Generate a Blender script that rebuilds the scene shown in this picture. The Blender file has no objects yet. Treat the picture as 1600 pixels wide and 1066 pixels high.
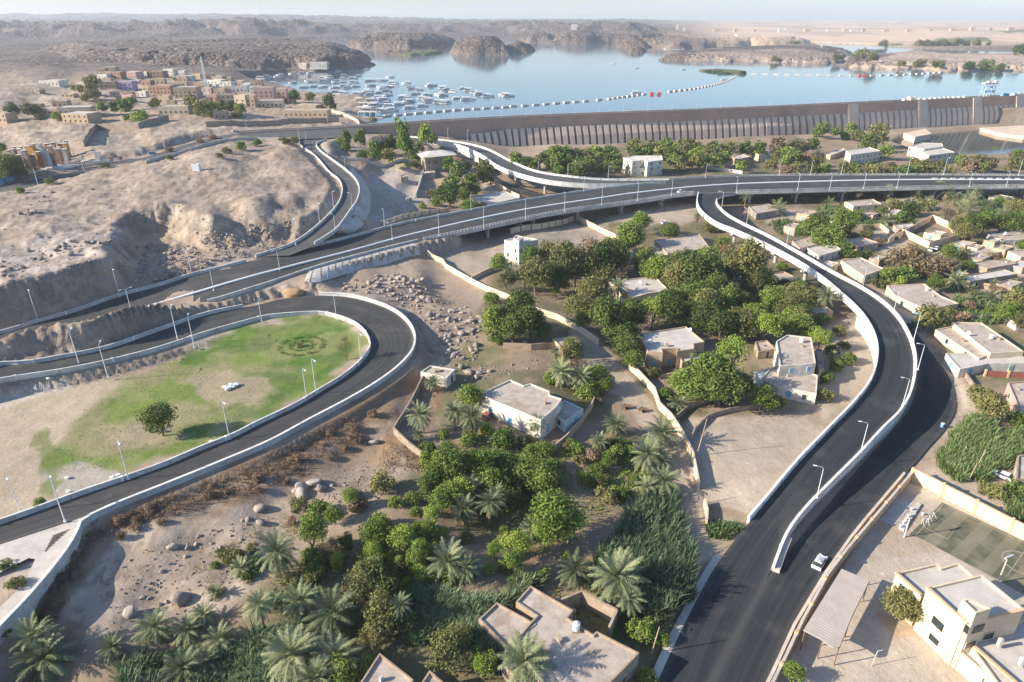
import bpy, math, random
import numpy as np
from mathutils import Vector
from mathutils.bvhtree import BVHTree
random.seed(7); NR = np.random.default_rng(7)
SC = bpy.context.scene
COL = SC.collection
# ---------------------------------------------------------------- camera, world, sun, exposure
F = 1067.0; CH = 90.0; PITCH = math.atan((533-32)/F)
cp, sp = math.cos(PITCH), math.sin(PITCH)
cam = bpy.data.cameras.new('camera'); camo = bpy.data.objects.new('camera', cam); COL.objects.link(camo)
camo.location = (0, 0, CH); camo.rotation_euler = (math.pi/2-PITCH, 0, 0)
cam.sensor_width = 36; cam.lens = 36*F/1600; cam.clip_start = 1; cam.clip_end = 60000
SC.camera = camo
SUN_EL = math.radians(25); SUN_AZ = math.radians(12)          # shadows run towards +x, a little towards +y
sd = Vector((math.cos(SUN_AZ)*math.cos(SUN_EL), math.sin(SUN_AZ)*math.cos(SUN_EL), -math.sin(SUN_EL)))
W = bpy.data.worlds.new('World'); SC.world = W; W.use_nodes = True
nt = W.node_tree; bg = nt.nodes['Background']
sky = nt.nodes.new('ShaderNodeTexSky'); sky.sky_type = 'NISHITA'; sky.sun_disc = False
sky.sun_elevation = SUN_EL; sky.sun_rotation = math.radians(258); sky.altitude = 100; sky.air_density = 1.0; sky.dust_density = .9; sky.ozone_density = 4.5
nt.links.new(sky.outputs[0], bg.inputs[0]); bg.inputs[1].default_value = 0.115
sl = bpy.data.lights.new('sun', 'SUN'); sl.energy = 5.0; sl.angle = math.radians(.5); sl.color = (1, .905, .75)
so = bpy.data.objects.new('sun', sl); COL.objects.link(so); so.rotation_euler = sd.to_track_quat('-Z', 'Y').to_euler(); so.location = (-300, -100, 300)
SC.view_settings.view_transform = 'Standard'; SC.view_settings.look = 'None'; SC.view_settings.gamma = 1; SC.view_settings.exposure = 1.03
SC.cycles.volume_bounces = 0; SC.cycles.max_bounces = 6; SC.cycles.transparent_max_bounces = 8

# ---------------------------------------------------------------- picture measuring helpers (a pixel of the photo + a known height = a place)
def G(px, py, z=0.0):
    u = (px-800)/F; v = -(py-533)/F
    t = (z-CH)/(-sp+v*cp)
    return np.array((u*t, (cp+v*sp)*t, z))
def proj(X, Y, Z):
    dep = np.maximum(Y*cp-(Z-CH)*sp, .01); up = Y*sp+(Z-CH)*cp
    return 800+F*X/dep, 533-F*up/dep
def ppm(p):                                       # photo pixels per metre at a place
    return F/(p[1]*cp-(p[2]-CH)*sp)

# ---------------------------------------------------------------- noise
_T = NR.random((256, 256)); _T2 = NR.random((256, 256)); _T3 = NR.random((256, 256))
def vn(x, y):
    xi = np.floor(x).astype(int); yi = np.floor(y).astype(int); fx = x-xi; fy = y-yi
    fx = fx*fx*(3-2*fx); fy = fy*fy*(3-2*fy)
    a = _T[xi & 255, yi & 255]; b = _T[(xi+1) & 255, yi & 255]; c = _T[xi & 255, (yi+1) & 255]; d = _T[(xi+1) & 255, (yi+1) & 255]
    return (a*(1-fx)+b*fx)*(1-fy)+(c*(1-fx)+d*fx)*fy
def fbm(x, y, s, o=4):
    r = 0; a = .5; t = 0
    for i in range(o):
        r = r+a*vn(x/s+17.3*i, y/s+9.1*i); t += a; a *= .5; s *= .5
    return r/t
def worley(x, y, s):
    x = x/s; y = y/s; xi = np.floor(x).astype(int); yi = np.floor(y).astype(int)
    f1 = np.full(x.shape, 9.); idv = np.zeros(x.shape)
    for i in (-1, 0, 1):
        for j in (-1, 0, 1):
            cx = (xi+i) & 255; cy = (yi+j) & 255
            d = np.hypot(xi+i+_T[cx, cy]-x, yi+j+_T2[cx, cy]-y)
            m = d < f1; f1 = np.where(m, d, f1); idv = np.where(m, _T3[cx, cy], idv)
    return f1, idv
def boulders(x, y, s):
    f, i = worley(x, y, s)
    return np.sqrt(np.clip(1-(f/.62)**2, 0, 1))*s*(.25+.55*i)
def sst(a, b, x):
    t = np.clip((x-a)/(b-a), 0, 1); return t*t*(3-2*t)
def sdf(X, Y, poly):                              # signed distance to a polygon, inside positive
    P = np.array([p[:2] for p in poly]); d = np.full(X.shape, 1e18); ins = np.zeros(X.shape, bool)
    for i in range(len(P)):
        ax, ay = P[i]; bx, by = P[(i+1) % len(P)]; ex, ey = bx-ax, by-ay
        t = np.clip(((X-ax)*ex+(Y-ay)*ey)/(ex*ex+ey*ey+1e-9), 0, 1)
        d = np.minimum(d, (X-ax-t*ex)**2+(Y-ay-t*ey)**2)
        if abs(ey) > 1e-9:
            ins ^= ((ay > Y) != (by > Y)) & (X < ex*(Y-ay)/ey+ax)
    d = np.sqrt(d); return np.where(ins, d, -d)
def resample(pts, n=None, step=3.0):              # smooth 3-D polyline, even spacing
    P = np.array(pts, float); out = []
    for i in range(len(P)-1):
        p0 = P[max(i-1, 0)]; p1 = P[i]; p2 = P[i+1]; p3 = P[min(i+2, len(P)-1)]
        for t in np.linspace(0, 1, 12, endpoint=False):
            out.append(.5*((2*p1)+(p2-p0)*t+(2*p0-5*p1+4*p2-p3)*t*t+(3*p1-p0-3*p2+p3)*t**3))
    out.append(P[-1]); out = np.array(out)
    s = np.r_[0, np.cumsum(np.linalg.norm(np.diff(out[:, :2], axis=0), axis=1))]
    if n is None: n = max(2, int(s[-1]/step)+1)
    q = np.linspace(0, s[-1], n)
    return np.stack([np.interp(q, s, out[:, k]) for k in range(3)], 1)

# ---------------------------------------------------------------- roads: both edges measured, heights known
def E(pts, zf): return [G(x, y, zf(x, y)) for x, y in pts]
zA = lambda x, y: float(np.interp(x, [-260, 0, 400, 660], [1.5, 3.5, 9, 7.5]))
zB = lambda x, y: float(np.interp(y, [219, 300, 404], [21.5, 16.5, 9]))
zC = lambda x, y: float(np.interp(x, [560, 682, 800, 950, 1050], [17, 15, 11, 7.5, 7.5]))
zR = lambda x, y: float(np.interp(y, [300, 330, 450, 600, 750, 905, 1200], [7.5, 7.5, 6.6, 4.8, 2.6, .4, .1]))
zL = lambda x, y: 6.0+(3*min(1.3, (400-x)/400.) if (y < 660 and x < 400) else 0)
zS = lambda x, y: float(np.interp(y, [510, 700, 905, 1200], [.1, .1, .4, .1]))
zD = lambda x, y: float(np.interp(x, [-200, 0, 200, 400, 570], [12, 14, 18, 22, 22]))
zE = lambda x, y: float(np.interp(x, [685, 745, 860], [13, 7, 1]))
RD = {
 'A': (E([(-260, 580), (-120, 548), (0, 522), (60, 504), (120, 487), (185, 464), (250, 447), (300, 431), (350, 419), (400, 406), (467, 392), (547, 372), (650, 346), (800, 318), (912, 300), (995, 290), (1050, 281), (1200, 275), (1400, 274), (1600, 275), (1900, 279)], zA),
       E([(-260, 623), (-120, 589), (0, 560), (60, 541), (120, 523), (185, 503), (250, 489), (320, 472), (400, 449), (437, 437), (510, 413), (612, 386), (655, 376), (700, 367), (800, 346), (882, 330), (1005, 313), (1082, 302), (1200, 299), (1400, 294), (1600, 291), (1900, 290)], zA), 'new'),
 'B': (E([(469, 219), (471, 229), (487, 240), (500, 252), (515, 270), (530, 282), (536, 297), (532, 315), (520, 332), (500, 352), (475, 372), (450, 386), (400, 402)], zB),
       E([(510, 219), (494, 226), (500, 237), (517, 250), (540, 267), (555, 282), (561, 298), (557, 315), (547, 330), (535, 347), (522, 362), (487, 384), (452, 399)], zB), 'old'),
 'C': (E([(585, 211.5), (640, 215), (682, 219), (725, 225), (762, 235), (800, 254.5), (837, 269), (887, 277), (950, 282), (1045, 281.5)], zC),
       E([(570, 217), (640, 221), (700, 225.5), (725, 231), (755, 245), (775, 259), (800, 270), (850, 283), (912, 289.5), (990, 290)], zC), 'old'),
 'R': (E([(1092, 303), (1090, 317), (1097, 332), (1120, 350), (1150, 362), (1200, 385), (1250, 412), (1287, 437), (1320, 465), (1343, 487), (1358, 507), (1368, 528), (1372, 548), (1370, 572), (1360, 600), (1335, 633), (1305, 664), (1282, 688), (1245, 727), (1200, 781), (1167, 820), (1132, 865), (1105, 907), (1062, 990), (1032, 1057), (985, 1160)], zR),
       E([(1150, 301), (1126, 306), (1118, 318), (1132, 335), (1157, 350), (1200, 371), (1250, 399), (1300, 428), (1340, 449), (1375, 472), (1400, 496), (1417, 524), (1426, 552), (1427, 580), (1420, 614), (1403, 645), (1375, 673), (1340, 711), (1300, 751), (1257, 795), (1225, 838), (1198, 905), (1165, 965), (1130, 1030), (1085, 1120), (1065, 1160)], zR), 'fresh'),
 'L': (E([(-250, 628), (-100, 597), (0, 572), (40, 570), (87, 562), (170, 545), (250, 517), (325, 492), (400, 477), (440, 467), (490, 462), (525, 462), (562, 468), (600, 480), (623, 493), (638, 508), (646, 525), (645, 543), (632, 566), (575, 609), (517, 641), (460, 671), (400, 703), (325, 733), (250, 764), (172, 795), (135, 806), (100, 817), (0, 850), (-120, 890), (-250, 935)], zL),
       E([(-250, 640), (-100, 615), (0, 596), (125, 576), (235, 550), (322, 522), (400, 500), (425, 495), (475, 491), (507, 491), (535, 498), (558, 508), (572, 521), (579, 535), (579, 547), (565, 567), (535, 592), (502, 612), (462, 636), (400, 666), (365, 684), (315, 704), (257, 729), (195, 751), (125, 775), (60, 799), (0, 820), (-120, 860), (-250, 905)], zL), 'new'),
 'S': (E([(1414, 508), (1430, 535), (1436, 560), (1436, 588), (1424, 632), (1395, 672), (1350, 722), (1305, 775), (1262, 826), (1230, 866), (1198, 905), (1165, 965), (1130, 1030), (1085, 1120), (1065, 1160)], zS),
       E([(1419, 506), (1440, 530), (1462, 560), (1482, 587), (1492, 617), (1492, 643), (1475, 672), (1450, 700), (1428, 726), (1402, 752), (1350, 812), (1325, 845), (1285, 900), (1237, 980), (1205, 1050), (1150, 1160)], zS), 'fresh'),
 'D': (E([(-250, 345), (-100, 313), (0, 291), (91, 274), (140, 262), (195, 249), (225, 246), (270, 232), (325, 216), (350, 211), (400, 205), (480, 200), (562, 198)], zD),
       E([(-250, 368), (-100, 333), (0, 309), (50, 292), (96, 280), (131, 270), (195, 260), (220, 256), (307, 230), (350, 218), (400, 214), (470, 217), (560, 214)], zD), 'old'),
 'E': (E([(690, 228), (745, 243), (790, 280), (862, 304)], zE), E([(684, 232), (733, 254), (770, 285), (830, 308)], zE), 'new'),
}
RS = {}
_a, _b, _m = RD['A']
for _i in range(7):                                  # left of the ridge the near edge is out of sight: keep the road 17 m wide there
    _d = (_a[_i+1]-_a[max(_i-1, 0)])[:2]; _d /= np.linalg.norm(_d); _b[_i] = _a[_i]+np.array((_d[1]*17, -_d[0]*17, 0))
for k, (a, b, m) in RD.items():
    n = max(20, int(sum(np.linalg.norm(np.diff(np.array(b)[:, :2], axis=0), axis=1))/3))
    RS[k] = (resample(a, n), resample(b, n), m)

# ---------------------------------------------------------------- the lie of the land
CT = [(700,450,1),(760,380,.5),(900,420,0),(1000,480,0),(1200,500,0),(1300,600,.3),(1500,700,0),(1450,900,0),(1000,600,0),(1000,800,0),(800,800,0),(900,1000,0),(600,1000,0),
 (300,1050,0),(50,1062,0),(1550,500,0),(1500,350,0),(1300,330,0),(1100,250,0),(950,258,0),(820,262,1),(1300,250,-1),(1550,250,-2),(1200,300,0),(900,330,0),(720,330,3),(650,300,6),(610,280,9),(690,260,10),(620,240,14),
 (560,240,16),(660,222,15),(600,330,6.5),(700,400,1.5),(630,425,4),(560,445,5.5),(440,458,8),(650,480,3),(690,560,2),(620,440,4.5),(690,300,4),(760,300,3),(740,265,8),(800,310,1.5),(680,345,3.5),
 (310,870,2.6),(450,800,1.8),(560,720,2),(650,650,2.4),(200,880,3.2),(150,950,2.2),(60,1000,1.6),(250,960,1.2),(-300,1000,3),(-300,800,6),(-300,600,6),
 (0,440,17.5),(60,430,18),(120,410,18.5),(170,385,19),(250,332,21),(320,338,20),(400,310,21),(460,300,20),(450,250,23),(330,240,24),(250,255,22),(150,292,19),(60,350,19),(0,390,18),(-200,400,20),(-200,480,16),(360,392,12),(430,365,14),(480,330,16.5),(505,300,19),(480,260,22),
 (100,262,17),(200,225,21),(140,205,23),(60,200,22),(0,230,18),(240,195,24),(350,190,24),(450,180,23),(520,190,21.5),(100,160,28),(250,165,26),(250,130,31),(330,120,31),(400,145,24),(440,150,21),(480,165,21),(160,120,33),(50,110,36),(0,130,34),(-200,150,33),(-200,250,20),
 (500,215,22),(430,225,22),
 (-200,560,5),(0,540,5.5),(100,524,6),(200,502,6.5),(280,486,8),(350,470,8.5),(310,425,10.5),(345,412,10.5),(335,392,14),(300,440,9.5),(390,402,10),(255,450,9),
 (600,628,4),(520,672,4),(400,738,4.2),(250,798,4.4),(160,842,4.4),(85,930,4.2),(20,1012,4),(664,560,3.8),(664,505,4)]
CTW = [G(*c) for c in CT]
CPX = np.array([proj(c[0], c[1], 8.0) for c in CTW]); CZ = np.array([c[2] for c in CTW], float)
DAM = [G(480, 203, 22)+np.array((-40, -18, 0)), G(567, 199, 22), G(800, 185, 22), G(1200, 169, 22), G(1600, 150, 22)]
DAM.append(DAM[-1]+(DAM[-1]-DAM[-2])*1.2)
DX = np.array([p[0] for p in DAM]); DY = np.array([p[1] for p in DAM])
def damy(X): return np.interp(X, DX, DY)
WZ = 18.0
LAND0 = [G(x, y, WZ) for x, y in [(572,199),(548,185),(525,173),(505,160),(492,147),(450,137),(400,129),(385,122),(450,113),(520,111),(565,106),(579,98),(545,83),(500,78),(440,76),(380,73),(0,71),(-700,71),(-900,200),(300,260)]]
# islands and shores: outline at the water line, height above water, edge run in metres, boulder size, green?
ISLES = [([(390,118),(450,111),(520,109.5),(570,104),(578,97),(560,86),(500,78),(420,76),(330,76),(230,78),(120,80),(60,90),(100,112),(250,116)], 25, 150, 20),
 ([(545,76),(600,79),(640,79.5),(700,77),(712,72),(690,68),(560,69)], 33, 190, 22),
 ([(700,85.5),(745,87),(793,86),(800,80),(760,76),(705,78)], 32, 130, 20),
 ([(790,84),(826,83),(831,78),(800,76),(785,79)], 22, 100, 18),
 ([(598,86),(640,88.5),(690,84),(688,80),(620,81)], 4, 40, 8),
 ([(808,67),(866,67),(868,64),(806,64)], 38, 260, 30),
 ([(868,69),(925,68.5),(960,67),(1030,71),(1040,66),(990,63),(870,64)], 42, 330, 40),
 ([(962,75),(1010,76),(1014,72),(985,70),(964,71)], 24, 140, 20),
 ([(983,83.5),(1008,83.5),(1008,79.5),(985,79)], 9, 40, 10),
 ([(1040,95),(1100,96.5),(1190,97),(1260,100),(1312,99),(1322,93),(1330,82),(1300,76),(1240,74),(1120,79),(1060,85)], 9, 120, 14),
 ([(1000,73),(1060,77),(1150,74),(1262,73),(1266,69),(1150,66),(1020,67)], 24, 200, 24),
 ([(1316,105),(1350,108.5),(1407,109.5),(1410,105),(1480,112),(1560,110.5),(1700,111),(1700,86),(1600,86),(1500,88),(1430,82),(1410,84),(1370,89),(1320,92)], 7, 170, 8),
 ([(1090,110.5),(1130,115.5),(1166,116),(1167,113),(1120,109.5)], 1.6, 8, 6),
 ([(1345,80),(1370,82),(1382,80),(1360,78.5)], 2, 12, 6)]
ISLW = [([G(x, y, WZ) for x, y in p], h, e, b) for p, h, e, b in ISLES]
SHX = np.array([-900, 0, 380, 480, 560, 650, 820, 900, 1010, 1100, 1265, 1340, 1425, 1600, 2500]); SHY = np.array([70, 70, 69, 65, 62.5, 63, 62, 64, 66, 66, 66.5, 70, 76, 82, 86.])
POOL = [G(x, y, -4) for x, y in [(1418, 216), (1450, 210.5), (1530, 204), (1560, 209), (1640, 216), (1800, 230), (1800, 262), (1590, 242), (1530, 243), (1480, 241), (1435, 238), (1400, 226)]]
BOWL = [G(x, y, 12) for x, y in [(185, 459), (205, 410), (214, 385), (206, 364), (232, 352), (268, 352), (292, 368), (330, 379), (380, 377), (430, 367), (455, 362), (464, 371), (440, 388), (400, 404), (345, 420), (280, 438), (200, 460)]]
SCHOOL = [G(x, y, 0) for x, y in [(1422, 752), (1700, 890), (1900, 1100), (1900, 1250), (1150, 1250), (1222, 1045), (1290, 912), (1368, 815)]]
LOOPPOLY = [(-400, 650), (-100, 615), (0, 592), (125, 573), (235, 547), (322, 508), (400, 476), (440, 466), (490, 461), (525, 461), (562, 467), (600, 479), (624, 492), (639, 507), (648, 525), (647, 544), (633, 568), (576, 611), (518, 643), (460, 673), (400, 705), (325, 735), (250, 766), (172, 797), (137, 809), (120, 838), (100, 871), (50, 931), (0, 984), (-80, 1070), (-400, 1300)]
LOOPW = [G(x, y, 6) for x, y in LOOPPOLY]
RIDGE = resample([G(x, y, z) for x, y, z in [(-260, 583, 12), (-120, 554, 13), (0, 528, 13.8), (50, 516, 14.2), (150, 497, 15), (212, 480, 14.2), (262, 474, 12.4), (300, 476, 10), (330, 482, 7.5)]], step=4)
GULLY = resample([G(x, y, 3) for x, y in [(668, 232), (650, 262), (640, 300), (655, 318)]], step=4)

def height(X, Y):
    PX, PY = proj(X, Y, 8.0)
    num = np.zeros(X.shape); den = np.zeros(X.shape)
    for (cx, cy), z in zip(CPX, CZ):
        w = 1/(((PX-cx)**2+((PY-cy)*1.5)**2)/100+2)**1.8
        num += w*z; den += w
    h = num/den
    near = Y < 900
    # roughness of dry ground, more on the hill, less on the valley floor
    hill = sst(4, 12, h)*near
    h = h+near*((fbm(X, Y, 40, 5)-.5)*(1.0+2.6*hill)+(fbm(X+90, Y, 7, 3)-.5)*(.4+.9*hill)+hill*np.maximum(fbm(X, Y+50, 16, 3)-.58, 0)*3+hill*(np.abs(fbm(X, Y*1.6, 11, 4)-.5)-.12)*1.3+hill*(fbm(X+7, Y, 2.6, 3)-.5)*.8)
    s = sdf(X, Y, BOWL); wb = sst(-7, 3, s+5*(fbm(X, Y, 9, 3)-.5)); h = np.where(near, h+(9.8+.35*np.maximum(boulders(X, Y, 2.5), 0)-h)*wb+4*wb*(1-wb)*((fbm(X, Y, 6, 4)-.5)*4.5+.5*boulders(X, Y, 3.4)), h)
    s = sdf(X, Y, LOOPW); h = h+(5.55+(fbm(X, Y, 20, 3)-.5)*.5-h)*sst(-1.2, .3, s)
    d = np.full(X.shape, 1e9); zc = np.zeros(X.shape)
    for p, p2 in zip(RIDGE[:-1], RIDGE[1:]):
        e = p2-p; t = np.clip(((X-p[0])*e[0]+(Y-p[1])*e[1])/(e[0]**2+e[1]**2), 0, 1)
        q = np.hypot(X-p[0]-t*e[0], Y-p[1]-t*e[1]); m = q < d; d = np.where(m, q, d); zc = np.where(m, p[2]+e[2]*t, zc)
    h = np.maximum(h, np.where(d < 30, zc-np.maximum(d-1.0, 0)*1.75+(fbm(X, Y, 5, 3)-.5)*2.2+(fbm(X*3, Y*.6, 4, 2)-.5)*1.2, -99))
    # bank under the concrete slopes of the flyover approach and of the dam ramp comes with the roads
    for k in 'DBCAELRS':
        a, b, _ = RS[k]
        mid = (a+b)/2; hw = np.linalg.norm((a-b)[:, :2], axis=1)/2
        near_r = np.zeros(X.shape, bool); best = np.full(X.shape, 1e9); bz = np.zeros(X.shape); cut = {'A': 5, 'B': 6, 'C': 9, 'D': 5, 'E': 3, 'L': 1.5, 'S': 2, 'R': 2}[k]
        lo = mid[:, :2].min(0)-30; hi = mid[:, :2].max(0)+30
        idx = np.nonzero((X > lo[0]) & (X < hi[0]) & (Y > lo[1]) & (Y < hi[1]))[0]
        x = X[idx]; y = Y[idx]; best = np.full(x.shape, 1e9); bz = np.zeros(x.shape)
        for i in range(len(mid)-1):
            if k == 'A' and mid[i][0] > G(655, 360, 7.5)[0]: break
            if k == 'C' and mid[i][0] > G(775, 250, 11)[0]: break
            if k == 'R' and mid[i][2] > 1.4: continue
            p = mid[i]; e = mid[i+1]-p; t = np.clip(((x-p[0])*e[0]+(y-p[1])*e[1])/(e[0]**2+e[1]**2+1e-9), 0, 1)
            q = np.hypot(x-p[0]-t*e[0], y-p[1]-t*e[1])-(hw[i]+(hw[i+1]-hw[i])*t)
            m = q < best; best = np.where(m, q, best); bz = np.where(m, p[2]+e[2]*t, bz)
        hh = h[idx]; up = hh > bz
        c2 = np.where(up, cut, cut*(.25 if k in 'AB' else 1.3))
        w = 1-sst(.9, .9+c2, best)
        h[idx] = hh+(bz-.35-hh)*w
    s = sdf(X, Y, SCHOOL); h = h+(-.02-h)*sst(-.5, .5, s)
    s = sdf(X, Y, POOL); h = np.where(near, h+(-8-h)*sst(-6, 4, s), h)
    # the reservoir behind the dam
    res = (Y > damy(X)+2) & (X > DX[1]-5) | (Y > 760)
    s0 = sdf(X, Y, LAND0)
    bed = np.where(res, 8+(np.maximum(h, 19)-8)*sst(-3, 9, s0), h)
    h = np.where(res | (s0 < 0) & (Y > 480) & (X < DX[1]) & (Y > 500), bed, h)
    far = Y > 700
    if far.any():
        x = X[far]; y = Y[far]; hh = h[far]
        bou = np.clip(.8*boulders(x, y, 24)+.8*boulders(x+31, y, 13)+.5*boulders(x, y+7, 60)+(fbm(x, y, 30, 4)-.4)*14, 0, 60)
        rg = np.abs(fbm(x, y, 210, 5)-.5)*2
        for poly, pk, ed, bs in ISLW:
            s = sdf(x, y, poly)+(fbm(x, y, bs*3, 3)-.5)*ed*.5
            r = sst(0, ed*.45, s); k = bs/22.
            pk = pk*.62
            up = np.where(s > 0, 1+pk*r*(.45+.9*(fbm(x+pk*31, y, ed*.9, 3)))*.95+np.minimum(bou*k*1.25, pk*.85)*sst(0, ed*.12, s), -6)
            hh = np.maximum(hh, WZ+up)
        px18, py18 = proj(x, y, WZ); sy = np.interp(px18, SHX, SHY)
        v = -(sy-533)/F; t = (WZ-CH)/(-sp+v*cp); ys = (cp+v*sp)*t
        d = y-ys+(fbm(x, y, 160, 3)-.5)*160
        rt = sst(960, 1120, px18)
        rock = 16*sst(0, 120, d)+62*sst(60, 600, d)*np.clip(1.15-2.3*rg, 0.0, 1.2)+9*(fbm(x, y, 60, 4)-.4)*sst(0, 200, d)
        rock = rock*(1-.35*sst(900, 2200, d))*(.32+.85*fbm(x, y, 620, 4))+sst(900, 2600, d)*14
        rock = rock+sst(5200, 9500, y)*(55*(1-sst(350, 800, px18))+12)*(.35+1.2*np.clip(fbm(x, y, 1500, 3)-.25, 0, 1))*1.4+sst(3500, 8000, y)*16
        sand = 5*sst(0, 60, d)+(y-2200)*.0078*sst(0, 900, d)+30*sst(200, 1600, d)*(fbm(x, y, 600, 4)-.35)+9*(fbm(x, y, 150, 3)-.5)*sst(50, 300, d)
        sand = np.minimum(sand, 74+6*(fbm(x, y, 900, 3)-.5))
        hh = np.maximum(hh, np.where(d > 0, WZ+rock*(1-rt)+sand*rt, -50))
        h[far] = hh
    return h
# fan-shaped sheet, fine near, coarse far, out to the horizon
ROWS, COLS = 640, 860
ry = 46*np.exp(np.linspace(0, math.log(13500/46.), ROWS)); cu = np.linspace(-1, 1, COLS)
YY = np.repeat(ry, COLS); XX = np.tile(cu, ROWS)*(YY*.83+52)
HH = height(XX, YY)
VV = np.stack([XX, YY, HH], 1)
ii = (np.arange(ROWS-1)[:, None]*COLS+np.arange(COLS-1)[None]).ravel()
FF = np.stack([ii, ii+1, ii+COLS+1, ii+COLS], 1)
_nr = FF[:, 0] < COLS*int(np.searchsorted(ry, 1500))
BVH = BVHTree.FromPolygons(VV[:COLS*int(np.searchsorted(ry, 1530))].tolist(), FF[_nr].tolist())
def P(px, py, up=0.0):                            # where a sight line meets the ground (or a level `up` above it)
    u = (px-800)/F; v = -(py-533)/F
    d = Vector((u, cp+v*sp, -sp+v*cp)).normalized()
    r = BVH.ray_cast(Vector((0, 0, CH-up)), d)
    if r[0] is None: return G(px, max(py, 75), WZ)
    return np.array(r[0])
def zat(x, y):
    r = BVH.ray_cast(Vector((x, y, 400)), Vector((0, 0, -1))); return r[0].z if r[0] else 0.0
# ---------------------------------------------------------------- materials
def newmat(name, rough=.9):
    m = bpy.data.materials.new(name); m.use_nodes = True; t = m.node_tree
    b = t.nodes['Principled BSDF']; b.inputs['Roughness'].default_value = rough; b.inputs['Specular IOR Level'].default_value = .25
    return m, t, b
def N(t, kind, **kw):
    n = t.nodes.new(kind)
    for k, v in kw.items():
        if k.startswith('i_'): n.inputs[k[2:].replace('_', ' ')].default_value = v
        else: setattr(n, k, v)
    return n
def mixc(t, fac, a, b, mode='MIX'):
    n = t.nodes.new('ShaderNodeMix'); n.data_type = 'RGBA'; n.blend_type = mode
    for s, v in ((n.inputs['Factor'], fac), (n.inputs['A'], a), (n.inputs['B'], b)):
        if isinstance(v, bpy.types.NodeSocket): t.links.new(v, s)
        else: s.default_value = v if not isinstance(v, tuple) or len(v) == 4 else v+(1,)
    return n.outputs['Result']
def ramp(t, src, a, b, c0=0.0, c1=1.0):
    n = t.nodes.new('ShaderNodeMapRange'); t.links.new(src, n.inputs['Value'])
    for k, v in (('From Min', a), ('From Max', b), ('To Min', c0), ('To Max', c1)): n.inputs[k].default_value = v
    return n.outputs['Result']
def noise(t, co, scale, detail=4, rough=.6):
    n = N(t, 'ShaderNodeTexNoise', i_Scale=scale, i_Detail=detail, i_Roughness=rough)
    if co is not None: t.links.new(co, n.inputs['Vector'])
    return n.outputs['Fac']
def pm(name, c, var=.3, scale=.6, rough=.9, bump=0.0, stain=None, fine=4.0):
    """plain weathered surface: two noises over world position, optional patches of another colour"""
    m, t, b = newmat(name, rough)
    g = N(t, 'ShaderNodeNewGeometry').outputs['Position']
    n1 = noise(t, g, scale, 5); n2 = noise(t, g, fine, 3)
    f = ramp(t, n1, .3, .7, 1-var, 1+var*.6); f2 = ramp(t, n2, .3, .7, 1-var*.5, 1+var*.4)
    mu = N(t, 'ShaderNodeMath', operation='MULTIPLY'); t.links.new(f, mu.inputs[0]); t.links.new(f2, mu.inputs[1])
    base = (c[0], c[1], c[2], 1)
    if stain: base = mixc(t, ramp(t, noise(t, g, scale*.45, 6, .7), .5, .62), tuple(c), tuple(stain))
    v = N(t, 'ShaderNodeVectorMath', operation='SCALE')
    if isinstance(base, tuple): v.inputs[0].default_value = base[:3]
    else: t.links.new(base, v.inputs[0])
    t.links.new(mu.outputs[0], v.inputs['Scale']); t.links.new(v.outputs[0], b.inputs['Base Color'])
    if bump:
        bn = N(t, 'ShaderNodeBump', i_Strength=.6, i_Distance=bump); t.links.new(n2, bn.inputs['Height']); t.links.new(bn.outputs[0], b.inputs['Normal'])
    return m
M = {}
M['conc'] = pm('barrier concrete', (.50, .49, .46), .22, .35, stain=(.40, .38, .35))
M['paleblue'] = pm('pale blue limewash', (.46, .55, .58), .16, .4, stain=(.50, .48, .44))
M['parw'] = pm('white painted concrete', (.70, .685, .65), .18, .5, stain=(.56, .53, .48))
M['white'] = pm('whitewash', (.61, .565, .49), .18, .4, stain=(.50, .44, .36))
M['paint'] = pm('road paint', (.75, .75, .73), .12, 1.5)
M['slope'] = pm('slope paving concrete', (.47, .445, .41), .22, .25, stain=(.38, .36, .33))
M['deckc'] = pm('deck concrete', (.40, .39, .37), .16, .2)
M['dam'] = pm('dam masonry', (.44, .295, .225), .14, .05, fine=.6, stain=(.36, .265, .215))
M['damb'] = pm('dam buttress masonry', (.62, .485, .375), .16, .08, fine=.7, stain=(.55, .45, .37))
M['roof'] = pm('dusty flat roof', (.44, .37, .31), .22, .5, stain=(.36, .28, .22), bump=.05)
M['roofl'] = pm('pale flat roof', (.52, .47, .42), .14, .4, stain=(.45, .40, .35))
M['mud'] = pm('mud plaster', (.38, .29, .21), .22, .5, stain=(.30, .22, .16))
M['tan'] = pm('tan plaster', (.48, .36, .245), .18, .4, stain=(.40, .30, .21))
M['cream'] = pm('cream wall paint', (.66, .53, .37), .14, .35, stain=(.58, .47, .34))
M['peach'] = pm('peach trim paint', (.60, .42, .25), .14, .5)
M['pink'] = pm('pink plaster', (.50, .34, .28), .18, .4)
M['brick'] = pm('raw red brick', (.30, .19, .14), .25, .5)
M['stonew'] = pm('rubble stone wall', (.34, .27, .21), .3, .9, stain=(.25, .2, .16), bump=.08)
M['purple'] = pm('lilac wall paint', (.38, .30, .42), .14, .5)
M['bluep'] = pm('blue paint', (.13, .33, .55), .16, .5)
M['shut'] = pm('blue-green shutter paint', (.16, .33, .36), .2, 1.0)
M['wood'] = pm('old wood', (.20, .12, .07), .25, 1.0)
M['red'] = pm('red oxide paint', (.28, .10, .07), .2, 1.0)
M['orange'] = pm('orange panel paint', (.55, .30, .08), .16, .8)
M['glass'] = pm('dark window', (.035, .045, .05), .3, 1, rough=.25)
M['metal'] = pm('galvanised steel', (.45, .47, .48), .1, 1, rough=.5)
M['lampm'] = pm('painted lamp metal', (.62, .65, .66), .06, 1, rough=.45)
M['lampb'] = pm('pale blue lamp bracket', (.30, .52, .62), .06, 1, rough=.45)
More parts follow.
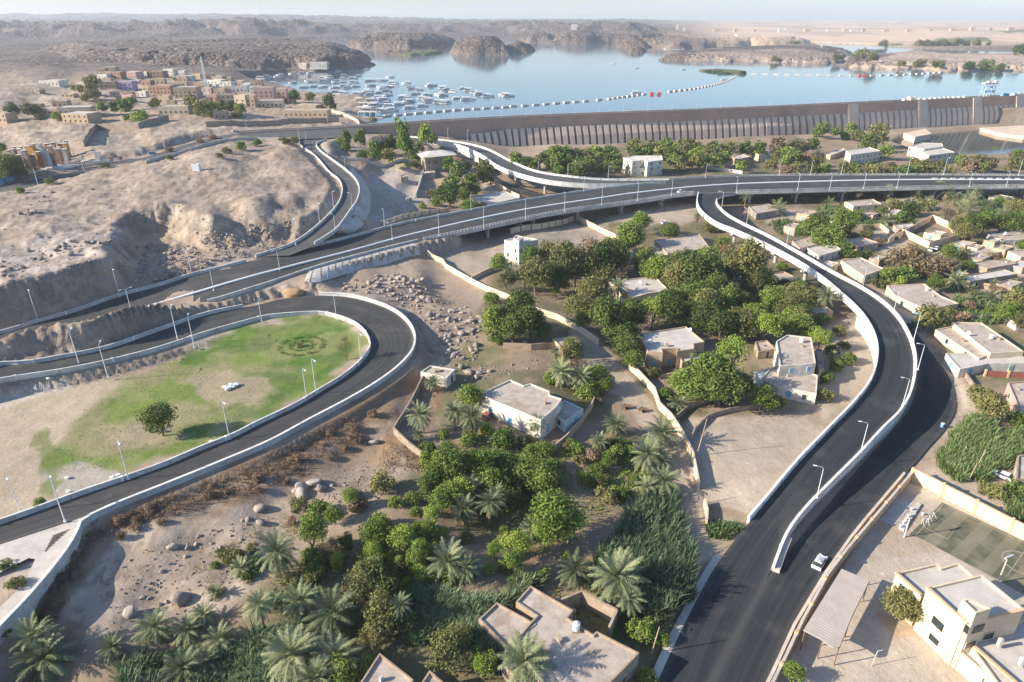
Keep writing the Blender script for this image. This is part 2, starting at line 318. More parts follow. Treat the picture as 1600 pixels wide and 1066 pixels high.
M['carw'] = pm('white car paint', (.78, .78, .77), .04, 1, rough=.3)
M['cars'] = pm('silver car paint', (.42, .46, .50), .05, 1, rough=.3)
M['tyre'] = pm('tyre rubber', (.02, .02, .02), .2, 2)
M['corr'] = None
M['rock'] = pm('weathered granite', (.33, .27, .225), .35, .8, stain=(.22, .185, .16), bump=.15, fine=3)
M['rockp'] = pm('pale granite', (.35, .30, .255), .3, .8, stain=(.30, .26, .23), bump=.1, fine=3)
M['trunk'] = pm('tree bark', (.16, .11, .075), .3, 2)
M['ptrunk'] = pm('palm bark', (.24, .15, .09), .3, 3)
M['dry'] = pm('dry scrub', (.17, .105, .06), .35, 1.2)
M['dryf'] = pm('dead palm frond', (.34, .23, .125), .3, 1.2)
M['straw'] = pm('straw grass', (.42, .31, .16), .3, 1.2)
M['bag'] = pm('white plastic sack', (.72, .73, .74), .1, 2, rough=.6)
M['umber'] = pm('spoil earth', (.42, .27, .14), .15, 1)
M['canopy'] = pm('boat canopy cloth', (.86, .84, .80), .08, .5)
M['hull'] = pm('boat hull paint', (.78, .76, .73), .15, .3)
M['float'] = pm('weathered float', (.58, .56, .50), .2, .5)
M['redf'] = pm('red pontoon paint', (.50, .10, .08), .15, .5)

def leafmat(name, c, c2, trans=.25):
    m, t, b = newmat(name, .7)
    at = N(t, 'ShaderNodeAttribute', attribute_name='tone'); oi = N(t, 'ShaderNodeObjectInfo')
    g = N(t, 'ShaderNodeNewGeometry')
    k = mixc(t, at.outputs['Fac'], tuple(c), tuple(c2))
    hs = N(t, 'ShaderNodeHueSaturation'); t.links.new(k, hs.inputs['Color'])
    t.links.new(ramp(t, oi.outputs['Random'], 0, 1, .70, 1.30), hs.inputs['Value'])
    t.links.new(ramp(t, oi.outputs['Random'], 0, 1, .515, .485), hs.inputs['Hue'])
    t.links.new(hs.outputs[0], b.inputs['Base Color'])
    tr = N(t, 'ShaderNodeBsdfTranslucent'); t.links.new(hs.outputs[0], tr.inputs['Color'])
    mx = N(t, 'ShaderNodeMixShader'); mx.inputs[0].default_value = trans
    t.links.new(b.outputs[0], mx.inputs[1]); t.links.new(tr.outputs[0], mx.inputs[2])
    t.links.new(mx.outputs[0], t.nodes['Material Output'].inputs['Surface'])
    return m
LM = {'D': leafmat('dark green leaves', (.055, .088, .022), (.165, .21, .05)),
      'M': leafmat('mid green leaves', (.078, .132, .026), (.225, .29, .06)),
      'L': leafmat('yellow green leaves', (.13, .20, .03), (.27, .34, .065)),
      'O': leafmat('olive leaves', (.098, .110, .035), (.25, .24, .085)),
      'B': leafmat('dry brown twigs', (.17, .12, .072), (.31, .225, .14), .2),
      'P': leafmat('grey green palm fronds', (.090, .120, .055), (.29, .31, .17), .2),
      'R': leafmat('blue green reeds', (.085, .145, .075), (.22, .28, .145), .3),
      'G': leafmat('fresh light reeds', (.11, .17, .055), (.26, .32, .13), .3)}

def asphalt(name, c, streak, dust):
    m, t, b = newmat(name, .85)
    uv = N(t, 'ShaderNodeUVMap').outputs[0]
    mp = N(t, 'ShaderNodeMapping'); t.links.new(uv, mp.inputs['Vector']); mp.inputs['Scale'].default_value = (1.1, .018, 1)
    g = N(t, 'ShaderNodeNewGeometry').outputs['Position']
    s1 = noise(t, mp.outputs[0], 1.0, 4, .6); s2 = noise(t, g, .12, 4); s3 = noise(t, g, 3.0, 3)
    k = mixc(t, ramp(t, s1, .35, .72), tuple(c), tuple(streak))
    k = mixc(t, ramp(t, s2, .52, .75, 0, .55), k, tuple(dust))
    # dust gathers along both kerbs: u runs 0..width across the road, v2 holds the distance to the nearer kerb
    at = N(t, 'ShaderNodeAttribute', attribute_name='edge')
    ad = N(t, 'ShaderNodeMath', operation='ADD'); t.links.new(at.outputs['Fac'], ad.inputs[0]); t.links.new(ramp(t, s1, .3, .7, -.5, .5), ad.inputs[1])
    k = mixc(t, ramp(t, ad.outputs[0], 0, 1.3, .6, 0), k, tuple(dust))
    v = N(t, 'ShaderNodeVectorMath', operation='SCALE'); t.links.new(k, v.inputs[0]); t.links.new(ramp(t, s3, .3, .7, .88, 1.1), v.inputs['Scale'])
    t.links.new(v.outputs[0], b.inputs['Base Color'])
    return m
M['fresh'] = asphalt('fresh black asphalt', (.021, .024, .028), (.044, .046, .049), (.095, .09, .084))
M['new'] = asphalt('new asphalt', (.040, .040, .041), (.068, .067, .065), (.13, .118, .10))
M['old'] = asphalt('grey asphalt', (.070, .070, .070), (.10, .098, .096), (.18, .165, .145))

def groundmat():
    m, t, b = newmat('ground', .95)
    at = N(t, 'ShaderNodeAttribute', attribute_name='zone'); g = N(t, 'ShaderNodeNewGeometry')
    pos = g.outputs['Position']
    n0 = noise(t, pos, .035, 5, .65); n1 = noise(t, pos, .22, 6, .7); n2 = noise(t, pos, 1.6, 5, .7)
    k = at.outputs['Color']
    v = N(t, 'ShaderNodeVectorMath', operation='SCALE'); t.links.new(k, v.inputs[0])
    a = N(t, 'ShaderNodeMath', operation='MULTIPLY'); t.links.new(ramp(t, n1, .3, .7, .82, 1.14), a.inputs[0]); t.links.new(ramp(t, n2, .3, .7, .87, 1.1), a.inputs[1])
    a2 = N(t, 'ShaderNodeMath', operation='MULTIPLY'); t.links.new(a.outputs[0], a2.inputs[0]); t.links.new(ramp(t, n0, .3, .7, .88, 1.1), a2.inputs[1])
    t.links.new(a2.outputs[0], v.inputs['Scale'])
    # scattered small stones, lighter and darker than the soil
    vo = N(t, 'ShaderNodeTexVoronoi', i_Scale=.9, i_Randomness=1.0); t.links.new(pos, vo.inputs['Vector'])
    sep = N(t, 'ShaderNodeSeparateColor'); t.links.new(vo.outputs['Color'], sep.inputs[0])
    pick = ramp(t, sep.outputs[0], .80, .83); spot = ramp(t, vo.outputs['Distance'], .30, .22)
    mu = N(t, 'ShaderNodeMath', operation='MULTIPLY'); t.links.new(pick, mu.inputs[0]); t.links.new(spot, mu.inputs[1])
    mu2 = N(t, 'ShaderNodeMath', operation='MULTIPLY'); t.links.new(mu.outputs[0], mu2.inputs[0]); t.links.new(ramp(t, n1, .4, .65), mu2.inputs[1])
    st = N(t, 'ShaderNodeVectorMath', operation='SCALE'); t.links.new(v.outputs[0], st.inputs[0]); t.links.new(ramp(t, sep.outputs[1], 0, 1, .45, 1.45), st.inputs['Scale'])
    k2 = mixc(t, mu2.outputs[0], v.outputs[0], st.outputs[0])
    t.links.new(k2, b.inputs['Base Color'])
    rk = N(t, 'ShaderNodeAttribute', attribute_name='crag')
    vc = N(t, 'ShaderNodeTexVoronoi', i_Scale=.11, i_Randomness=1.0); vc.feature = 'F1'
    wp = N(t, 'ShaderNodeVectorMath', operation='ADD'); nz = N(t, 'ShaderNodeTexNoise', i_Scale=.12, i_Detail=3); t.links.new(pos, nz.inputs['Vector'])
    sc_ = N(t, 'ShaderNodeVectorMath', operation='SCALE'); sc_.inputs['Scale'].default_value = 9; t.links.new(nz.outputs['Color'], sc_.inputs[0]); t.links.new(pos, wp.inputs[0]); t.links.new(sc_.outputs[0], wp.inputs[1]); t.links.new(wp.outputs[0], vc.inputs['Vector'])
    v2 = N(t, 'ShaderNodeTexVoronoi', i_Scale=.28, i_Randomness=1.0); t.links.new(wp.outputs[0], v2.inputs['Vector'])
    hs_ = N(t, 'ShaderNodeMath', operation='MULTIPLY_ADD'); t.links.new(v2.outputs['Distance'], hs_.inputs[0]); hs_.inputs[1].default_value = .45; t.links.new(vc.outputs['Distance'], hs_.inputs[2])
    se2 = N(t, 'ShaderNodeSeparateColor'); t.links.new(v2.outputs['Color'], se2.inputs[0])
    cs_ = N(t, 'ShaderNodeVectorMath', operation='SCALE'); t.links.new(k2, cs_.inputs[0]); t.links.new(ramp(t, se2.outputs[0], 0, 1, .55, 1.35), cs_.inputs['Scale'])
    k3 = mixc(t, rk.outputs['Fac'], k2, cs_.outputs[0]); t.links.new(k3, b.inputs['Base Color'])
    ng = N(t, 'ShaderNodeMath', operation='MULTIPLY'); t.links.new(rk.outputs['Fac'], ng.inputs[0]); ng.inputs[1].default_value = 1.0
    b0 = N(t, 'ShaderNodeBump', i_Distance=9.0); b0.invert = True; t.links.new(ng.outputs[0], b0.inputs['Strength']); t.links.new(hs_.outputs[0], b0.inputs['Height'])
    bn = N(t, 'ShaderNodeBump', i_Strength=.35, i_Distance=.2); t.links.new(b0.outputs[0], bn.inputs['Normal']); t.links.new(n2, bn.inputs['Height'])
    b2 = N(t, 'ShaderNodeBump', i_Strength=.4, i_Distance=.8); t.links.new(n1, b2.inputs['Height']); t.links.new(bn.outputs[0], b2.inputs['Normal'])
    t.links.new(b2.outputs[0], b.inputs['Normal'])
    return m
M['ground'] = groundmat()
def watermat(name, c, bs):
    m, t, b = newmat(name, .08); b.inputs['Base Color'].default_value = c+(1,); b.inputs['Specular IOR Level'].default_value = .5; b.inputs['IOR'].default_value = 1.33
    g = N(t, 'ShaderNodeNewGeometry').outputs['Position']
    mp = N(t, 'ShaderNodeMapping'); t.links.new(g, mp.inputs['Vector']); mp.inputs['Scale'].default_value = (.22, .09, .2)
    n = noise(t, mp.outputs[0], 1.0, 4, .6); bn = N(t, 'ShaderNodeBump', i_Strength=bs, i_Distance=.25); t.links.new(n, bn.inputs['Height']); t.links.new(bn.outputs[0], b.inputs['Normal'])
    return m
M['water'] = watermat('reservoir water', (.075, .11, .145), .10)
M['pool'] = watermat('river pool water', (.05, .06, .045), .05)

# ---------------------------------------------------------------- mesh and tagging helpers
class MB:
    def __init__(s): s.v = []; s.f = []; s.m = []
    def add(s, v, f, m=0):
        o = len(s.v); s.v += [tuple(map(float, p)) for p in v]; s.f += [tuple(i+o for i in q) for q in f]; s.m += [m]*len(f); return s
    def box(s, c, d, rz=0, m=0):                  # c = centre of the base
        x, y, z = d[0]/2, d[1]/2, d[2]; ca, sa = math.cos(rz), math.sin(rz)
        v = [(c[0]+a*x*ca-b*y*sa, c[1]+a*x*sa+b*y*ca, c[2]+h*z) for h in (0, 1) for a, b in ((-1, -1), (1, -1), (1, 1), (-1, 1))]
        return s.add(v, [(3, 2, 1, 0), (4, 5, 6, 7), (0, 1, 5, 4), (1, 2, 6, 5), (2, 3, 7, 6), (3, 0, 4, 7)], m)
    def tube(s, p0, p1, r0, r1=None, n=6, m=0, cap=True):
        p0 = Vector(p0); p1 = Vector(p1); r1 = r0 if r1 is None else r1; d = (p1-p0).normalized()
        a = d.orthogonal().normalized(); b = d.cross(a); v = []
        for p, r in ((p0, r0), (p1, r1)):
            for i in range(n):
                t = 2*math.pi*i/n; v.append(p+a*(math.cos(t)*r)+b*(math.sin(t)*r))
        f = [(i, (i+1) % n, n+(i+1) % n, n+i) for i in range(n)]
        if cap: f += [tuple(range(n-1, -1, -1)), tuple(range(n, 2*n))]
        return s.add(v, f, m)
    def prism(s, poly, z0, z1, m=0, top=None):
        n = len(poly); v = [(p[0], p[1], z0) for p in poly]+[(p[0], p[1], z1) for p in poly]
        f = [(i, (i+1) % n, n+(i+1) % n, n+i) for i in range(n)]
        s.add(v, f, m); return s.add([(p[0], p[1], z1) for p in poly], [tuple(range(n))], m if top is None else top)
    def sweep(s, pts, prof, m=0, closed=True, cap=True):   # prof = (offset to the right of travel, height)
        pts = np.array(pts, float); n = len(pts); k = len(prof)
        d = np.gradient(pts[:, :2], axis=0); d /= np.linalg.norm(d, axis=1)[:, None]+1e-9
        v = []
        for i in range(n):
            rx, ry_ = d[i][1], -d[i][0]
            for o, h in prof: v.append((pts[i][0]+rx*o, pts[i][1]+ry_*o, pts[i][2]+h))
        f = []; kk = k if closed else k-1
        for i in range(n-1):
            for j in range(kk):
                j2 = (j+1) % k; f.append((i*k+j, i*k+j2, (i+1)*k+j2, (i+1)*k+j))
        if cap and closed: f += [tuple(range(k-1, -1, -1)), tuple((n-1)*k+j for j in range(k))]
        return s.add(v, f, m)
    def build(s, name, mats, parent=None, smooth=False):
        me = bpy.data.meshes.new(name); me.from_pydata(s.v, [], s.f)
        for mt in (mats if isinstance(mats, (list, tuple)) else [mats]): me.materials.append(mt)
        if any(s.m): me.polygons.foreach_set('material_index', s.m)
        if smooth: me.polygons.foreach_set('use_smooth', [True]*len(s.f))
        me.update(); return link(name, me, parent)
def link(name, data, parent=None):
    o = bpy.data.objects.new(name, data); COL.objects.link(o)
    if parent is not None: o.parent = parent
    return o
def tag(o, label, cat, group=None, kind=None):
    if label: o['label'] = label
    if cat: o['category'] = cat
    if group: o['group'] = group
    if kind: o['kind'] = kind
    return o
def empty(name, loc, label=None, cat=None, group=None, rz=0, s=1):
    o = bpy.data.objects.new(name, None); COL.objects.link(o); o.location = tuple(map(float, loc)); o.rotation_euler = (0, 0, rz); o.scale = (s, s, s) if not isinstance(s, tuple) else s
    o.empty_display_size = .5
    return tag(o, label, cat, group)
def struct(o): o['kind'] = 'structure'; return o
ORDN = ['first', 'second', 'third', 'fourth', 'fifth', 'sixth', 'seventh', 'eighth', 'ninth', 'tenth', 'eleventh', 'twelfth', 'thirteenth', 'fourteenth', 'fifteenth', 'sixteenth', 'seventeenth', 'eighteenth', 'nineteenth', 'twentieth', 'twenty-first', 'twenty-second', 'twenty-third', 'twenty-fourth', 'twenty-fifth', 'twenty-sixth', 'twenty-seventh', 'twenty-eighth', 'twenty-ninth', 'thirtieth']+['thirty-%s' % q for q in ('first', 'second', 'third', 'fourth', 'fifth', 'sixth', 'seventh', 'eighth', 'ninth')]
SETS = {}
def ordered(base, o, key=None):                  # collects look-alikes; at the end each gets its place in the row
    SETS.setdefault(base, []).append((float(proj(o.location[0], o.location[1], o.location[2])[0]) if key is None else key, o))
def settle():
    for base, l in SETS.items():
        l.sort(key=lambda q: q[0]); n = len(l)
        for i, (_, o) in enumerate(l):
            o['label'] = base if n == 1 else base+(', leftmost' if i == 0 else ', rightmost' if i == n-1 else ', '+ORDN[min(i, 38)]+' from left')

# ---------------------------------------------------------------- the ground sheet with its soils, grass, rock and sand
def ground():
    me = bpy.data.meshes.new('terrain'); me.vertices.add(len(VV)); me.vertices.foreach_set('co', VV.ravel())
    me.loops.add(FF.size); me.loops.foreach_set('vertex_index', FF.ravel().astype(np.int32))
    me.polygons.add(len(FF)); me.polygons.foreach_set('loop_start', np.arange(0, FF.size, 4, dtype=np.int32))
    me.polygons.foreach_set('use_smooth', np.ones(len(FF), bool))
    me.update(calc_edges=True)
    PX, PY = proj(XX, YY, HH)
    wob = lambda s, a: (fbm(XX, YY, s, 4)-.5)*a
    C = np.tile(np.array((.345, .265, .192)), (len(XX), 1))
    def lay(c, w): 
        nonlocal C; w = np.clip(w, 0, 1)[:, None]; C = C*(1-w)+np.array(c)*w
    def zone(c, poly, soft=6, jit=14, js=12, amt=1.0):  # soft & jitter in photo pixels at that spot
        lay(c, amt*sst(-soft, soft, sdf(PX, PY, poly)+wob(js, jit)*2))
    patch = lambda s, a, b: sst(a, b, fbm(XX+200, YY+30, s, 5))
    lay((.46, .375, .30), patch(30, .5, .68)*.7)
    lay((.27, .205, .16), patch(18, .52, .7)*.6)
    # valley floor: brown soil with plant litter
    val = [(640, 700), (690, 600), (760, 470), (800, 340), (850, 262), (1000, 215), (1320, 215), (1900, 240), (1900, 720), (1500, 720), (1480, 560), (1400, 420), (1330, 480), (1340, 560), (1200, 680), (1160, 810), (1050, 1010), (980, 1120), (-50, 1130), (60, 1050), (350, 960), (560, 800)]
    zone((.27, .20, .135), val, 12, 26, 14)
    lay((.075, .095, .032), sst(-10, 10, sdf(PX, PY, val))*sst(.46, .60, fbm(XX, YY, 15, 5)+.05*(PX < 1050))*.6)
    for pl in ([(745, 395), (900, 350), (975, 380), (880, 395), (800, 420)], [(1050, 700), (1080, 650), (1260, 650), (1300, 690), (1170, 800), (1110, 790)], [(1000, 300), (1100, 320), (1080, 350), (900, 345), (880, 335)], [(1180, 320), (1330, 330), (1320, 345), (1200, 345)], [(1290, 510), (1340, 490), (1366, 560), (1330, 620), (1280, 670), (1285, 600)], [(1460, 560), (1500, 570), (1530, 640), (1490, 660)], [(1420, 740), (1480, 720), (1620, 800), (1620, 830)], [(1560, 380), (1620, 370), (1620, 500), (1500, 440)], [(1340, 350), (1420, 375), (1440, 400), (1380, 400)]): zone((.40, .325, .25), pl, 5, 10, 8)
    zone((.38, .305, .23), [(893, 505), (925, 515), (970, 570), (1025, 640), (1050, 690), (1095, 760), (1100, 820), (1130, 870), (1090, 880), (1060, 760), (1000, 660), (930, 590), (895, 530)], 4, 7, 6)
    zone((.33, .27, .21), [(660, 395), (760, 400), (850, 365), (950, 350), (920, 395), (800, 425), (720, 430)], 5, 10)
    # grassed loop, bare patches left in it
    gr = [(120, 640), (170, 605), (260, 560), (350, 525), (420, 503), (500, 496), (545, 505), (562, 530), (548, 560), (510, 595), (440, 640), (370, 672), (320, 690), (250, 716), (170, 745), (110, 745), (70, 740), (55, 680), (80, 660)]
    zone((.20, .215, .075), gr, 8, 34, 9)
    gm = sst(-6, 14, sdf(PX, PY, gr)+wob(8, 40))
    lay((.082, .148, .022), gm*sst(.47, .60, fbm(XX, YY, 13, 4)+.17*sst(180, 460, PX)-.03))
    lay((.14, .20, .035), gm*sst(.52, .62, fbm(XX+60, YY, 7, 4))*.7)
    lay((.30, .235, .15), gm*sst(.50, .62, fbm(XX+20, YY+11, 10, 5))*(1-.75*sst(260, 470, PX))*.6)
    for pl in ([(300, 590), (360, 575), (420, 590), (440, 610), (400, 625), (340, 632), (310, 615)], [(150, 670), (240, 655), (270, 690), (230, 700), (170, 690)]): zone((.34, .27, .18), pl, 6, 16, 6, .85)
    zone((.40, .32, .225), [(-60, 640), (60, 600), (190, 590), (120, 650), (60, 740), (80, 790), (-60, 840)], 8, 18, 9)
    zone((.46, .40, .33), [(-60, 618), (0, 611), (95, 597), (118, 607), (60, 622), (0, 640), (-60, 655)], 3, 3)
    zone((.36, .31, .26), [(60, 735), (130, 720), (200, 740), (160, 760), (100, 780)], 5, 12)
    zone((.14, .17, .045), [(55, 668), (80, 668), (100, 720), (90, 800), (70, 780), (60, 720)], 5, 26, 5, .75)
    # burnt-brown scrubby bank below the loop wall
    zone((.20, .125, .072), [(30, 985), (110, 850), (180, 800), (350, 735), (520, 650), (640, 580), (700, 610), (620, 700), (540, 740), (420, 790), (300, 800), (200, 830), (100, 960)], 8, 22, 7, .75)
    zone((.32, .25, .19), [(180, 850), (400, 800), (560, 720), (640, 700), (600, 790), (420, 830), (300, 930), (180, 1000)], 14, 30, 10, .8)
    zone((.34, .205, .10), [(600, 680), (660, 700), (680, 730), (620, 745), (570, 720)], 6, 14, 5, .6)
    # pale dusty quarry, the smooth pink hill
    zone((.42, .36, .325), [(-40, 400), (60, 370), (140, 350), (200, 350), (190, 390), (140, 410), (60, 445), (-40, 470)], 10, 26, 12, .85)
    zone((.315, .245, .198), [(-60, 320), (80, 290), (220, 262), (330, 240), (470, 235), (520, 280), (480, 310), (330, 335), (180, 345), (-60, 385)], 12, 30, 16, .8)
    zone((.44, .36, .29), [(120, 345), (180, 310), (225, 270), (235, 272), (200, 310), (150, 350), (60, 358), (-60, 370), (-60, 360), (60, 349)], 2, 5, 6, .7)
    zone((.43, .335, .27), [(270, 440), (300, 415), (400, 395), (440, 390), (400, 402), (300, 430)], 5, 10)
    zone((.42, .35, .30), [(560, 330), (575, 270), (620, 262), (665, 268), (650, 320), (600, 350)], 6, 14)
    zone((.30, .33, .10), [(600, 252), (660, 250), (660, 260), (610, 260)], 2, 4)
    zone((.36, .285, .225), [(0, 205), (130, 190), (240, 185), (560, 180), (560, 196), (300, 205), (230, 235), (150, 245), (110, 250), (0, 235)], 6, 12, 12, .5)
    lay((.24, .18, .135), (YY < 620)*sst(9, 13, HH)*sst(.58, .66, fbm(XX*.7, YY*1.6, 6, 4))*.6)
    lay((.25, .21, .18), (YY < 700)*sst(5, 8, HH)*sst(.4, .8, np.abs(np.gradient(HH.reshape(ROWS, COLS), ry, axis=0)).ravel())*.55)
    rough = np.maximum((YY < 620)*sst(9, 13, HH), sst(-8, 8, sdf(PX, PY, [(60, 1010), (170, 830), (400, 745), (640, 620), (700, 600), (740, 480), (660, 430), (540, 440), (660, 560), (690, 690), (560, 800), (330, 960), (180, 1050)])))
    lay((.20, .15, .112), rough*sst(.52, .64, fbm(XX, YY, 3.6, 4))*.55); lay((.42, .345, .275), rough*sst(.56, .66, fbm(XX+80, YY, 5.5, 5))*.5); lay((.17, .13, .10), rough*sst(.60, .68, fbm(XX, YY+40, 1.7, 3))*.5)
    # school yard
    zone((.47, .395, .315), [(1422, 752), (1620, 850), (1620, 1120), (1160, 1140), (1215, 1060), (1350, 835)], 2, 0)
    zone((.40, .30, .21), [(1395, 800), (1440, 790), (1470, 860), (1400, 870), (1360, 850)], 6, 12, 8, .6)
    zone((.46, .30, .17), [(1370, 960), (1420, 965), (1440, 990), (1400, 1000)], 4, 10, 5, .6)
    zone((.30, .235, .16), [(1105, 800), (1180, 805), (1150, 870), (1105, 860)], 5, 8)
    # beyond the dam: rock, desert, shore greenery
    far = sst(700, 1000, YY)
    lay((.115, .09, .076), far)
    f1, _i = worley(XX, YY, 9); lay((.235, .185, .155), far*sst(.35, .6, fbm(XX, YY, 14, 4))*.7)
    lay((.13, .10, .085), far*sst(.5, .62, fbm(XX+50, YY, 45, 4))*.6); lay((.15, .115, .10), sst(1900, 2300, YY)*sst(.48, .58, fbm(XX, YY, 240, 5))*.8)
    px18 = proj(XX, YY, 18.)[0]
    dz = sst(1000, 1180, px18)*sst(1900, 2500, YY)
    lay((.62, .45, .315), dz*.95); lay((.36, .265, .21), dz*sst(.46, .60, fbm(XX, YY*.5, 200, 5))*.65)
    zone((.50, .385, .295), [(1316, 105), (1410, 82), (1430, 80), (1700, 84), (1700, 112), (1480, 113), (1410, 110)], 1.5, 3, 40, .85)
    zone((.44, .345, .28), [(1040, 97), (1100, 80), (1240, 76), (1330, 84), (1320, 100)], 1.5, 3, 40, .6)
    for pl in ([(1425, 68), (1470, 60), (1540, 58), (1550, 64), (1480, 72), (1430, 72)], [(1560, 48), (1640, 44), (1640, 50), (1570, 52)], [(1060, 112), (1090, 107), (1168, 111), (1166, 117), (1125, 116.5)], [(597, 89), (640, 82), (688, 79), (692, 84), (640, 90)], [(1345, 80), (1382, 77), (1382, 82), (1360, 83)], [(1370, 70), (1410, 68), (1410, 72)]):
        zone((.095, .125, .045), pl, 1.2, 3, 30, .9)
    wet = sst(WZ+1.6, WZ+.3, HH)*sst(600, 800, YY); lay((.16, .13, .10), wet*.7)
    for q in ('A', 'B', 'C', 'L', 'S', 'D'): pass
    crag = sst(800, 1050, YY)*sst(WZ+2, WZ+7, HH)*(1-dz*.85)
    crag *= np.clip(.35+1.3*sst(.35, .6, fbm(XX, YY, 120, 4)), 0, 1)
    gz = HH.reshape(ROWS, COLS); gy = np.gradient(gz, ry, axis=0); gx = np.gradient(gz, axis=1)/np.maximum(np.gradient(XX.reshape(ROWS, COLS), axis=1), .01); slp = np.hypot(gx, gy).ravel()
    steep = sst(.45, .95, slp)*(YY < 700)*sst(2, 6, HH)*.34
    hillz = steep+(YY < 700)*sst(6, 13, HH)*.10*sst(.45, .65, fbm(XX, YY, 35, 4))
    at = me.attributes.new('crag', 'FLOAT', 'POINT'); at.data.foreach_set('value', (crag+hillz).astype(np.float32))
    ca = me.color_attributes.new('zone', 'FLOAT_COLOR', 'POINT')
    ca.data.foreach_set('color', np.concatenate([C, np.ones((len(C), 1))], 1).astype(np.float32).ravel())
    me.materials.append(M['ground'])
    return struct(link('ground', me))
ground()
wq = MB()
dpts = [(x, damy(x)+4) for x in (DX[1]-20, DX[1], DX[2], DX[3], DX[4], DX[5])]
wv = [(p[0], p[1], WZ) for p in dpts]+[(9500, 12000, WZ), (-9500, 12000, WZ), (-1200, 700, WZ), (-400, 560, WZ)]
wq.add(wv, [tuple(range(len(wv)))]); struct(wq.build('reservoir_water', M['water']))
pv = [G(x, y, -4) for x, y in [(1380, 206), (1540, 199), (1800, 205), (1900, 262), (1600, 262), (1380, 244)]]
struct(MB().add(pv, [tuple(range(len(pv)))]).build('river_water', M['pool']))
# ---------------------------------------------------------------- roads
def road(name, k, a, b, mat, cross=9):
    n = len(a); me = bpy.data.meshes.new(name); V = []; UV = []; ED = []; s = 0
    for i in range(n):
        if i: s += float(np.linalg.norm((a[i]+b[i]-a[i-1]-b[i-1])[:2]))/2
        w = float(np.linalg.norm((a[i]-b[i])[:2]))
        for j in range(cross):
            t = j/(cross-1); V.append(tuple(a[i]*(1-t)+b[i]*t)); UV.append((t*w, s)); ED.append(min(t, 1-t)*w)
    f = [(i*cross+j, i*cross+j+1, (i+1)*cross+j+1, (i+1)*cross+j) for i in range(n-1) for j in range(cross-1)]
    me.from_pydata(V, [], f); me.materials.append(M[mat])
    uv = me.uv_layers.new(name='uv'); li = np.zeros(len(me.loops), int); me.loops.foreach_get('vertex_index', li)
    uv.data.foreach_set('uv', np.array(UV, np.float32)[li].ravel())
    at = me.attributes.new('edge', 'FLOAT', 'POINT'); at.data.foreach_set('value', np.array(ED, np.float32))
    me.update(); o = struct(link(name, me)); 
    if o.data.polygons[0].normal.z < 0: o.data.flip_normals()
    return o
RNAME = {'A': 'main_road', 'B': 'hill_ramp_road', 'C': 'dam_ramp_road', 'R': 'curved_ramp_road', 'L': 'loop_road', 'S': 'lower_street', 'D': 'dam_approach_road', 'E': 'underpass_road'}
for k, (a, b, m) in RS.items():
    if k in 'BC':                                   # laid a few mm under the main road where they run together
        a = a-np.array((0, 0, .01)); b = b-np.array((0, 0, .01))
    if k == 'R': a = a+np.array((0, 0, .006)); b = b+np.array((0, 0, .006))
    road(RNAME[k], k, a, b, m)
_gore = [G(x, y, zA(x, y)+.004) for x, y in [(396, 404), (470, 391), (478, 389), (440, 400), (420, 409)]]
MB().add(_gore, [(0, 1, 2, 3, 4)]).build('main_road_join', M['new'])['kind'] = 'structure'
def cutpx(pts, x0=None, x1=None, y0=None, y1=None):  # the stretch of an edge that falls between two picture columns / rows
    px, py = proj(pts[:, 0], pts[:, 1], pts[:, 2]); m = np.ones(len(pts), bool)
    if x0 is not None: m &= px >= x0
    if x1 is not None: m &= px <= x1
    if y0 is not None: m &= py >= y0
    if y1 is not None: m &= py <= y1
    i = np.nonzero(m)[0]; return pts[i[0]:i[-1]+1]
def barrier(name, label, pts, side, h=.95, mat='conc', foot=.6, wide=.38, parent=None, group=None, cat='barrier', cap=True, joints=True):
    """New Jersey type barrier along an edge; side=+1 stands to the right of travel"""
    w = wide*side
    prof = [(0, -.02), (.10*side, .28), (.16*side, h), (w, h), (w, -foot), (0, -foot)]
    if side > 0: prof = prof[::-1]
    j = MB().sweep(pts, prof); d = np.gradient(pts[:, :2], axis=0)
    if joints and parent is None:
        for i in range(4, len(pts)-2, 7):
            u_ = d[i]/np.linalg.norm(d[i]); j.box((pts[i][0]+u_[1]*w*.5, pts[i][1]-u_[0]*w*.5, pts[i][2]), (.5, .55, h+.2), math.atan2(d[i][1], d[i][0]), 1)
    for i in range(2, len(pts)-2, 3):
        u_ = d[i]/np.linalg.norm(d[i]); j.box((pts[i][0]+u_[1]*w*.5, pts[i][1]-u_[0]*w*.5, pts[i][2]-foot+.1), (.10, abs(w)+.04, h+foot-.08), math.atan2(d[i][1], d[i][0]), 2)
    o = j.build(name, [M[mat], M['parw'], M['stonew']], parent)
    if cap:
        c = MB().sweep(pts+np.array((0, 0, h-.01)), [(.08*side, 0), (.08*side, .13), (w+.05*side, .13), (w+.05*side, 0)][::(-1 if side > 0 else 1)]).build('coping', M['parw'], o)
    if label: tag(o, label, cat, group)
    return o
A0, A1, _ = RS['A']; R0, R1, _ = RS['R']; L0, L1, _ = RS['L']; B0, B1, _ = RS['B']; C0, C1, _ = RS['C']; S0, S1, _ = RS['S']; D0, D1, _ = RS['D']
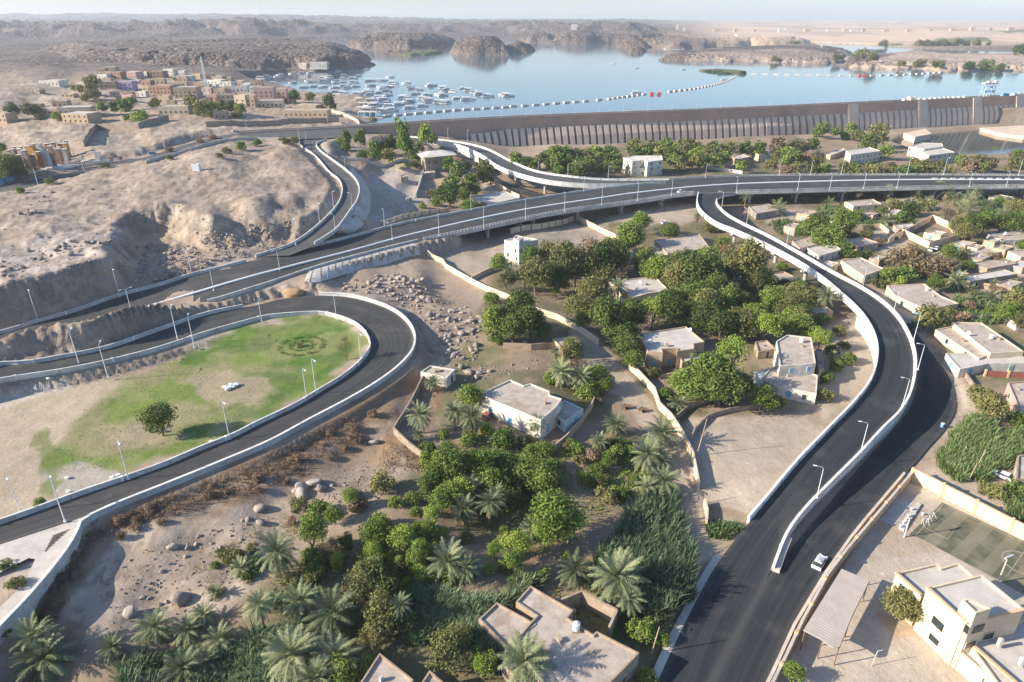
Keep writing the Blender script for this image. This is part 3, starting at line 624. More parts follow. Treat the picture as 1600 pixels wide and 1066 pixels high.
# travel runs left to right on A: north edge lies to the left of travel
barrier('road_barrier', 'grey concrete barrier along the foot of the quarry hill beside the main road', cutpx(A0, -300, 398), -1)
barrier('road_barrier', 'low concrete barrier between the gore and the flyover on the main road far side', cutpx(A0, 468, 655), -1)
barrier('road_barrier', 'concrete barrier above the sloped paving on the near side of the main road', cutpx(A1, 318, 655), 1, .7)
barrier('road_barrier', 'curving concrete barrier on the hill side of the ramp to the dam road', B0, 1)
barrier('road_barrier', 'white topped barrier on the open side of the hill ramp above sloped paving', cutpx(B1, None, None, None, 384), -1)
barrier('road_barrier', 'long grey barrier under the cut ridge on the upper arm of the loop road', cutpx(L0[:len(L0)//3], -250, 438), -1)
barrier('road_barrier', 'inner barrier round the grassed loop, white coping facing the lawn', L1, 1)
# tall outer wall of the loop: stands on the slope below
i0 = int(np.argmin(np.hypot(*(L0[:, :2]-G(492, 461, 6)[:2]).T))); i1 = int(np.argmin(np.hypot(*(L0[:, :2]-G(138, 806, 6)[:2]).T)))
lw = resample(np.concatenate([L0[i0:i1+1:3], [G(x, y, 6) for x, y in [(128, 818), (118, 838), (98, 871), (50, 930), (0, 983), (-80, 1068), (-300, 1260)]]]), step=2.5)
ow = MB().sweep(lw, [(0, -.02), (-.12, .3), (-.15, .95), (-.55, .95), (-.7, -4.5), (0, -4.5)]).build('retaining_wall', M['conc'])
tag(ow, 'long curved retaining wall with white coping round the outside of the loop road', 'retaining wall')
MB().sweep(lw+np.array((0, 0, .94)), [(-.06, 0), (-.06, .14), (-.64, .14), (-.64, 0)]).build('coping', M['parw'], ow)
# bottom-left pavement, grating steps
pvm = MB().add([G(x, y, 6.02) for x, y in [(101, 818), (136, 806), (126, 818), (116, 838), (96, 872), (48, 931), (0, 983), (-40, 1020), (-40, 985), (20, 930), (40, 905), (55, 874), (45, 872), (0, 895), (-60, 915), (-60, 872), (0, 851)]], [tuple(range(17))])
struct(pvm.build('pavement', M['roofl']))
st = MB()
for i in range(9):
    t = i/8; p = G(108-36*t, 828+32*t, 6.03); q = G(82-12*t, 838+24*t, 6.03); d = (q-p)
    st.box(((p+q)/2), (float(np.linalg.norm(d)), .16, .1), math.atan2(d[1], d[0]))
tag(st.build('stair', M['wood']), 'short flight of brown steps on the pavement corner by the loop wall', 'stairs')
# white kerb of the lower street, low walls
sw = R0[np.argmin(np.hypot(*(R0[:, :2]-G(1165, 822, 1.6)[:2]).T)):]
# ---------------------------------------------------------------- flyover
fly = empty('flyover_bridge', G(860, 330, 0), 'long grey concrete flyover crossing the palm village below the dam', 'flyover')
def rel(o, root): o.location = -root.location; return o
fa, fb = cutpx(A0, 648, 2000), cutpx(A1, 655, 2000)
n = 120; fa = resample(fa[::3], n); fb = resample(fb[::3], n)
dk = MB()
for z0, z1, ins in ((-.06, -1.0, 0), (-1.0, -2.1, 2.2)):
    for i in range(n-1):
        q = []
        for j in (i, i+1):
            d = (fb[j]-fa[j]); d = d/np.linalg.norm(d); l = fa[j]+d*ins; r = fb[j]-d*ins
            q.append((l, r))
        (l0, r0), (l1, r1) = q; up = np.array((0, 0, 1.))
        v = [l0+up*z0, r0+up*z0, r1+up*z0, l1+up*z0, l0+up*z1, r0+up*z1, r1+up*z1, l1+up*z1]
        fs = [(1, 2, 6, 5), (3, 0, 4, 7), (4, 5, 6, 7)]
        if i == 0: fs.append((0, 1, 5, 4))
        dk.add(v, fs)
rel(dk.build('deck', M['deckc'], fly), fly)
def parapet(pts, side, root, name='parapet'):
    """balustrade: kerb, posts, top rail; gaps between the posts"""
    s = side; g = MB()
    rev = -1 if s > 0 else 1
    g.sweep(pts, [(0, -.05), (0, .35), (.45*s, .35), (.45*s, -1.15), (.05*s, -1.15)][::rev])
    g.sweep(pts+np.array((0, 0, .86)), [(.06*s, 0), (.06*s, .24), (.42*s, .24), (.42*s, 0)][::rev])
    q = resample(pts[::2] if len(pts) > 8 else pts, step=1.7); d = np.gradient(q[:, :2], axis=0)
    for i in range(len(q)):
        e = d[i]/np.linalg.norm(d[i]); g.box((q[i][0]+e[1]*.24*s, q[i][1]-e[0]*.24*s, q[i][2]+.35), (.85, .26, .515), math.atan2(e[1], e[0]))
    return rel(g.build(name, M['conc'], root), root)
ic = int(np.argmin(np.hypot(*(fa[:, :2]-G(1040, 281.5, 7.5)[:2]).T)))
# far parapet: the flyover's own up to where the dam ramp joins, the ramp's beyond; near parapet broken where the curved ramp leaves
FN = resample([G(x, y, 7.5) for x, y in [(1046, 281.2), (1120, 277.5), (1200, 275), (1400, 274), (1600, 275), (1900, 279)]], step=3)
FN2 = resample([G(x, y, 7.5) for x, y in [(650, 346), (800, 318), (912, 300), (995, 290), (1040, 287)]], step=3)
parapet(FN, -1, fly); barrier('parapet', None, FN2, -1, .9, parent=fly); fly.children[-1].location = -fly.location
parapet(cutpx(A1, 656, 1086), 1, fly); parapet(cutpx(A1, 1150, 1950), 1, fly)
md = resample([G(x, y, zA(x, y)) for x, y in [(-250, 610), (0, 548), (120, 512), (275, 467), (400, 430.5), (550, 392), (650, 365), (800, 331.5), (940, 309.5), (1000, 301), (1100, 291), (1200, 286), (1400, 281.5), (1600, 281.5), (1900, 284)]], step=3)
o = MB().sweep(md, [(-.5, -.02), (-.5, .35), (-.22, .5), (.22, .5), (.5, .35), (.5, -.02)]).build('median_kerb', M['paint'])
tag(o, 'long white kerbed median down the middle of the main road and flyover', 'median')
mp_ = cutpx(md, 1455, 2000); g = MB(); d = np.gradient(mp_[:, :2], axis=0)
q = resample(mp_[::2], step=5.2)
for i in range(len(q)): g.box((q[i][0], q[i][1], q[i][2]+.49), (2.6, .5, .55), math.atan2(*(q[min(i+1, len(q)-1)]-q[max(i-1, 0)])[:2][::-1]))
g.build('guard_block', M['parw'], o)
def pier(px, py, zt, w, root, rz, base=None):
    p = G(px, py, zt); zb = zat(p[0], p[1])-.6; g = MB()
    for s in ((-1, 1) if w > 7 else (0,)):
        c = (p[0]+math.cos(rz)*w*.27*s, p[1]+math.sin(rz)*w*.27*s); g.tube((c[0], c[1], zb), (c[0], c[1], zt-3.2), .75, .75, 10)
    ca, sa = math.cos(rz), math.sin(rz)
    hw = w/2
    pro = [(-hw, 0), (hw, 0), (hw, -.55), (hw*.55, -1.15), (-hw*.55, -1.15), (-hw, -.55)]
    v = [(p[0]+x*ca-y*sa, p[1]+x*sa+y*ca, zt-2.1+z) for y in (-.8, .8) for x, z in pro]
    g.add(v, [(0, 1, 2, 3, 4, 5), (11, 10, 9, 8, 7, 6)]+[(i, i+6, (i+1) % 6+6, (i+1) % 6) for i in range(6)])
    return rel(g.build('pier', M['deckc'], root), root)
for j, i in enumerate(range(9, n-1, 7)):
    m_ = (fa[i]+fb[i])/2; px, py = proj(m_[0], m_[1], m_[2]); w = float(np.linalg.norm((fa[i]-fb[i])[:2]))-3
    d = fb[i]-fa[i]; rz = math.atan2(d[1], d[0])
    if px < 1700:
        for s in (-.25, .25):
            pq = m_+d*s; qx, qy = proj(*pq); pier(float(qx), float(qy), 7.5, w*.42, fly, rz)
# abutment at the left end and the concrete slopes beside the approach
ab = MB(); p = G(655, 376, 7.5); q = G(649, 346, 7.5); ab.prism([p, p+np.array((-7, -6.5, 0)), q+np.array((-7, -6.5, 0)), q], -1, 7.35)
rel(ab.build('abutment', M['white'], fly), fly)
ed = resample(cutpx(A1, 474, 655)[::2], 30); ft = resample([P(x, y) for x, y in [(474, 446), (500, 441), (545, 428), (600, 414), (640, 402), (657, 399)]], 30)
def drape(ed, ft, off):
    g = MB(); n = len(ed); V = []
    for i in range(n):
        for j in range(9):
            t = j/8; p = (ed[i]+off)*(1-t)+(ft[i]+np.array((0, 0, .1)))*t; z = zat(p[0], p[1]); V.append((p[0], p[1], max(p[2]+.9*math.sin(math.pi*t), z+.06) if j else p[2]))
    return g.add(V, [(i*9+j, i*9+j+1, (i+1)*9+j+1, (i+1)*9+j) for i in range(n-1) for j in range(8)])
g = drape(ed, ft, np.array((.3, -.4, -.25)))
o = g.build('slope_paving', [M['slope']]); sm_ = o.modifiers.new('thick', 'SOLIDIFY'); sm_.thickness = .06; sm_.offset = -1
tag(o, 'sloping pale concrete paving in joined slabs below the flyover approach', 'slope paving')
g = MB()
for i in range(1, 29, 2):
    pts = [np.array(o.data.vertices[i*9+j].co)+(0, 0, .07) for j in range(9)]; g.sweep(pts, [(-.09, 0), (-.09, .03), (.09, .03), (.09, 0)])
g.build('joint_lines', M['stonew'], o)
ed = resample(cutpx(B1, None, None, 268, 372)[::2], 30); ft = resample([P(x, y) for x, y in [(550, 262), (574, 290), (580, 315), (577, 335), (568, 352), (548, 366), (528, 366)]], 30)
g = drape(ed, ft, np.array((.45, 0, -.3)))
o = g.build('slope_paving', M['slope']); sm_ = o.modifiers.new('thick', 'SOLIDIFY'); sm_.thickness = .06; sm_.offset = -1
tag(o, 'steep grey concrete paving on the outer flank of the hill ramp bend', 'slope paving')
# dam ramp: solid wall at its head, deck on piers after
dr = empty('ramp_bridge', G(800, 262, 0), 'white walled ramp bridge curving down from the dam to the flyover', 'ramp bridge')
ca_, cb_ = C0, C1; g = MB(); k = len(ca_); up = np.array((0, 0, 1.))
pxs = proj(ca_[:, 0], ca_[:, 1], ca_[:, 2])[0]
for i in range(k-1):
    if pxs[i] < 676: continue
    dz = 1.5 if pxs[i] > 770 else 11
    l0, r0, l1, r1 = ca_[i], cb_[i], ca_[i+1], cb_[i+1]; e = up*.08
    g.add([l0-e, r0-e, r1-e, l1-e, l0-up*dz, r0-up*dz, r1-up*dz, l1-up*dz], [(0, 1, 5, 4), (1, 2, 6, 5), (2, 3, 7, 6), (3, 0, 4, 7), (4, 5, 6, 7)])
rel(g.build('deck', M['conc'], dr), dr)
c0 = cutpx(C0, 640, 1046); c1 = cutpx(C1, 672, 990)
for pts, s in ((c0, -1), (c1, 1)): barrier('parapet', None, pts, s, 1.0, 'parw', parent=dr, foot=1.5); dr.children[-1].location = -dr.location
for px, py in ((806, 264), (852, 280), (903, 286), (955, 288)): pier(px, py, zC(px, py), 6, dr, .9 if px < 830 else 1.2)
# curved ramp: deck on piers at the top, solid walls lower down
cr = empty('curved_ramp', G(1300, 470, 0), 'long curved ramp with bright white walls sweeping down from the flyover to the street', 'ramp')
g = MB(); k = len(R0); pr = proj(R1[:, 0], R1[:, 1], R1[:, 2])[1]; pl = proj(R0[:, 0], R0[:, 1], R0[:, 2])[1]
for i in range(k-1):
    if pr[i] > 905: break
    l0, r0, l1, r1 = R0[i], R1[i], R0[i+1], R1[i+1]; e = up*.05; solid = pr[i] > 478
    z0 = l0[2]-1.5 if not solid else -1.2; z1 = l1[2]-1.5 if not solid else -1.2
    f = lambda p, z: np.array((p[0], p[1], z))
    fs = [(0, 1, 5, 4), (1, 2, 6, 5), (2, 3, 7, 6), (3, 0, 4, 7), (4, 5, 6, 7)]
    g.add([l0-e, r0-e, r1-e, l1-e, f(l0, z0), f(r0, z0), f(r1, z1), f(l1, z1)], fs)
rel(g.build('deck', M['conc'], cr), cr)
r1 = cutpx(R1[:int(np.argmax(pr > 903))], None, None, 312); r0 = R0[:int(np.argmax(pl > 819))]
for pts, s in ((r1, -1), (r0, 1)): barrier('parapet', None, pts, s, 1.0, 'parw', parent=cr, foot=1.2, wide=.55); cr.children[-1].location = -cr.location
for px, py in ((1110, 336), (1150, 357), (1215, 386), (1262, 413), (1305, 440)): pier(px, py, zR(px, py), 5.5, cr, .6)
ws = MB(); i = int(np.argmax(pr > 838)); e = R1[i:int(np.argmax(pr > 906))]
ws.sweep(e, [(-1.5, -.3), (-1.5, .5), (-.1, .5), (-.1, -.3)][::1]); rel(ws.build('nose_kerb', M['roofl'], cr), cr)
# pale verge kerb along the bottom of the street (left side)
kb = MB().sweep(resample([G(x, y, .1) for x, y in [(1167, 821), (1132, 866), (1105, 908), (1062, 991), (1030, 1060), (985, 1160)]], step=3), [(.0, -.1), (.0, .22), (1.3, .22), (1.3, -.1)][::-1])
tag(kb.build('kerb', M['roofl']), 'broad pale kerb along the left side of the black street', 'kerb')

# ---------------------------------------------------------------- dam
dam = empty('dam', (DX[2], DY[2], 0), 'long brown masonry dam with rows of sloping buttresses holding back the lake', 'dam')
dl = resample([(DX[i], DY[i], 0) for i in range(len(DX))], step=6)
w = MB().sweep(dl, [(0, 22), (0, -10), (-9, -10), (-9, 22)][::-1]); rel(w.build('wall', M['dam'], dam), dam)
rel(MB().sweep(dl, [(.25, 21.6), (.25, 22.9), (-.35, 22.9), (-.35, 21.6)][::-1]).build('parapet', M['dam'], dam), dam)
rel(MB().sweep(dl, [(-8.4, 22), (-8.4, 23), (-9.2, 23), (-9.2, 22)][::-1]).build('parapet', M['damb'], dam), dam)
rel(MB().sweep(dl, [(-.36, 22.02), (-.36, 22.04), (-8.3, 22.04), (-8.3, 22.02)][::-1]).build('crest_road', M['old'], dam), dam)
def dampt(px):                                    # point on the downstream face seen in this column
    lo, hi = DX[0], DX[-1]
    for _ in range(40):
        m_ = (lo+hi)/2
        if proj(m_, damy(m_), 22.)[0] < px: lo = m_
        else: hi = m_
    return np.array((lo, damy(lo), 0.))
bx_ = list(np.arange(738, 1333, 11.0)); bx_ += list(np.arange(1346, 1436, 9.3))+list(np.arange(1450, 1522, 8.4))+list(np.arange(1534, 1588, 8.0))+[1606, 1616, 1626]
wide = [1332, 1441, 1526, 1593]
def buttress(px, wd, zt, run):
    p = dampt(px); q = dampt(px+2); d = (q-p)[:2]; d /= np.linalg.norm(d); nn = np.array((d[1], -d[0])); g = MB()
    zb = min(zat(*(p[:2]+nn*run)), 2)-2.5
    pro = [(-.5, zt), (1.2, zt), (run*.62, 6.0+zt*.12), (run, zb), (-.5, zb)]
    v = [(p[0]+nn[0]*o+d[0]*s*wd/2, p[1]+nn[1]*o+d[1]*s*wd/2, z) for s in (-1, 1) for o, z in pro]
    g.add(v, [(4, 3, 2, 1, 0), (5, 6, 7, 8, 9)]+[(i, (i+1) % 5, (i+1) % 5+5, i+5) for i in range(5)])
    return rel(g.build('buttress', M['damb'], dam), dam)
for x in bx_:
    if x < 1330: s = np.interp(x, [738, 1330], [4.6, 6.2])
    else: s = 6.0
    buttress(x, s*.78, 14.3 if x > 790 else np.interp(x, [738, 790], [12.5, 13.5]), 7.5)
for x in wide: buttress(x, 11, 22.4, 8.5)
# apron by the pool, small terraces at the foot
for lab, pts, z in (('pale concrete apron sloping beside the dark pool at the foot of the dam', [(1532, 200), (1640, 193), (1680, 214), (1600, 213), (1560, 208)], -1.2), ('tan concrete terrace at the dam foot left of the dark pool', [(1412, 208), (1446, 201), (1456, 209), (1430, 214)], 1.0)):
    w_ = [G(x, y, z) for x, y in pts]; tag(MB().prism(w_, -9, z).build('apron', M['damb']), lab, 'apron')
# gantry cranes and domed machines on the crest
def crest(px, off): 
    p = dampt(px); q = dampt(px+2); d = (q-p)[:2]; d /= np.linalg.norm(d); return np.array((p[0]-d[1]*off, p[1]+d[0]*off, 22.05)), math.atan2(d[1], d[0])
for px, lab in ((1543, 'tall white gantry crane on the dam crest, left of its twin'), (1554, 'tall white gantry crane on the dam crest, right of its twin')):
    p, rz = crest(px, 5); e = empty('gantry_crane', p, lab, 'crane', 'cranes on the dam', rz)
    for sx in (-2.2, 2.2): MB().tube((sx, -2.5, 0), (sx*.8, -1.5, 12), .35, .3).tube((sx, 2.5, 0), (sx*.8, 1.5, 12), .35, .3).build('leg', M['metal'], e)
    MB().box((0, 0, 12), (8, 4, 1.2)).box((2.5, 0, 13.2), (2.4, 2.4, 1.6)).build('beam', M['white'], e)
    MB().box((0, 0, 4), (4, 3, 2)).box((-2, 0, 8.3), (1.5, 1.6, 1.4)).build('cabin', M['bluep'], e)
def dome(px, r, mat, lab):
    p, rz = crest(px, 5); e = empty('gate_winch', p, lab, 'winch', 'machines on the dam crest', rz); g = MB(); v = []; f = []
    for i in range(5):
        for j in range(9):
            a = math.pi*j/8; s = [1, 1, .96, .96, 1][i]; v.append((-r+.5*r*i, math.cos(a)*r*.9*s, .4+math.sin(a)*r*.95*s))
    for i in range(4):
        for j in range(8): f.append((i*9+j, i*9+j+1, i*9+j+10, i*9+j+9))
    f += [tuple(range(9)), tuple(range(44, 35, -1))]
    g.add(v, f).build('cover', M[mat], e); MB().box((0, 0, 0), (2.3*r, 2*r, .45)).build('base', M['metal'], e); return e
ordered('pale domed winch cover on the dam crest', dome(1430, 3.4, 'white', None))
for x in (1420, 1444, 1453, 1461, 1469, 1476, 1483, 1490, 1498, 1506, 1514): ordered('pale domed winch cover on the dam crest', dome(x, 1.7, 'white', None))
for x, m_ in ((1577, 'bluep'), (1592, 'cars'), (1600, 'white')): dome(x, 2.6, m_, {'bluep': 'bright blue rounded winch cover on the dam crest beside the cranes', 'cars': 'grey rounded winch cover right of the blue one on the dam crest', 'white': 'rounded white winch cover at the right end of the dam crest'}[m_])

# ---------------------------------------------------------------- street lamps
def lamp_proto():
    pole = MB().tube((0, 0, 0), (0, 0, 9.4), .13, .075, 6).box((0, 0, 0), (.55, .55, .35)).build('pole', M['lampm'])
    arm = MB().tube((0, 0, 9.35), (.25, 0, 9.85), .075, .06, 5).tube((.25, 0, 9.85), (1.9, 0, 10.05), .06, .05, 5).build('arm', M['lampb'])
    head = MB().box((2.15, 0, 9.98), (.95, .34, .16)).build('lamp_head', M['lampm'])
    return pole, arm, head
LP = lamp_proto(); LP_used = []
def lamp(base, loc, h, rz, double=False, group='street lamps'):
    e = empty('street_lamp', loc, None, 'street lamp', group, rz, h/10.0)
    for s in LP:
        c = s.copy() if LP_used else s
        if LP_used: COL.objects.link(c)
        c.parent = e
    LP_used.append(e)
    if double:
        for s in LP[1:]:
            c = s.copy(); COL.objects.link(c); c.parent = e; c.rotation_euler = (0, 0, math.pi)
    ordered(base, e); return e
def lz(px, py, z, top, lo=7.5, hi=12):
    p = G(px, py, z); hs = np.linspace(lo, hi, 40); q = proj(p[0]+hs*0, p[1]+hs*0, p[2]+hs)[1]
    return p, float(hs[np.argmin(np.abs(q-top))])
def lamps(base, lst, z, rz, **k):
    for it in lst:
        px, py, top = it[:3]; zz = z(px, py) if callable(z) else z
        p, h = lz(px, py, zz, top); lamp(base, p, h, (rz(p) if callable(rz) else rz), **k)
lamps('grey double-armed street lamp on the main road median', [(205, 486, 456), (334, 454, 424), (437, 422, 392), (613, 375, 348)], lambda x, y: zA(x, y)+.4, .9, double=True)
lamps('street lamp at the foot of the quarry hill', [(60, 503, 451), (187, 464, 419), (300, 431, 386), (462, 383, 341), (500, 352, 317), (522, 330, 298)], lambda x, y: zA(x, y) if x < 440 else zB(x, y), -.9)
lamps('tall street lamp on the outer wall of the hill ramp', [(524, 363, 340), (551, 330, 302), (540, 268, 245), (512, 245, 222)], zB, 2.6)
lamps('tall street lamp beside the upper arm of the loop road', [(126, 577, 519), (169, 591, 539), (279, 537, 482), (304, 544, 495), (409, 502, 470), (526, 501, 467)], 6.2, 1.9)
lamps('tall street lamp on the lawn side of the loop road', [(32, 800, 742), (201, 749, 687), (359, 686, 625), (494, 615, 560), (479, 622, 575), (564, 563, 520)], 6.2, -.9)
lamps('lone street lamp by the brown steps at the pavement corner', [(102, 816, 754)], 6.1, 2.2)
lamps('street lamp on the near parapet of the flyover', [(686, 369, 337), (756, 357, 326), (821, 343, 313), (882, 331, 302), (940, 321, 294), (996, 314, 287), (1049, 306, 282), (1150, 301, 277), (1246, 298, 272), (1296, 297, 272), (1349, 295, 270), (1401, 294, 270), (1514, 292, 269), (1572, 291, 269)], 8.2, 1.6)
lamps('street lamp on the far parapet of the flyover', [(601, 355, 325), (736, 329, 304), (912, 299, 275), (1102, 278, 256), (1217, 274, 250), (1266, 274, 250), (1314, 273, 248), (1417, 273, 247), (1474, 273, 246), (1591, 274, 248)], 8.2, -1.6)
lamps('street lamp along the white dam ramp', [(797, 252, 232), (841, 269, 249), (887, 276, 255), (950, 281, 259), (700, 221, 200), (731, 225, 203)], lambda x, y: zC(x, y)+.9, -1.2)
lamps('blue bracket street lamp on the curved ramp wall', [(1127, 330, 300), (1166, 353, 326), (1229, 383, 355), (1347, 452, 420), (1396, 488, 462), (1427, 533, 490), (1434, 578, 545), (1410, 634, 605), (1345, 706, 664), (1276, 778, 740)], lambda x, y: zR(x, y)+1.0, lambda p: math.radians(165) if p[1] < 200 else math.radians(150), group='lamps on the curved ramp')
lamps('slim street lamp along the dam approach road', [(60, 291, 262), (132, 270, 240), (223, 246, 222), (258, 235, 208), (386, 206, 186), (540, 200, 186), (467, 213, 195), (478, 217, 203), (513, 199, 182)], lambda x, y: zD(x, y), 1.0)
for x in list(range(632, 1440, 38)):
    p, rz = crest(x, .6); lamp('short white lamp on the parapet of the dam crest', p+np.array((0, 0, .8)), 5.2, rz+1.57, group='lamps on the dam crest')
# ---------------------------------------------------------------- houses
def inset(poly, d):
    n = len(poly); out = []
    ar = sum(poly[i][0]*poly[(i+1) % n][1]-poly[(i+1) % n][0]*poly[i][1] for i in range(n))
    for i in range(n):
        a, b, c = poly[i-1], poly[i], poly[(i+1) % n]
        u = np.array((b[0]-a[0], b[1]-a[1])); v = np.array((c[0]-b[0], c[1]-b[1])); u /= np.linalg.norm(u); v /= np.linalg.norm(v)
        nu = np.array((-u[1], u[0])); nv = np.array((-v[1], v[0]))
        if ar < 0: nu, nv = -nu, -nv
        k = 1+float(nu@nv); m = (nu+nv)/max(k, .35); out.append((b[0]+m[0]*d, b[1]+m[1]*d))
    return out
def shell(g, poly, z0, z1, par=.35, th=.28, m=0, mr=1):
    """walls with a parapet rim and a sunk roof"""
    n = len(poly); q = inset(poly, th)
    v = [(p[0], p[1], z0) for p in poly]+[(p[0], p[1], z1) for p in poly]+[(p[0], p[1], z1) for p in q]+[(p[0], p[1], z1-par) for p in q]
    f = []
    for i in range(n):
        j = (i+1) % n; f += [(i, j, n+j, n+i), (n+i, n+j, 2*n+j, 2*n+i), (2*n+i, 2*n+j, 3*n+j, 3*n+i)]
    g.add(v, f, m)
    return q
def facing(p, q):                                   # outward normal (polygon given counter-clockwise)
    d = np.array((q[0]-p[0], q[1]-p[1])); l = np.linalg.norm(d); return d/l, np.array((d[1], -d[0]))/l, l
def ccw(poly):
    n = len(poly); a = sum(poly[i][0]*poly[(i+1) % n][1]-poly[(i+1) % n][0]*poly[i][1] for i in range(n)); return poly if a > 0 else poly[::-1]
def opening(kind, p, u, nn, z, w, h, frame, pane, root, org):
    ang = math.atan2(u[1], u[0]); c = np.array((p[0], p[1]))+nn*.03
    f = MB().box((c[0]-org[0], c[1]-org[1], z-org[2]), (w+.24, .16, h+.24), ang).build(kind, frame, root)
    c2 = c+nn*.065; MB().box((c2[0]-org[0], c2[1]-org[1], z+.12-org[2]), (w, .07, h), ang).build('pane' if kind == 'window' else 'door_leaf', pane, f)
def house(name, label, vols, wall='tan', roof='roof', wins=1, cat='house', group=None, shut='shut', doors=1, sill=1.0, z0=None, clutter=2, wsz=(1.0, 1.3), storeys=None):
    """vols = list of (roof corners in photo pixels, height, [base])  -> one thing, its wall, roof, openings as parts"""
    rs = random.Random(str(label)+str(vols[0][0][0])); base = None; vv = []
    for V in vols:
        px, h = V[0], V[1]
        c = np.mean([G(x, y, (z0 or 0)+h) for x, y in px], axis=0)
        zb = z0 if z0 is not None else zat(c[0], c[1])
        if len(V) > 2: zb = V[2]; poly = [G(x, y, zb+h) for x, y in px]
        else:
            for _ in range(3):
                poly = [G(x, y, zb+h) for x, y in px]; c = np.mean(poly, axis=0); zb = zat(c[0], c[1]) if z0 is None else z0
        vv.append((ccw([(p[0], p[1]) for p in poly]), zb, h)); base = zb if base is None else base
    c0 = np.mean(vv[0][0], axis=0); org = np.array((c0[0], c0[1], vv[0][1]))
    e = empty(name, org, label, cat, group)
    for k, (poly, zb, h) in enumerate(vv):
        lp = [(p[0]-org[0], p[1]-org[1]) for p in poly]; g = MB(); q = shell(g, lp, zb-1.2-org[2], zb+h-org[2])
        g.build('wall', M[wall if isinstance(wall, str) else wall[k]], e)
        r = MB(); r.add([(p[0], p[1], zb+h-.35-org[2]) for p in q], [tuple(range(len(q)))]); ro = r.build('roof', M[roof if isinstance(roof, str) else roof[k]], e)
        if clutter:
            cc = np.mean(q, axis=0); g = MB()
            for _ in range(1):
                t = rs.random()*.7; a = q[rs.randrange(len(q))]; s = rs.uniform(.5, 1.4)
                g.box((cc[0]+(a[0]-cc[0])*t, cc[1]+(a[1]-cc[1])*t, zb+h-.36-org[2]), (s, s*rs.uniform(.5, 1), rs.uniform(.25, .9)), rs.random()*3)
            g.build('rooftop_clutter', M[rs.choice(['roofl', 'stonew', 'metal', 'mud'])], ro)
        if wins:
            for i in range(len(poly)):
                a, b = poly[i], poly[(i+1) % len(poly)]; u, nn, l = facing(a, b); mid = (np.array(a)+np.array(b))/2
                if nn@(-mid) <= 0 or l < 2.4: continue
                ns = storeys or max(1, int(h/3.1)); nw = max(1, int(l/3.4*wins))
                for s in range(ns):
                    for t in range(nw):
                        pp = np.array(a)+u*l*(t+.5+rs.uniform(-.12, .12))/nw; zz = zb+s*3.1
                        if s == 0 and doors and t == nw//2 and k == 0: opening('door', pp, u, nn, zb, 1.0, 2.1, M['white'], M[shut], e, org)
                        elif zz+sill+wsz[1]+.4 < zb+h: opening('window', pp, u, nn, zz+sill, wsz[0], wsz[1], M['white'] if rs.random() < .5 else M[shut], M['glass'] if rs.random() < .6 else M[shut], e, org)
    return e, vv, org
# --- near and middle distance, from front to back
H7 = house('mud_house', 'flat roofed mud house with stepped wings at the bottom edge under a palm', [
  ([(806, 940), (829, 915), (896, 953.6), (887, 965), (927, 991), (932, 986), (999, 1020), (958, 1062), (910, 1110), (862, 1085), (795, 1010), (838, 962)], 4.2),
  ([(748, 967), (776, 941), (838, 975), (800, 1006), (842, 1040), (815, 1066), (785, 1035), (790, 1010)], 3.4)], 'mud', 'roof', .6, shut='wood', clutter=1)
H8 = house('mud_house', 'dusty low mud roof at the bottom edge left of the stepped house', [([(546, 1092), (593, 1020), (646, 1062), (600, 1130)], 3.6)], 'mud', 'roof', .5, shut='wood', clutter=1)
house('mud_house', 'small mud roofed hut at the bottom edge between two yellow-green trees', [([(646, 1086), (671, 1047), (700, 1072), (690, 1110)], 3.2)], 'mud', 'roof', 0, clutter=1)
def walls(name, label, pts, h=2.0, th=.3, mat='tan', cat='wall', z=None, pillars=0, pmat='peach', cope=None, closed=False, group=None, org=None):
    w = [P(x, y) if z is None else G(x, y, z) for x, y in pts]
    if closed: w.append(w[0])
    line = []
    for a, b in zip(w[:-1], w[1:]):
        k = max(1, int(np.linalg.norm((b-a)[:2])/3.0))
        for i in range(k): line.append(a+(b-a)*i/k)
    line.append(w[-1])
    line = np.array([(p[0], p[1], zat(p[0], p[1]) if z is None else z) for p in line]); g = MB()
    for a, b in zip(line[:-1], line[1:]):
        d = (b-a)[:2]; l = np.linalg.norm(d); u = d/(l+1e-9); nn = np.array((-u[1], u[0]))*th/2
        v = [(p[0]+s*nn[0], p[1]+s*nn[1], zz) for p, s in ((a, -1), (b, -1), (b, 1), (a, 1)) for zz in (p[2]-.8, p[2]+h)]
        g.add(v, [(0, 2, 3, 1), (2, 4, 5, 3), (4, 6, 7, 5), (6, 0, 1, 7), (1, 3, 5, 7)])
    o = g.build(name, M[mat]); tag(o, label, cat, group)
    if cope:
        g = MB()
        for a, b in zip(line[:-1], line[1:]):
            d = (b-a)[:2]; g.box(((a+b)/2*np.array((1, 1, 0))+np.array((0, 0, (a[2]+b[2])/2+h+.002))), (float(np.linalg.norm(d))+.12, th+.14, .12), math.atan2(d[1], d[0]))
        g.build('coping', M[cope], o)
    if pillars:
        q = resample(line, step=pillars); d = np.gradient(q[:, :2], axis=0)
        for i in range(len(q)):
            pmb = MB().box((q[i][0], q[i][1], q[i][2]-.5), (.55, th+.28, h+.85), math.atan2(d[i][1], d[i][0])); pmb.build('pillar', M[pmat], o)
    return o
walls('courtyard_wall', 'roofless mud walled courtyard beside the stepped house at the bottom', [(898, 976), (868, 962), (908, 945), (962, 975), (950, 1002)], 3.2, .4, 'mud', 'wall')
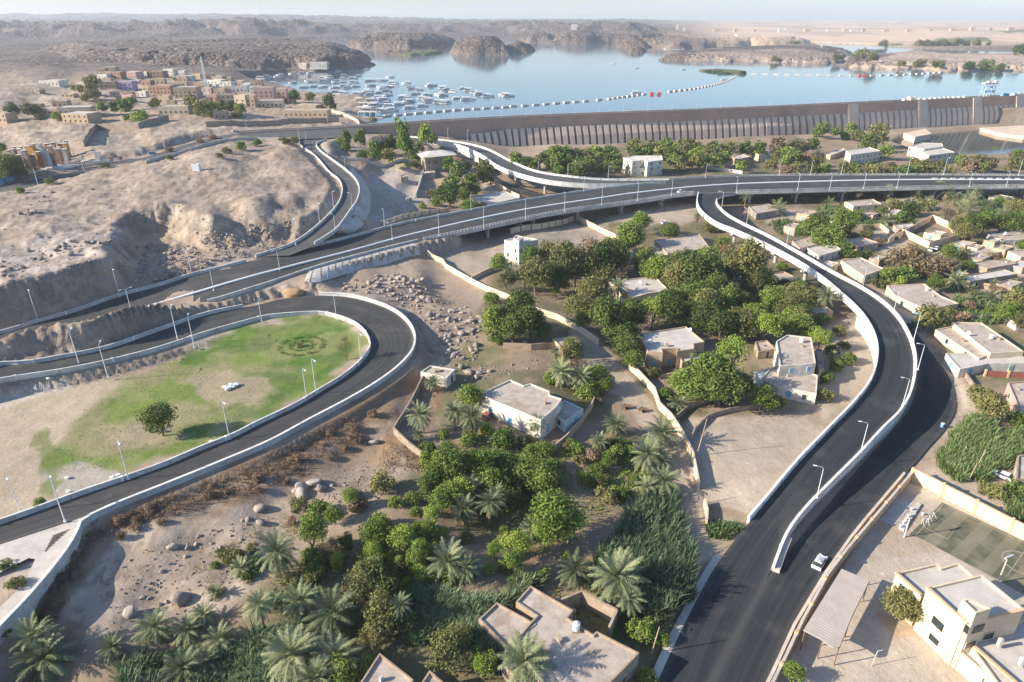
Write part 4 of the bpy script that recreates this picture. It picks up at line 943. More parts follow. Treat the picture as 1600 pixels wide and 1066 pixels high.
# white villa
v, vv, og = house('villa', 'whitewashed flat roofed villa with pale blue annexe in the middle of the palm gardens', [
  ([(748, 616), (797, 593), (818, 602), (829, 599), (859, 611), (859, 617), (878, 623), (868, 637), (845, 656)], 5.0),
  ([(872, 633), (882, 625), (912, 639), (883, 659), (868, 649)], 3.0)], ['white', 'paleblue'], 'roof', .7, shut='bluep')
walls('garden_wall', 'curved tan garden wall round the right side of the white villa', [(936, 590), (935, 612), (924, 640), (905, 668), (885, 690), (866, 706)], 1.9, .3, 'tan')
walls('garden_wall', 'crumbling stone wall running along the left side of the villa garden', [(690, 580), (662, 596), (640, 640), (616, 678), (640, 702), (672, 726)], 1.9, .35, 'stonew')
house('hut', 'small white block hut beside the boulders above the villa garden', [([(657, 581), (672, 571), (711, 577), (698, 590)], 3.0)], 'white', 'roof', .5, shut='glass', clutter=1)
# beige two-roomed house by the lane
v, vv, og = house('house', 'sand coloured house with blue-green shutters beside the dirt lane', [
  ([(999, 526), (1000, 521), (1072, 510), (1101, 534), (1084, 537), (1085, 545), (1058, 549), (1058, 544), (1034, 545), (1036, 551), (1012, 549)], 5.4),
  ([(1060, 552), (1092, 549), (1094, 560), (1066, 566)], 3.0)], 'tan', 'roofl', .9, clutter=1)
walls('terrace_wall', 'low terrace wall in front of the sand coloured house', [(1000, 578), (1032, 592), (1085, 579), (1085, 572)], 1.1, .4, 'tan')
walls('boundary_wall', 'long pale boundary wall along the right side of the dirt lane', [(982, 576), (998, 590), (1022, 616), (1030, 640), (1048, 658), (1068, 690), (1082, 720), (1091, 766)], 2.2, .35, 'cream')
walls('boundary_wall', 'pale wall zigzagging along the left of the lane past the dark grove', [(668, 398), (692, 412), (697, 420), (728, 438), (760, 455), (785, 465), (820, 482), (845, 492), (870, 500), (905, 518), (935, 540)], 2.1, .35, 'cream')
walls('boundary_wall', 'low mud wall below the clump of dark trees, right of the boulders', [(786, 545), (830, 547), (864, 545)], 1.9, .35, 'mud')
house('hut', 'tan hut with flat roof at the lane corner behind a yellow-green tree', [([(863, 529), (896, 526), (909, 540), (880, 545)], 3.0)], 'tan', 'roofl', .4, shut='red', clutter=1)
house('house', 'tan house hidden among big dark trees with a tall palm at its door', [([(950, 440), (1023, 431), (1046, 454), (1014, 458), (990, 465)], 4.6), ([(940, 468), (958, 464), (968, 474), (938, 480)], 2.6)], 'cream', 'roofl', .7)
H4 = house('house', 'ribbed unfinished upper storey house with blue and white lower front by the ramp', [
  ([(1213, 533), (1230, 523), (1268, 527), (1275, 568), (1252, 570), (1219, 572)], 6.4),
  ([(1203, 575), (1219, 570), (1278, 586), (1276, 615), (1216, 604), (1190, 590)], 3.4),
  ([(1275, 545), (1284, 545), (1288, 575), (1280, 580)], 4.0)], ['white', 'white', 'mud'], 'roof', .8, shut='bluep')
house('shed', 'grey tin roofed sheds left of the ribbed house', [([(1178, 582), (1200, 576), (1215, 600), (1185, 604)], 2.6)], 'metal', 'metal', 0, clutter=0, cat='shed')
house('house', 'ruined mud rooms left of the ribbed white house', [([(1180, 534), (1198, 531), (1212, 545), (1185, 550)], 2.6)], 'mud', 'roof', .4, shut='glass', clutter=2)
walls('garden_wall', 'curving grey stone garden wall above the bare plot beside the lane', [(1052, 660), (1075, 640), (1110, 628), (1150, 620)], 1.5, .35, 'stonew')
walls('garden_wall', 'second curving stone wall edging the bare sandy plot', [(1075, 702), (1085, 675), (1105, 655), (1140, 644), (1190, 638)], 1.3, .35, 'stonew')
walls('wall_stub', 'short pale wall stub standing alone by the green hedge near the street', [(1100, 790), (1104, 806), (1103, 822)], 1.8, .4, 'cream')
# walled compound with the towered white house, below the flyover
walls('compound_wall', 'cream panelled compound wall with brown pillars under the flyover edge', [(797, 366), (845, 358), (898, 345)], 2.6, .3, 'cream', pillars=5, pmat='brick')
walls('compound_wall', 'bright cream wall running down from the flyover to the grove', [(899, 344), (935, 362), (980, 384)], 2.6, .3, 'cream', pillars=6, pmat='peach')
walls('compound_wall', 'cream wall in front of the empty yard below the flyover abutment', [(737, 440), (775, 422), (800, 416)], 1.9, .3, 'cream')
house('tower_house', 'two storey white house with a small pink roofed stair tower', [([(788, 375), (812, 369), (841, 374), (809, 383)], 7.4), ([(802, 372), (806, 367), (818, 370), (811, 377)], 9.6)], ['white', 'white'], ['roofl', 'pink'], .9)
house('house', 'low grey roofed farmhouse with stone front facing the grove, centre right', [([(1022, 375), (1092, 364), (1110, 388), (1044, 396)], 3.6), ([(1018, 385), (1034, 379), (1046, 398), (1018, 402)], 3.0)], 'mud', 'roof', .8)
house('house', 'small tan roofed house half hidden by trees below the grey farmhouse', [([(970, 392), (985, 390), (998, 398), (975, 404)], 3.0)], 'cream', 'roofl', .6)
# right of the curved ramp
for lab, vols, wl, rf, wn in (
 ('long flat roofed tan house beside the ramp wall, upper right', [([(1386, 446), (1444, 443), (1470, 462), (1498, 474), (1447, 484), (1400, 462)], 3.4)], 'cream', 'roof', .6),
 ('wide tan house with cream stepped walls at the right edge, below the reed bed', [([(1487, 503), (1534, 504), (1572, 530), (1600, 549), (1548, 552)], 4.4), ([(1462, 515), (1490, 508), (1548, 552), (1530, 560)], 3.0)], 'cream', 'roof', .4),
 ('low pale roofed annexe with grey front wall at the right edge', [([(1478, 552), (1530, 552), (1545, 556), (1610, 557), (1612, 568), (1545, 568), (1500, 577)], 2.8)], 'white', 'roofl', .5),
 ('pale walled building with broad concrete roof in the upper right village', [([(1502, 432), (1568, 420), (1590, 428), (1516, 440)], 3.4)], 'stonew', 'roofl', .5),
 ('low brown roofed house beside the parked cars, upper right', [([(1520, 410), (1545, 406), (1585, 408), (1588, 412), (1543, 420)], 3.2)], 'mud', 'roof', .6),
 ('green trimmed white house beside the ramp bend, upper right', [([(1260, 386), (1300, 380), (1316, 390), (1280, 400)], 3.2)], 'white', 'roofl', .9),
 ('tan house with stepped roof behind the green trimmed house', [([(1238, 376), (1262, 369), (1285, 380), (1250, 388)], 3.6)], 'pink', 'roof', .5),
 ('pinkish brown flat house right of the green trimmed one', [([(1318, 376), (1346, 370), (1373, 379), (1340, 385)], 3.2)], 'pink', 'roof', .6),
 ('pale tan house with long roof left of the brown scrub', [([(1314, 407), (1345, 402), (1382, 420), (1350, 431)], 3.4)], 'cream', 'roof', .5),
 ('white house with tanks on its roof at the right edge, below the dark grove', [([(1543, 366), (1605, 360), (1640, 372), (1564, 376)], 3.2)], 'white', 'roof', .7),
 ('mud house with broken roof under the flyover, right of a palm', [([(1385, 312), (1430, 308), (1436, 316), (1392, 320)], 3.0)], 'mud', 'roof', .6),
 ('tan low house below the flyover with two palms in front', [([(1320, 315), (1364, 311), (1378, 319), (1334, 322)], 3.0)], 'cream', 'roof', .6),
 ('pale house by the flyover at the right edge', [([(1545, 308), (1562, 304), (1584, 308), (1570, 313)], 3.4)], 'white', 'roof', .5),
 ('brown house right of the curved ramp top beside a palm', [([(1170, 322), (1200, 318), (1228, 326), (1182, 334)], 3.2)], 'stonew', 'roof', .8),
 ('rubble roofed sheds in the upper right village', [([(1500, 392), (1530, 384), (1570, 392), (1530, 402)], 2.8)], 'stonew', 'roof', .4),
 ('cream house with flat roof at the far right edge', [([(1575, 392), (1620, 388), (1640, 396), (1595, 402)], 3.2)], 'cream', 'roof', .5),
 ('small pinkish house at the right edge beside the pale reeds', [([(1575, 598), (1612, 594), (1640, 625), (1598, 650)], 3.4)], 'pink', 'roof', .5),
 ('thatched brown hut at the right edge by a parked car', [([(1590, 712), (1625, 705), (1640, 750), (1588, 748)], 3.0)], 'mud', 'roof', .4),
 ('grey mud house under the curved ramp, upper part of the grove', [([(1203, 428), (1225, 424), (1258, 440), (1228, 450)], 2.8)], 'mud', 'roof', .5),
 ('small tan house with a tall leaning palm at its corner', [([(1262, 478), (1285, 475), (1302, 486), (1272, 490)], 3.0)], 'tan', 'roof', .7)):
    house('house', lab, vols, wl, rf, wn)
NQ = ['mud', 'stonew', 'tan', 'pink', 'tan', 'cream', 'mud']
for i, (x, y, w, d) in enumerate([(1505, 380, 44, 8), (1532, 400, 40, 9), (1568, 386, 36, 7), (1595, 412, 44, 9), (1488, 414, 34, 8), (1470, 405, 26, 6), (1436, 398, 30, 7), (1404, 393, 30, 7), (1578, 442, 44, 9), (1600, 456, 40, 9), (1362, 332, 34, 6), (1262, 332, 34, 6), (1296, 412, 30, 8), (1372, 402, 28, 7), (1500, 428, 30, 8), (1420, 425, 30, 8), (1552, 374, 30, 7), (1240, 352, 30, 7), (1398, 330, 30, 6), (1525, 385, 26, 6)]):
    h_, _v, _o = house('house', None, [([(x-w*.5, y+d*.1), (x-w*.08, y-d*.6), (x+w*.5, y-d*.15), (x+w*.08, y+d*.7)], 2.6+.5*(i % 3))], NQ[i % 7], 'roof' if i % 3 else 'roofl', .5, group='low houses of the upper right village')
    h_['label'] = ''; ordered({'mud': 'low mud house', 'stonew': 'low stone house', 'tan': 'low tan house', 'pink': 'low pinkish house', 'cream': 'low cream house'}[NQ[i % 7]]+' packed into the upper right village', h_)
for lab, x, y in (('white domed shelter at the right edge above the walled villa', 1592, 512),):
    p = P(x, y); g = MB()
    for i in range(7): pass
    g.box((0, 0, 0), (6, 5, 2.6)); e = empty('domed_shelter', p, lab, 'shelter'); g.build('wall', M['white'], e)
    g = MB(); g.sweep([(-3, 0, 2.6), (3, 0, 2.6)], [(math.cos(math.pi*i/10)*2.5, math.sin(math.pi*i/10)*2.0) for i in range(11)]); g.build('vault', M['white'], e)
walls('compound_wall', 'bright cream compound wall with blank panels in the upper right village', [(1387, 382), (1405, 366), (1450, 388), (1497, 376), (1484, 358), (1455, 345)], 3.0, .3, 'cream', closed=True)
house('house', 'small grey house inside the cream walled compound, upper right', [([(1396, 351), (1425, 348), (1430, 353), (1404, 358)], 3.0)], 'mud', 'roofl', .8)
house('house', 'low shed with tan roof inside the cream walled compound', [([(1444, 363), (1462, 360), (1480, 363), (1470, 368)], 2.8)], 'cream', 'roofl', .4)
walls('fence', 'rust red panelled fence in front of the pale annexe at the right edge', [(1538, 588), (1570, 590), (1610, 592)], 1.8, .12, 'red', 'fence', pillars=4, pmat='peach')
walls('garden_wall', 'grey wall along the verge right of the street bend', [(1502, 580), (1515, 600), (1530, 622), (1526, 640), (1536, 662)], 1.5, .3, 'stonew')
walls('garden_wall', 'low dark wall behind the tan house at the right edge', [(1465, 506), (1500, 502), (1570, 500)], 1.8, .3, 'stonew')
# beyond the flyover
house('villa', 'boxy two storey white villa with terrace behind the flyover', [([(974, 246), (992, 243), (1034, 243), (1036, 250), (1012, 253), (1006, 250), (988, 252)], 9.5), ([(985, 256), (1008, 255), (1010, 262), (986, 263)], 5.2)], 'white', 'white', .8)
v, vv, og = house('stone_villa', 'pinkish stone villa with white hipped roof beside the dam ramp', [([(656, 239), (702, 236), (707, 241), (664, 245)], 8.2)], 'stonew', 'roofl', .9, shut='shut', clutter=0)
pl = [np.array(p) for p in vv[0][0]]; c = np.mean(pl, axis=0); zt = vv[0][1]+8.1
r = MB(); big = [c+(p-c)*1.28 for p in pl]; i1 = c+(np.mean([pl[1], pl[2]], axis=0)-c)*.35; i2 = c*2-i1
r.add([(*(p-og[:2]), zt-og[2]) for p in big]+[(*(i1-og[:2]), zt+2.2-og[2]), (*(i2-og[:2]), zt+2.2-og[2])], [(0, 1, 4, 5), (1, 2, 4), (2, 3, 5, 4), (3, 0, 5), (3, 2, 1, 0)]); r.build('hipped_roof', M['white'], v)
for lab, vols, wl in (
 ('white two storey house with many windows behind the flyover, right', [([(1322, 235), (1358, 230), (1377, 236), (1330, 242)], 7.0)], 'white'),
 ('bright white house by the pool, left of its larger neighbour', [([(1420, 229), (1440, 223), (1472, 224), (1474, 229), (1444, 233)], 7.0)], 'white'),
 ('large plain white house standing before the pool, right of its twin', [([(1440, 236), (1470, 230), (1492, 238), (1452, 243)], 6.5)], 'white'),
 ('small yellow house among trees behind the flyover', [([(1176, 236), (1190, 234), (1205, 238), (1186, 242)], 5.0)], 'cream'),
 ('little grey house with rooftop room behind the flyover', [([(1144, 245), (1158, 240), (1172, 245), (1152, 249)], 4.5)], 'tan'),
 ('low white outbuilding in the field below the dam', [([(1319, 207), (1338, 205), (1340, 208), (1322, 210)], 3.0)], 'white'),
 ('long low grey farm building in the field left of the white houses', [([(1288, 240), (1316, 231), (1322, 234), (1298, 243)], 3.2)], 'tan'),
 ('white walled low building with pale roofs beside the flyover, left of centre', [([(735, 306), (790, 299), (812, 309), (760, 320), (748, 314)], 3.4)], 'white'),
 ('gate lodge with white roof below the stone villa', [([(657, 257), (678, 256), (680, 260), (658, 261)], 3.0)], 'stonew'),
 ('small concrete cube hut on the bare plot left of the gully', [([(625, 270), (635, 268), (637, 271), (626, 273)], 3.0)], 'mud'),
 ('tiny white hut at the lower end of the gully', [([(634, 308), (642, 307), (644, 309), (635, 311)], 2.0)], 'white')):
    house('house', lab, vols, wl, 'roofl', .9)
walls('boundary_wall', 'pale wall sloping beside the underpass road', [(735, 268), (760, 283), (790, 300), (812, 311)], 2.4, .35, 'cream')
walls('boundary_wall', 'long white wall in the yards behind the flyover', [(1098, 262), (1130, 268), (1160, 272)], 2.0, .35, 'white')
walls('gully_wall', 'straight grey concrete wall down the left side of the gully', [(664, 264), (657, 288), (650, 310)], 2.6, .6, 'conc')
walls('boundary_wall', 'row of pale half built wall panels just behind the flyover approach', [(597, 352), (618, 346), (640, 340), (660, 336), (700, 331)], 2.0, .3, 'cream', pillars=5, pmat='brick')
walls('garden_wall', 'thin white wall along the edge of the wooded garden by the dam', [(538, 250), (580, 256), (640, 254)], 1.6, .3, 'white')
# hillside village, upper left: position of base centre, width px, height px, wall, roof
VIL = [(85, 133, 32, 7, 'white', 'pale low house'), (172, 110, 22, 5, 'tan', 'tan low house'), (168, 122, 16, 9, 'tan', 'tan block house'), (186, 122, 19, 9, 'brick', 'brown brick house'), (209, 122, 25, 9, 'pink', 'pinkish brown house'), (228, 121, 11, 8, 'white', 'white narrow house'), (247, 121, 25, 9, 'brick', 'red brick house'), (268, 119, 17, 10, 'white', 'white tall house'), (289, 127, 28, 8, 'white', 'white long house'), (198, 140, 27, 12, 'purple', 'lilac painted house'), (204, 131, 8, 5, 'bluep', 'bright blue hut'), (172, 137, 23, 9, 'mud', 'mud brown house'), (226, 151, 12, 8, 'white', 'small white house'), (260, 160, 18, 10, 'tan', 'pale house with awning'), (258, 146, 36, 12, 'brick', 'wide brown house'), (295, 152, 34, 15, 'mud', 'large mud house'), (314, 138, 17, 9, 'tan', 'tan square house'), (340, 131, 25, 6, 'white', 'long white house'), (372, 143, 34, 9, 'white', 'whitish stepped house'), (379, 166, 18, 16, 'cream', 'yellow three storey house'), (394, 167, 14, 16, 'tan', 'tan tall house'), (356, 160, 27, 12, 'mud', 'brown flat house'), (375, 131, 15, 5, 'white', 'little white house'), (398, 147, 12, 11, 'white', 'white cube house'), (98, 167, 22, 9, 'mud', 'dark roofed house'), (122, 177, 46, 10, 'cream', 'long yellow house'), (82, 178, 30, 9, 'pink', 'pink low house'), (130, 191, 44, 14, 'tan', 'long tan wall house'), (8, 190, 30, 13, 'tan', 'tan house at the left edge'), (276, 177, 44, 11, 'cream', 'yellow school-like house'), (346, 185, 20, 10, 'mud', 'small mud house'), (416, 158, 30, 20, 'pink', 'pinkish tall house'), (441, 154, 17, 14, 'pink', 'salmon house'), (424, 166, 38, 9, 'cream', 'cream low walled house'), (478, 181, 74, 9, 'tan', 'long tan store building'), (482, 172, 40, 8, 'mud', 'brown walled yard building'), (325, 160, 12, 7, 'brick', 'red brick shed'), (240, 166, 14, 6, 'brick', 'low brick shed'), (110, 152, 20, 5, 'tan', 'ruined tan house'), (60, 145, 16, 4, 'mud', 'ruined mud house'), (215, 130, 12, 5, 'roofl', 'pale flat hut'), (310, 122, 14, 6, 'tan', 'tan hut'), (358, 126, 12, 5, 'mud', 'mud hut'), (150, 150, 14, 6, 'mud', 'little brown house'), (232, 133, 16, 7, 'brick', 'little brown house'), (252, 131, 14, 7, 'tan', 'little tan house'), (280, 140, 16, 8, 'mud', 'little brown house'), (326, 144, 14, 7, 'pink', 'little pink house'), (346, 148, 18, 9, 'mud', 'little brown house'), (300, 134, 14, 6, 'pink', 'little pink house'), (362, 135, 12, 6, 'tan', 'little tan house'), (388, 136, 12, 6, 'white', 'tiny white house'), (404, 140, 12, 6, 'tan', 'little tan house'), (335, 138, 12, 6, 'white', 'tiny white house'), (232, 142, 14, 8, 'tan', 'little tan house'), (215, 120, 14, 7, 'brick', 'little brown house'), (160, 112, 14, 5, 'mud', 'little brown house'), (420, 150, 14, 8, 'white', 'tiny white house'), (60, 170, 16, 7, 'mud', 'little brown house'), (180, 150, 12, 6, 'pink', 'little pink house'), (500, 105, 26, 7, 'white', 'white shore house'), (475, 107, 12, 7, 'white', 'white boathouse')]
_rv = random.Random(11)
for _i in range(22):
    _x, _y = _rv.uniform(140, 470), _rv.uniform(118, 168)
    if _y > 178-.09*abs(_x-300) or _x < 180 and _y > 150: continue
    _m = _rv.choice(['mud', 'tan', 'brick', 'pink', 'white']); VIL.append((_x, _y, _rv.uniform(9, 20), _rv.uniform(6, 10), _m, {'mud': 'little brown house', 'tan': 'little tan house', 'brick': 'little brown house', 'pink': 'little pink house', 'white': 'tiny white house'}[_m]))
for x, y, w, h, mt, lab in VIL:
    p = P(x, y); s = ppm(p); W_ = w/s; D_ = min(max(W_*.7, 5), 14); h_ = max(h/s*1.05, 3)
    g = MB(); e = empty('village_house', p, None, 'house', 'houses in the hillside village', random.uniform(-.25, .25)); hw, hd = W_/2, D_/2
    q = shell(g, [(-hw, -hd), (hw, -hd), (hw, hd), (-hw, hd)], -3, h_); g.build('wall', M[mt], e); MB().add([(*p_, h_-.35) for p_ in q], [(0, 1, 2, 3)]).build('roof', M['roofl' if random.random() < .5 else 'roof'], e)
    nw = max(1, int(W_/3.5)); 
    for sto in range(max(1, int(h_/3.2))):
        for k in range(nw): MB().box((-hw+W_*(k+.5)/nw, -hd-.03, 1.0+3.1*sto), (1.1, .1, 1.3)).build('window', M['glass'], e)
    ordered(lab+' in the hillside village by the lake' if 'edge' not in lab and 'shore' not in lab and 'boat' not in lab else lab+', upper left' if 'edge' in lab else lab+' at the foot of the boulder hill', e)
# philae-like white buildings on the far islands and shores
for x, y, w, h, lab in ((885, 61, 10, 7, 'white block building on the far rocky island'), (897, 58, 8, 7, 'tall white tower on the far rocky island'), (906, 61, 10, 5, 'low white hall on the far rocky island'), (1050, 76, 22, 4, 'white quay sheds on the far right shore'), (1160, 68, 24, 4, 'grey long building on the far right shore'), (1220, 36, 6, 6, 'pale block on the desert skyline, left of its twin'), (1230, 36, 5, 5, 'pale block on the desert skyline, right of its twin'), (1059, 29.5, 3, 9, 'slim white tower on the skyline'), (1070, 30, 3, 5, 'short white block beside the skyline tower'), (1295, 34, 4, 4, 'single white house on the desert skyline'), (554, 31, 3, 5, 'small white tower on the hazy far plateau'), (1283, 80, 3, 4, 'white hut on the far sandy shore'), (1330, 55, 5, 3, 'white house above the far green shore'), (1500, 71, 8, 3, 'white house beside the green far shore')):
    p = G(x, max(y, 41), 40 if y < 41 else WZ+(6 if y < 65 else 2)); 
    if y < 41: p = G(x, 41.5, 62)
    zt = 0
    # set it on the ground it is seen against
    s = ppm(p); hh = h/s; col = np.argmin(np.hypot(XX-p[0], YY-p[1])); zg = HH[col]
    if y < 41: zg = zg-1
    e = empty('distant_building', (p[0], p[1], zg), lab, 'building'); W_ = w/s; g = MB(); q = shell(g, [(-W_/2, -W_/3), (W_/2, -W_/3), (W_/2, W_/3), (-W_/2, W_/3)], -4, hh); g.build('wall', M['white'], e); MB().add([(*p_, hh-.35) for p_ in q], [(0, 1, 2, 3)]).build('roof', M['roofl'], e)
for i, x in enumerate([1008, 1120, 1150, 1180, 1262, 1322, 1350, 1385, 1420, 1455, 1490, 1520, 1548, 1580]):
    p = G(x, 41.5, 62); col = np.argmin(np.hypot(XX-p[0], YY-p[1])); W_ = 12+(i*37 % 22); e = empty('distant_building', (p[0], p[1], HH[col]-1), None, 'building', 'town on the desert skyline'); q = shell(g := MB(), [(-W_/2, -8), (W_/2, -8), (W_/2, 8), (-W_/2, 8)], -4, 9+(i*13 % 9)); g.build('wall', M['tan' if i % 3 else 'stonew'], e); MB().add([(*p_, 8.6+(i*13 % 9)) for p_ in q], [(0, 1, 2, 3)]).build('roof', M['roof'], e); ordered('tiny pale block of the hazy town on the desert skyline', e)
def tank(px, py, z, label, r=.6):
    p = G(px, py, z); e = empty('water_tank', p, label, 'water tank'); MB().tube((0, 0, .35), (0, 0, 1.45), r, r, 12).build('tank', M['bag'], e); MB().tube((0, 0, 1.45), (0, 0, 1.6), r*.9, r*.4, 12).build('lid', M['bag'], e); MB().box((0, 0, 0), (1.3, 1.3, .35)).build('stand', M['stonew'], e)
def dish(px, py, z, label):
    p = G(px, py, z); e = empty('satellite_dish', p, label, 'dish'); MB().tube((0, 0, 0), (0, 0, 1.0), .05).build('post', M['metal'], e); MB().tube((0, 0, 1.0), (-.12, -.2, 1.12), .1, .55, 12).build('bowl', M['bag'], e)
for a in ((1016, 538, 5.05, 'white water tank on the sand coloured house by the lane'), (1252, 536, 6.05, 'pale water tank on the ribbed unfinished house'), (1448, 455, 3.05, 'white water tank on the long tan house beside the ramp wall'), (1548, 530, 4.05, 'white water tank on the cream stepped house, right edge'), (1570, 368, 2.85, 'white water tank on the house below the dark grove, right'), (900, 985, 3.85, 'pale water tank on the stepped mud house at the bottom')): tank(*a)
for a in ((1078, 520, 5.05, 'small white dish on the sand coloured house by the lane'), (820, 622, 4.65, 'small white dish on the roof of the whitewashed villa'), (1000, 445, 4.25, 'small white dish on the tan house in the dark trees'), (1512, 525, 4.05, 'small white dish on the cream stepped house, right edge')): dish(*a)
# ---------------------------------------------------------------- school yard, bottom right
v, vv, og = house('school_building', 'cream school building with stepped flat roofs at the bottom right corner', [
 ([(1400, 895), (1465, 880), (1471, 887), (1497, 879), (1522, 900), (1470, 922), (1440, 931)], 6.6, 0),
 ([(1449, 918), (1534, 897.6), (1601, 952), (1509, 973)], 9.0, 0),
 ([(1503, 937), (1513, 935), (1549, 951), (1525, 958)], 11.6, 0),
 ([(1508, 998), (1600, 968), (1680, 1030), (1640, 1110), (1590, 1110)], 4.2, 0),
 ([(1446, 962), (1453, 957), (1512, 1010), (1606, 1092), (1592, 1098), (1500, 1018)], 3.4, 0)], 'cream', 'roofl', .55, cat='school', shut='glass', clutter=0, wsz=(1.8, 1.2))
for pts, z in (([(1508, 998), (1600, 1078), (1640, 1110)], 4.2), ([(1449, 918), (1509, 973), (1601, 952)], 9.0), ([(1400, 895), (1440, 931)], 6.6)):
    w_ = [G(x, y, z)-og for x, y in pts]; MB().sweep(w_, [(-.12, 0), (-.12, .3), (.4, .3), (.4, 0)][::-1]).build('cornice', M['peach'], v)
for i in range(3):
    x, y = ((1527, 985), (1560, 1010), (1594, 1040))[i]; p = G(x, y, 4.2)-og; MB().box(p, (.5, .5, 1.6)).build('roof_post', M['white'], v)
walls('school_wall', 'long cream school wall with peach pillars behind the sports pitch', [(1422, 751), (1450, 764), (1478, 780), (1508, 795), (1538, 811), (1568, 827), (1610, 848), (1700, 895)], 3.0, .3, 'cream', pillars=6.4, cope='peach')
walls('school_wall', 'long cream school wall along the street with stone coping', [(1421, 752), (1368, 815), (1320, 872), (1290, 912), (1250, 985), (1222, 1045), (1190, 1110)], 2.3, .3, 'peach', cope='roofl', pillars=7)
walls('planter_wall', 'low kerb wall between the street and the school wall', [(1412, 744), (1352, 815), (1328, 845), (1289, 900), (1240, 982), (1209, 1050), (1180, 1110)], .9, .35, 'tan', cope='roofl')
pt = [G(x, y, .03) for x, y in [(1472, 785), (1700, 893), (1820, 1010), (1640, 950), (1438, 842), (1420, 836)]]
def pitchmat():
    m, t, b = newmat('worn striped turf', .95); g = N(t, 'ShaderNodeNewGeometry').outputs['Position']
    a = G(1472, 785, 0); c = G(1600, 846, 0); d = c-a; ang = math.atan2(d[1], d[0])
    mp = N(t, 'ShaderNodeMapping'); t.links.new(g, mp.inputs['Vector']); mp.inputs['Rotation'].default_value = (0, 0, -ang)
    sx = N(t, 'ShaderNodeSeparateXYZ'); t.links.new(mp.outputs[0], sx.inputs[0])
    sn = N(t, 'ShaderNodeMath', operation='SINE'); mu = N(t, 'ShaderNodeMath', operation='MULTIPLY'); t.links.new(sx.outputs[0], mu.inputs[0]); mu.inputs[1].default_value = 2*math.pi/4.7; t.links.new(mu.outputs[0], sn.inputs[0])
    k = mixc(t, ramp(t, sn.outputs[0], -.08, .08), (.095, .10, .066), (.17, .155, .105))
    k = mixc(t, ramp(t, noise(t, g, .25, 5), .45, .7, 0, .7), k, (.27, .23, .165)); t.links.new(k, b.inputs['Base Color']); return m
struct(MB().add(pt, [(5, 4, 3, 2, 1, 0)]).build('sports_pitch', pitchmat()))
ln = MB()
def pline(a, b, w=.14):
    p, q = G(*a, .05), G(*b, .05); d = (q-p); ln.box(((p+q)/2), (float(np.linalg.norm(d)), w*.7, .012), math.atan2(d[1], d[0]))
for a, b in (((1474, 788), (1430, 838)), ((1474, 788), (1640, 868)), ((1430, 838), (1640, 948)), ((1460, 806), (1495, 823)), ((1495, 823), (1480, 843)), ((1445, 824), (1480, 843)), ((1600, 862), (1575, 898))): pline(a, b)
for i in range(24):
    c = G(1598, 880, .05); a0, a1 = i*math.pi/12, (i+1)*math.pi/12; p = c+3.2*np.array((math.cos(a0), math.sin(a0), 0)); q = c+3.2*np.array((math.cos(a1), math.sin(a1), 0)); d = q-p; ln.box((p+q)/2, (float(np.linalg.norm(d)), .14, .012), math.atan2(d[1], d[0]))
struct(ln.build('pitch_markings', M['roof']))
def goal(a, b, label):
    p, q = G(*a, 0), G(*b, 0); d = q-p; l = float(np.linalg.norm(d)); rz = math.atan2(d[1], d[0])
    e = empty('goal', (p+q)/2, label, 'goal', 'pitch goals', rz, .62); s = l/2/.62*1.3
    MB().tube((-s, 0, 0), (-s, 0, 2.1), .07).tube((s, 0, 0), (s, 0, 2.1), .07).tube((-s, 0, 2.1), (s, 0, 2.1), .07).build('frame', M['paint'], e)
    MB().tube((-s, 0, 2.1), (-s, 1.3, 0), .05).tube((s, 0, 2.1), (s, 1.3, 0), .05).tube((-s, 1.3, 0), (s, 1.3, 0), .05).build('back_stay', M['paint'], e)
goal((1446, 818), (1440, 819.5), 'small white goal on the pitch, nearer the light mast'); goal((1456, 809), (1451, 813), 'small white goal on the pitch, nearer the far wall')
def mast(x, y, h, lab, n=4):
    p = G(x, y, 0); e = empty('floodlight_mast', p, lab, 'floodlight', 'school floodlights', .4); MB().tube((0, 0, 0), (0, 0, h), .13, .1, 8).build('pole', M['white'], e); MB().box((0, 0, h-.2), (1.9, .12, .12)).build('crossarm', M['white'], e)
    for i in range(n): MB().box((-.8+1.6*i/(n-1), -.15, h-.1), (.42, .3, .4)).build('floodlight', M['metal'], e)
mast(1412.5, 839.5, 5.3, 'white floodlight mast at the near corner of the sports pitch'); mast(1559, 911, 6.0, 'white floodlight mast behind the school roof at the pitch edge')
for x, y, lab in ((1464, 780, 'thin bent pole by the school wall near the pitch corner'), (1362, 1040, 'thin leaning pole in the middle of the school yard')):
    p = G(x, y, 0); MB().tube(p, p+np.array((.3, .1, 3.0)), .05).tube(p+np.array((.3, .1, 3.0)), p+np.array((1.1, .2, 3.1)), .05).build('pole', M['white'])['label'] = lab; COL.objects[-1]['category'] = 'pole'
# stage-like bench strip with stools
MB().prism([G(*q, 0) for q in ((1404, 826), (1432, 787), (1439, 790), (1412, 831))], -.3, .4).build('bench_platform', M['roofl'])
tag(COL.objects[-1], 'long low concrete platform beside the sports pitch', 'platform')
struct(MB().add([G(*q, .02) for q in ((1374, 812), (1403, 776), (1426, 787), (1397, 822))], [(3, 2, 1, 0)]).build('concrete_floor', M['slope']))
for i, q in enumerate(((1406, 824), (1411, 818), (1415, 813), (1418, 808), (1424, 797), (1441, 805))):
    p = G(*q, .4 if i < 5 else 0); e = empty('stool', p, None, 'stool', 'stools on the platform'); MB().tube((0, 0, 0), (0, 0, .45), .15, .15, 8).build('base', M['bag'], e); MB().tube((0, 0, .45), (0, 0, .52), .28, .28, 8).build('seat', M['bag'], e); ordered('small round stool by the sports pitch', e)
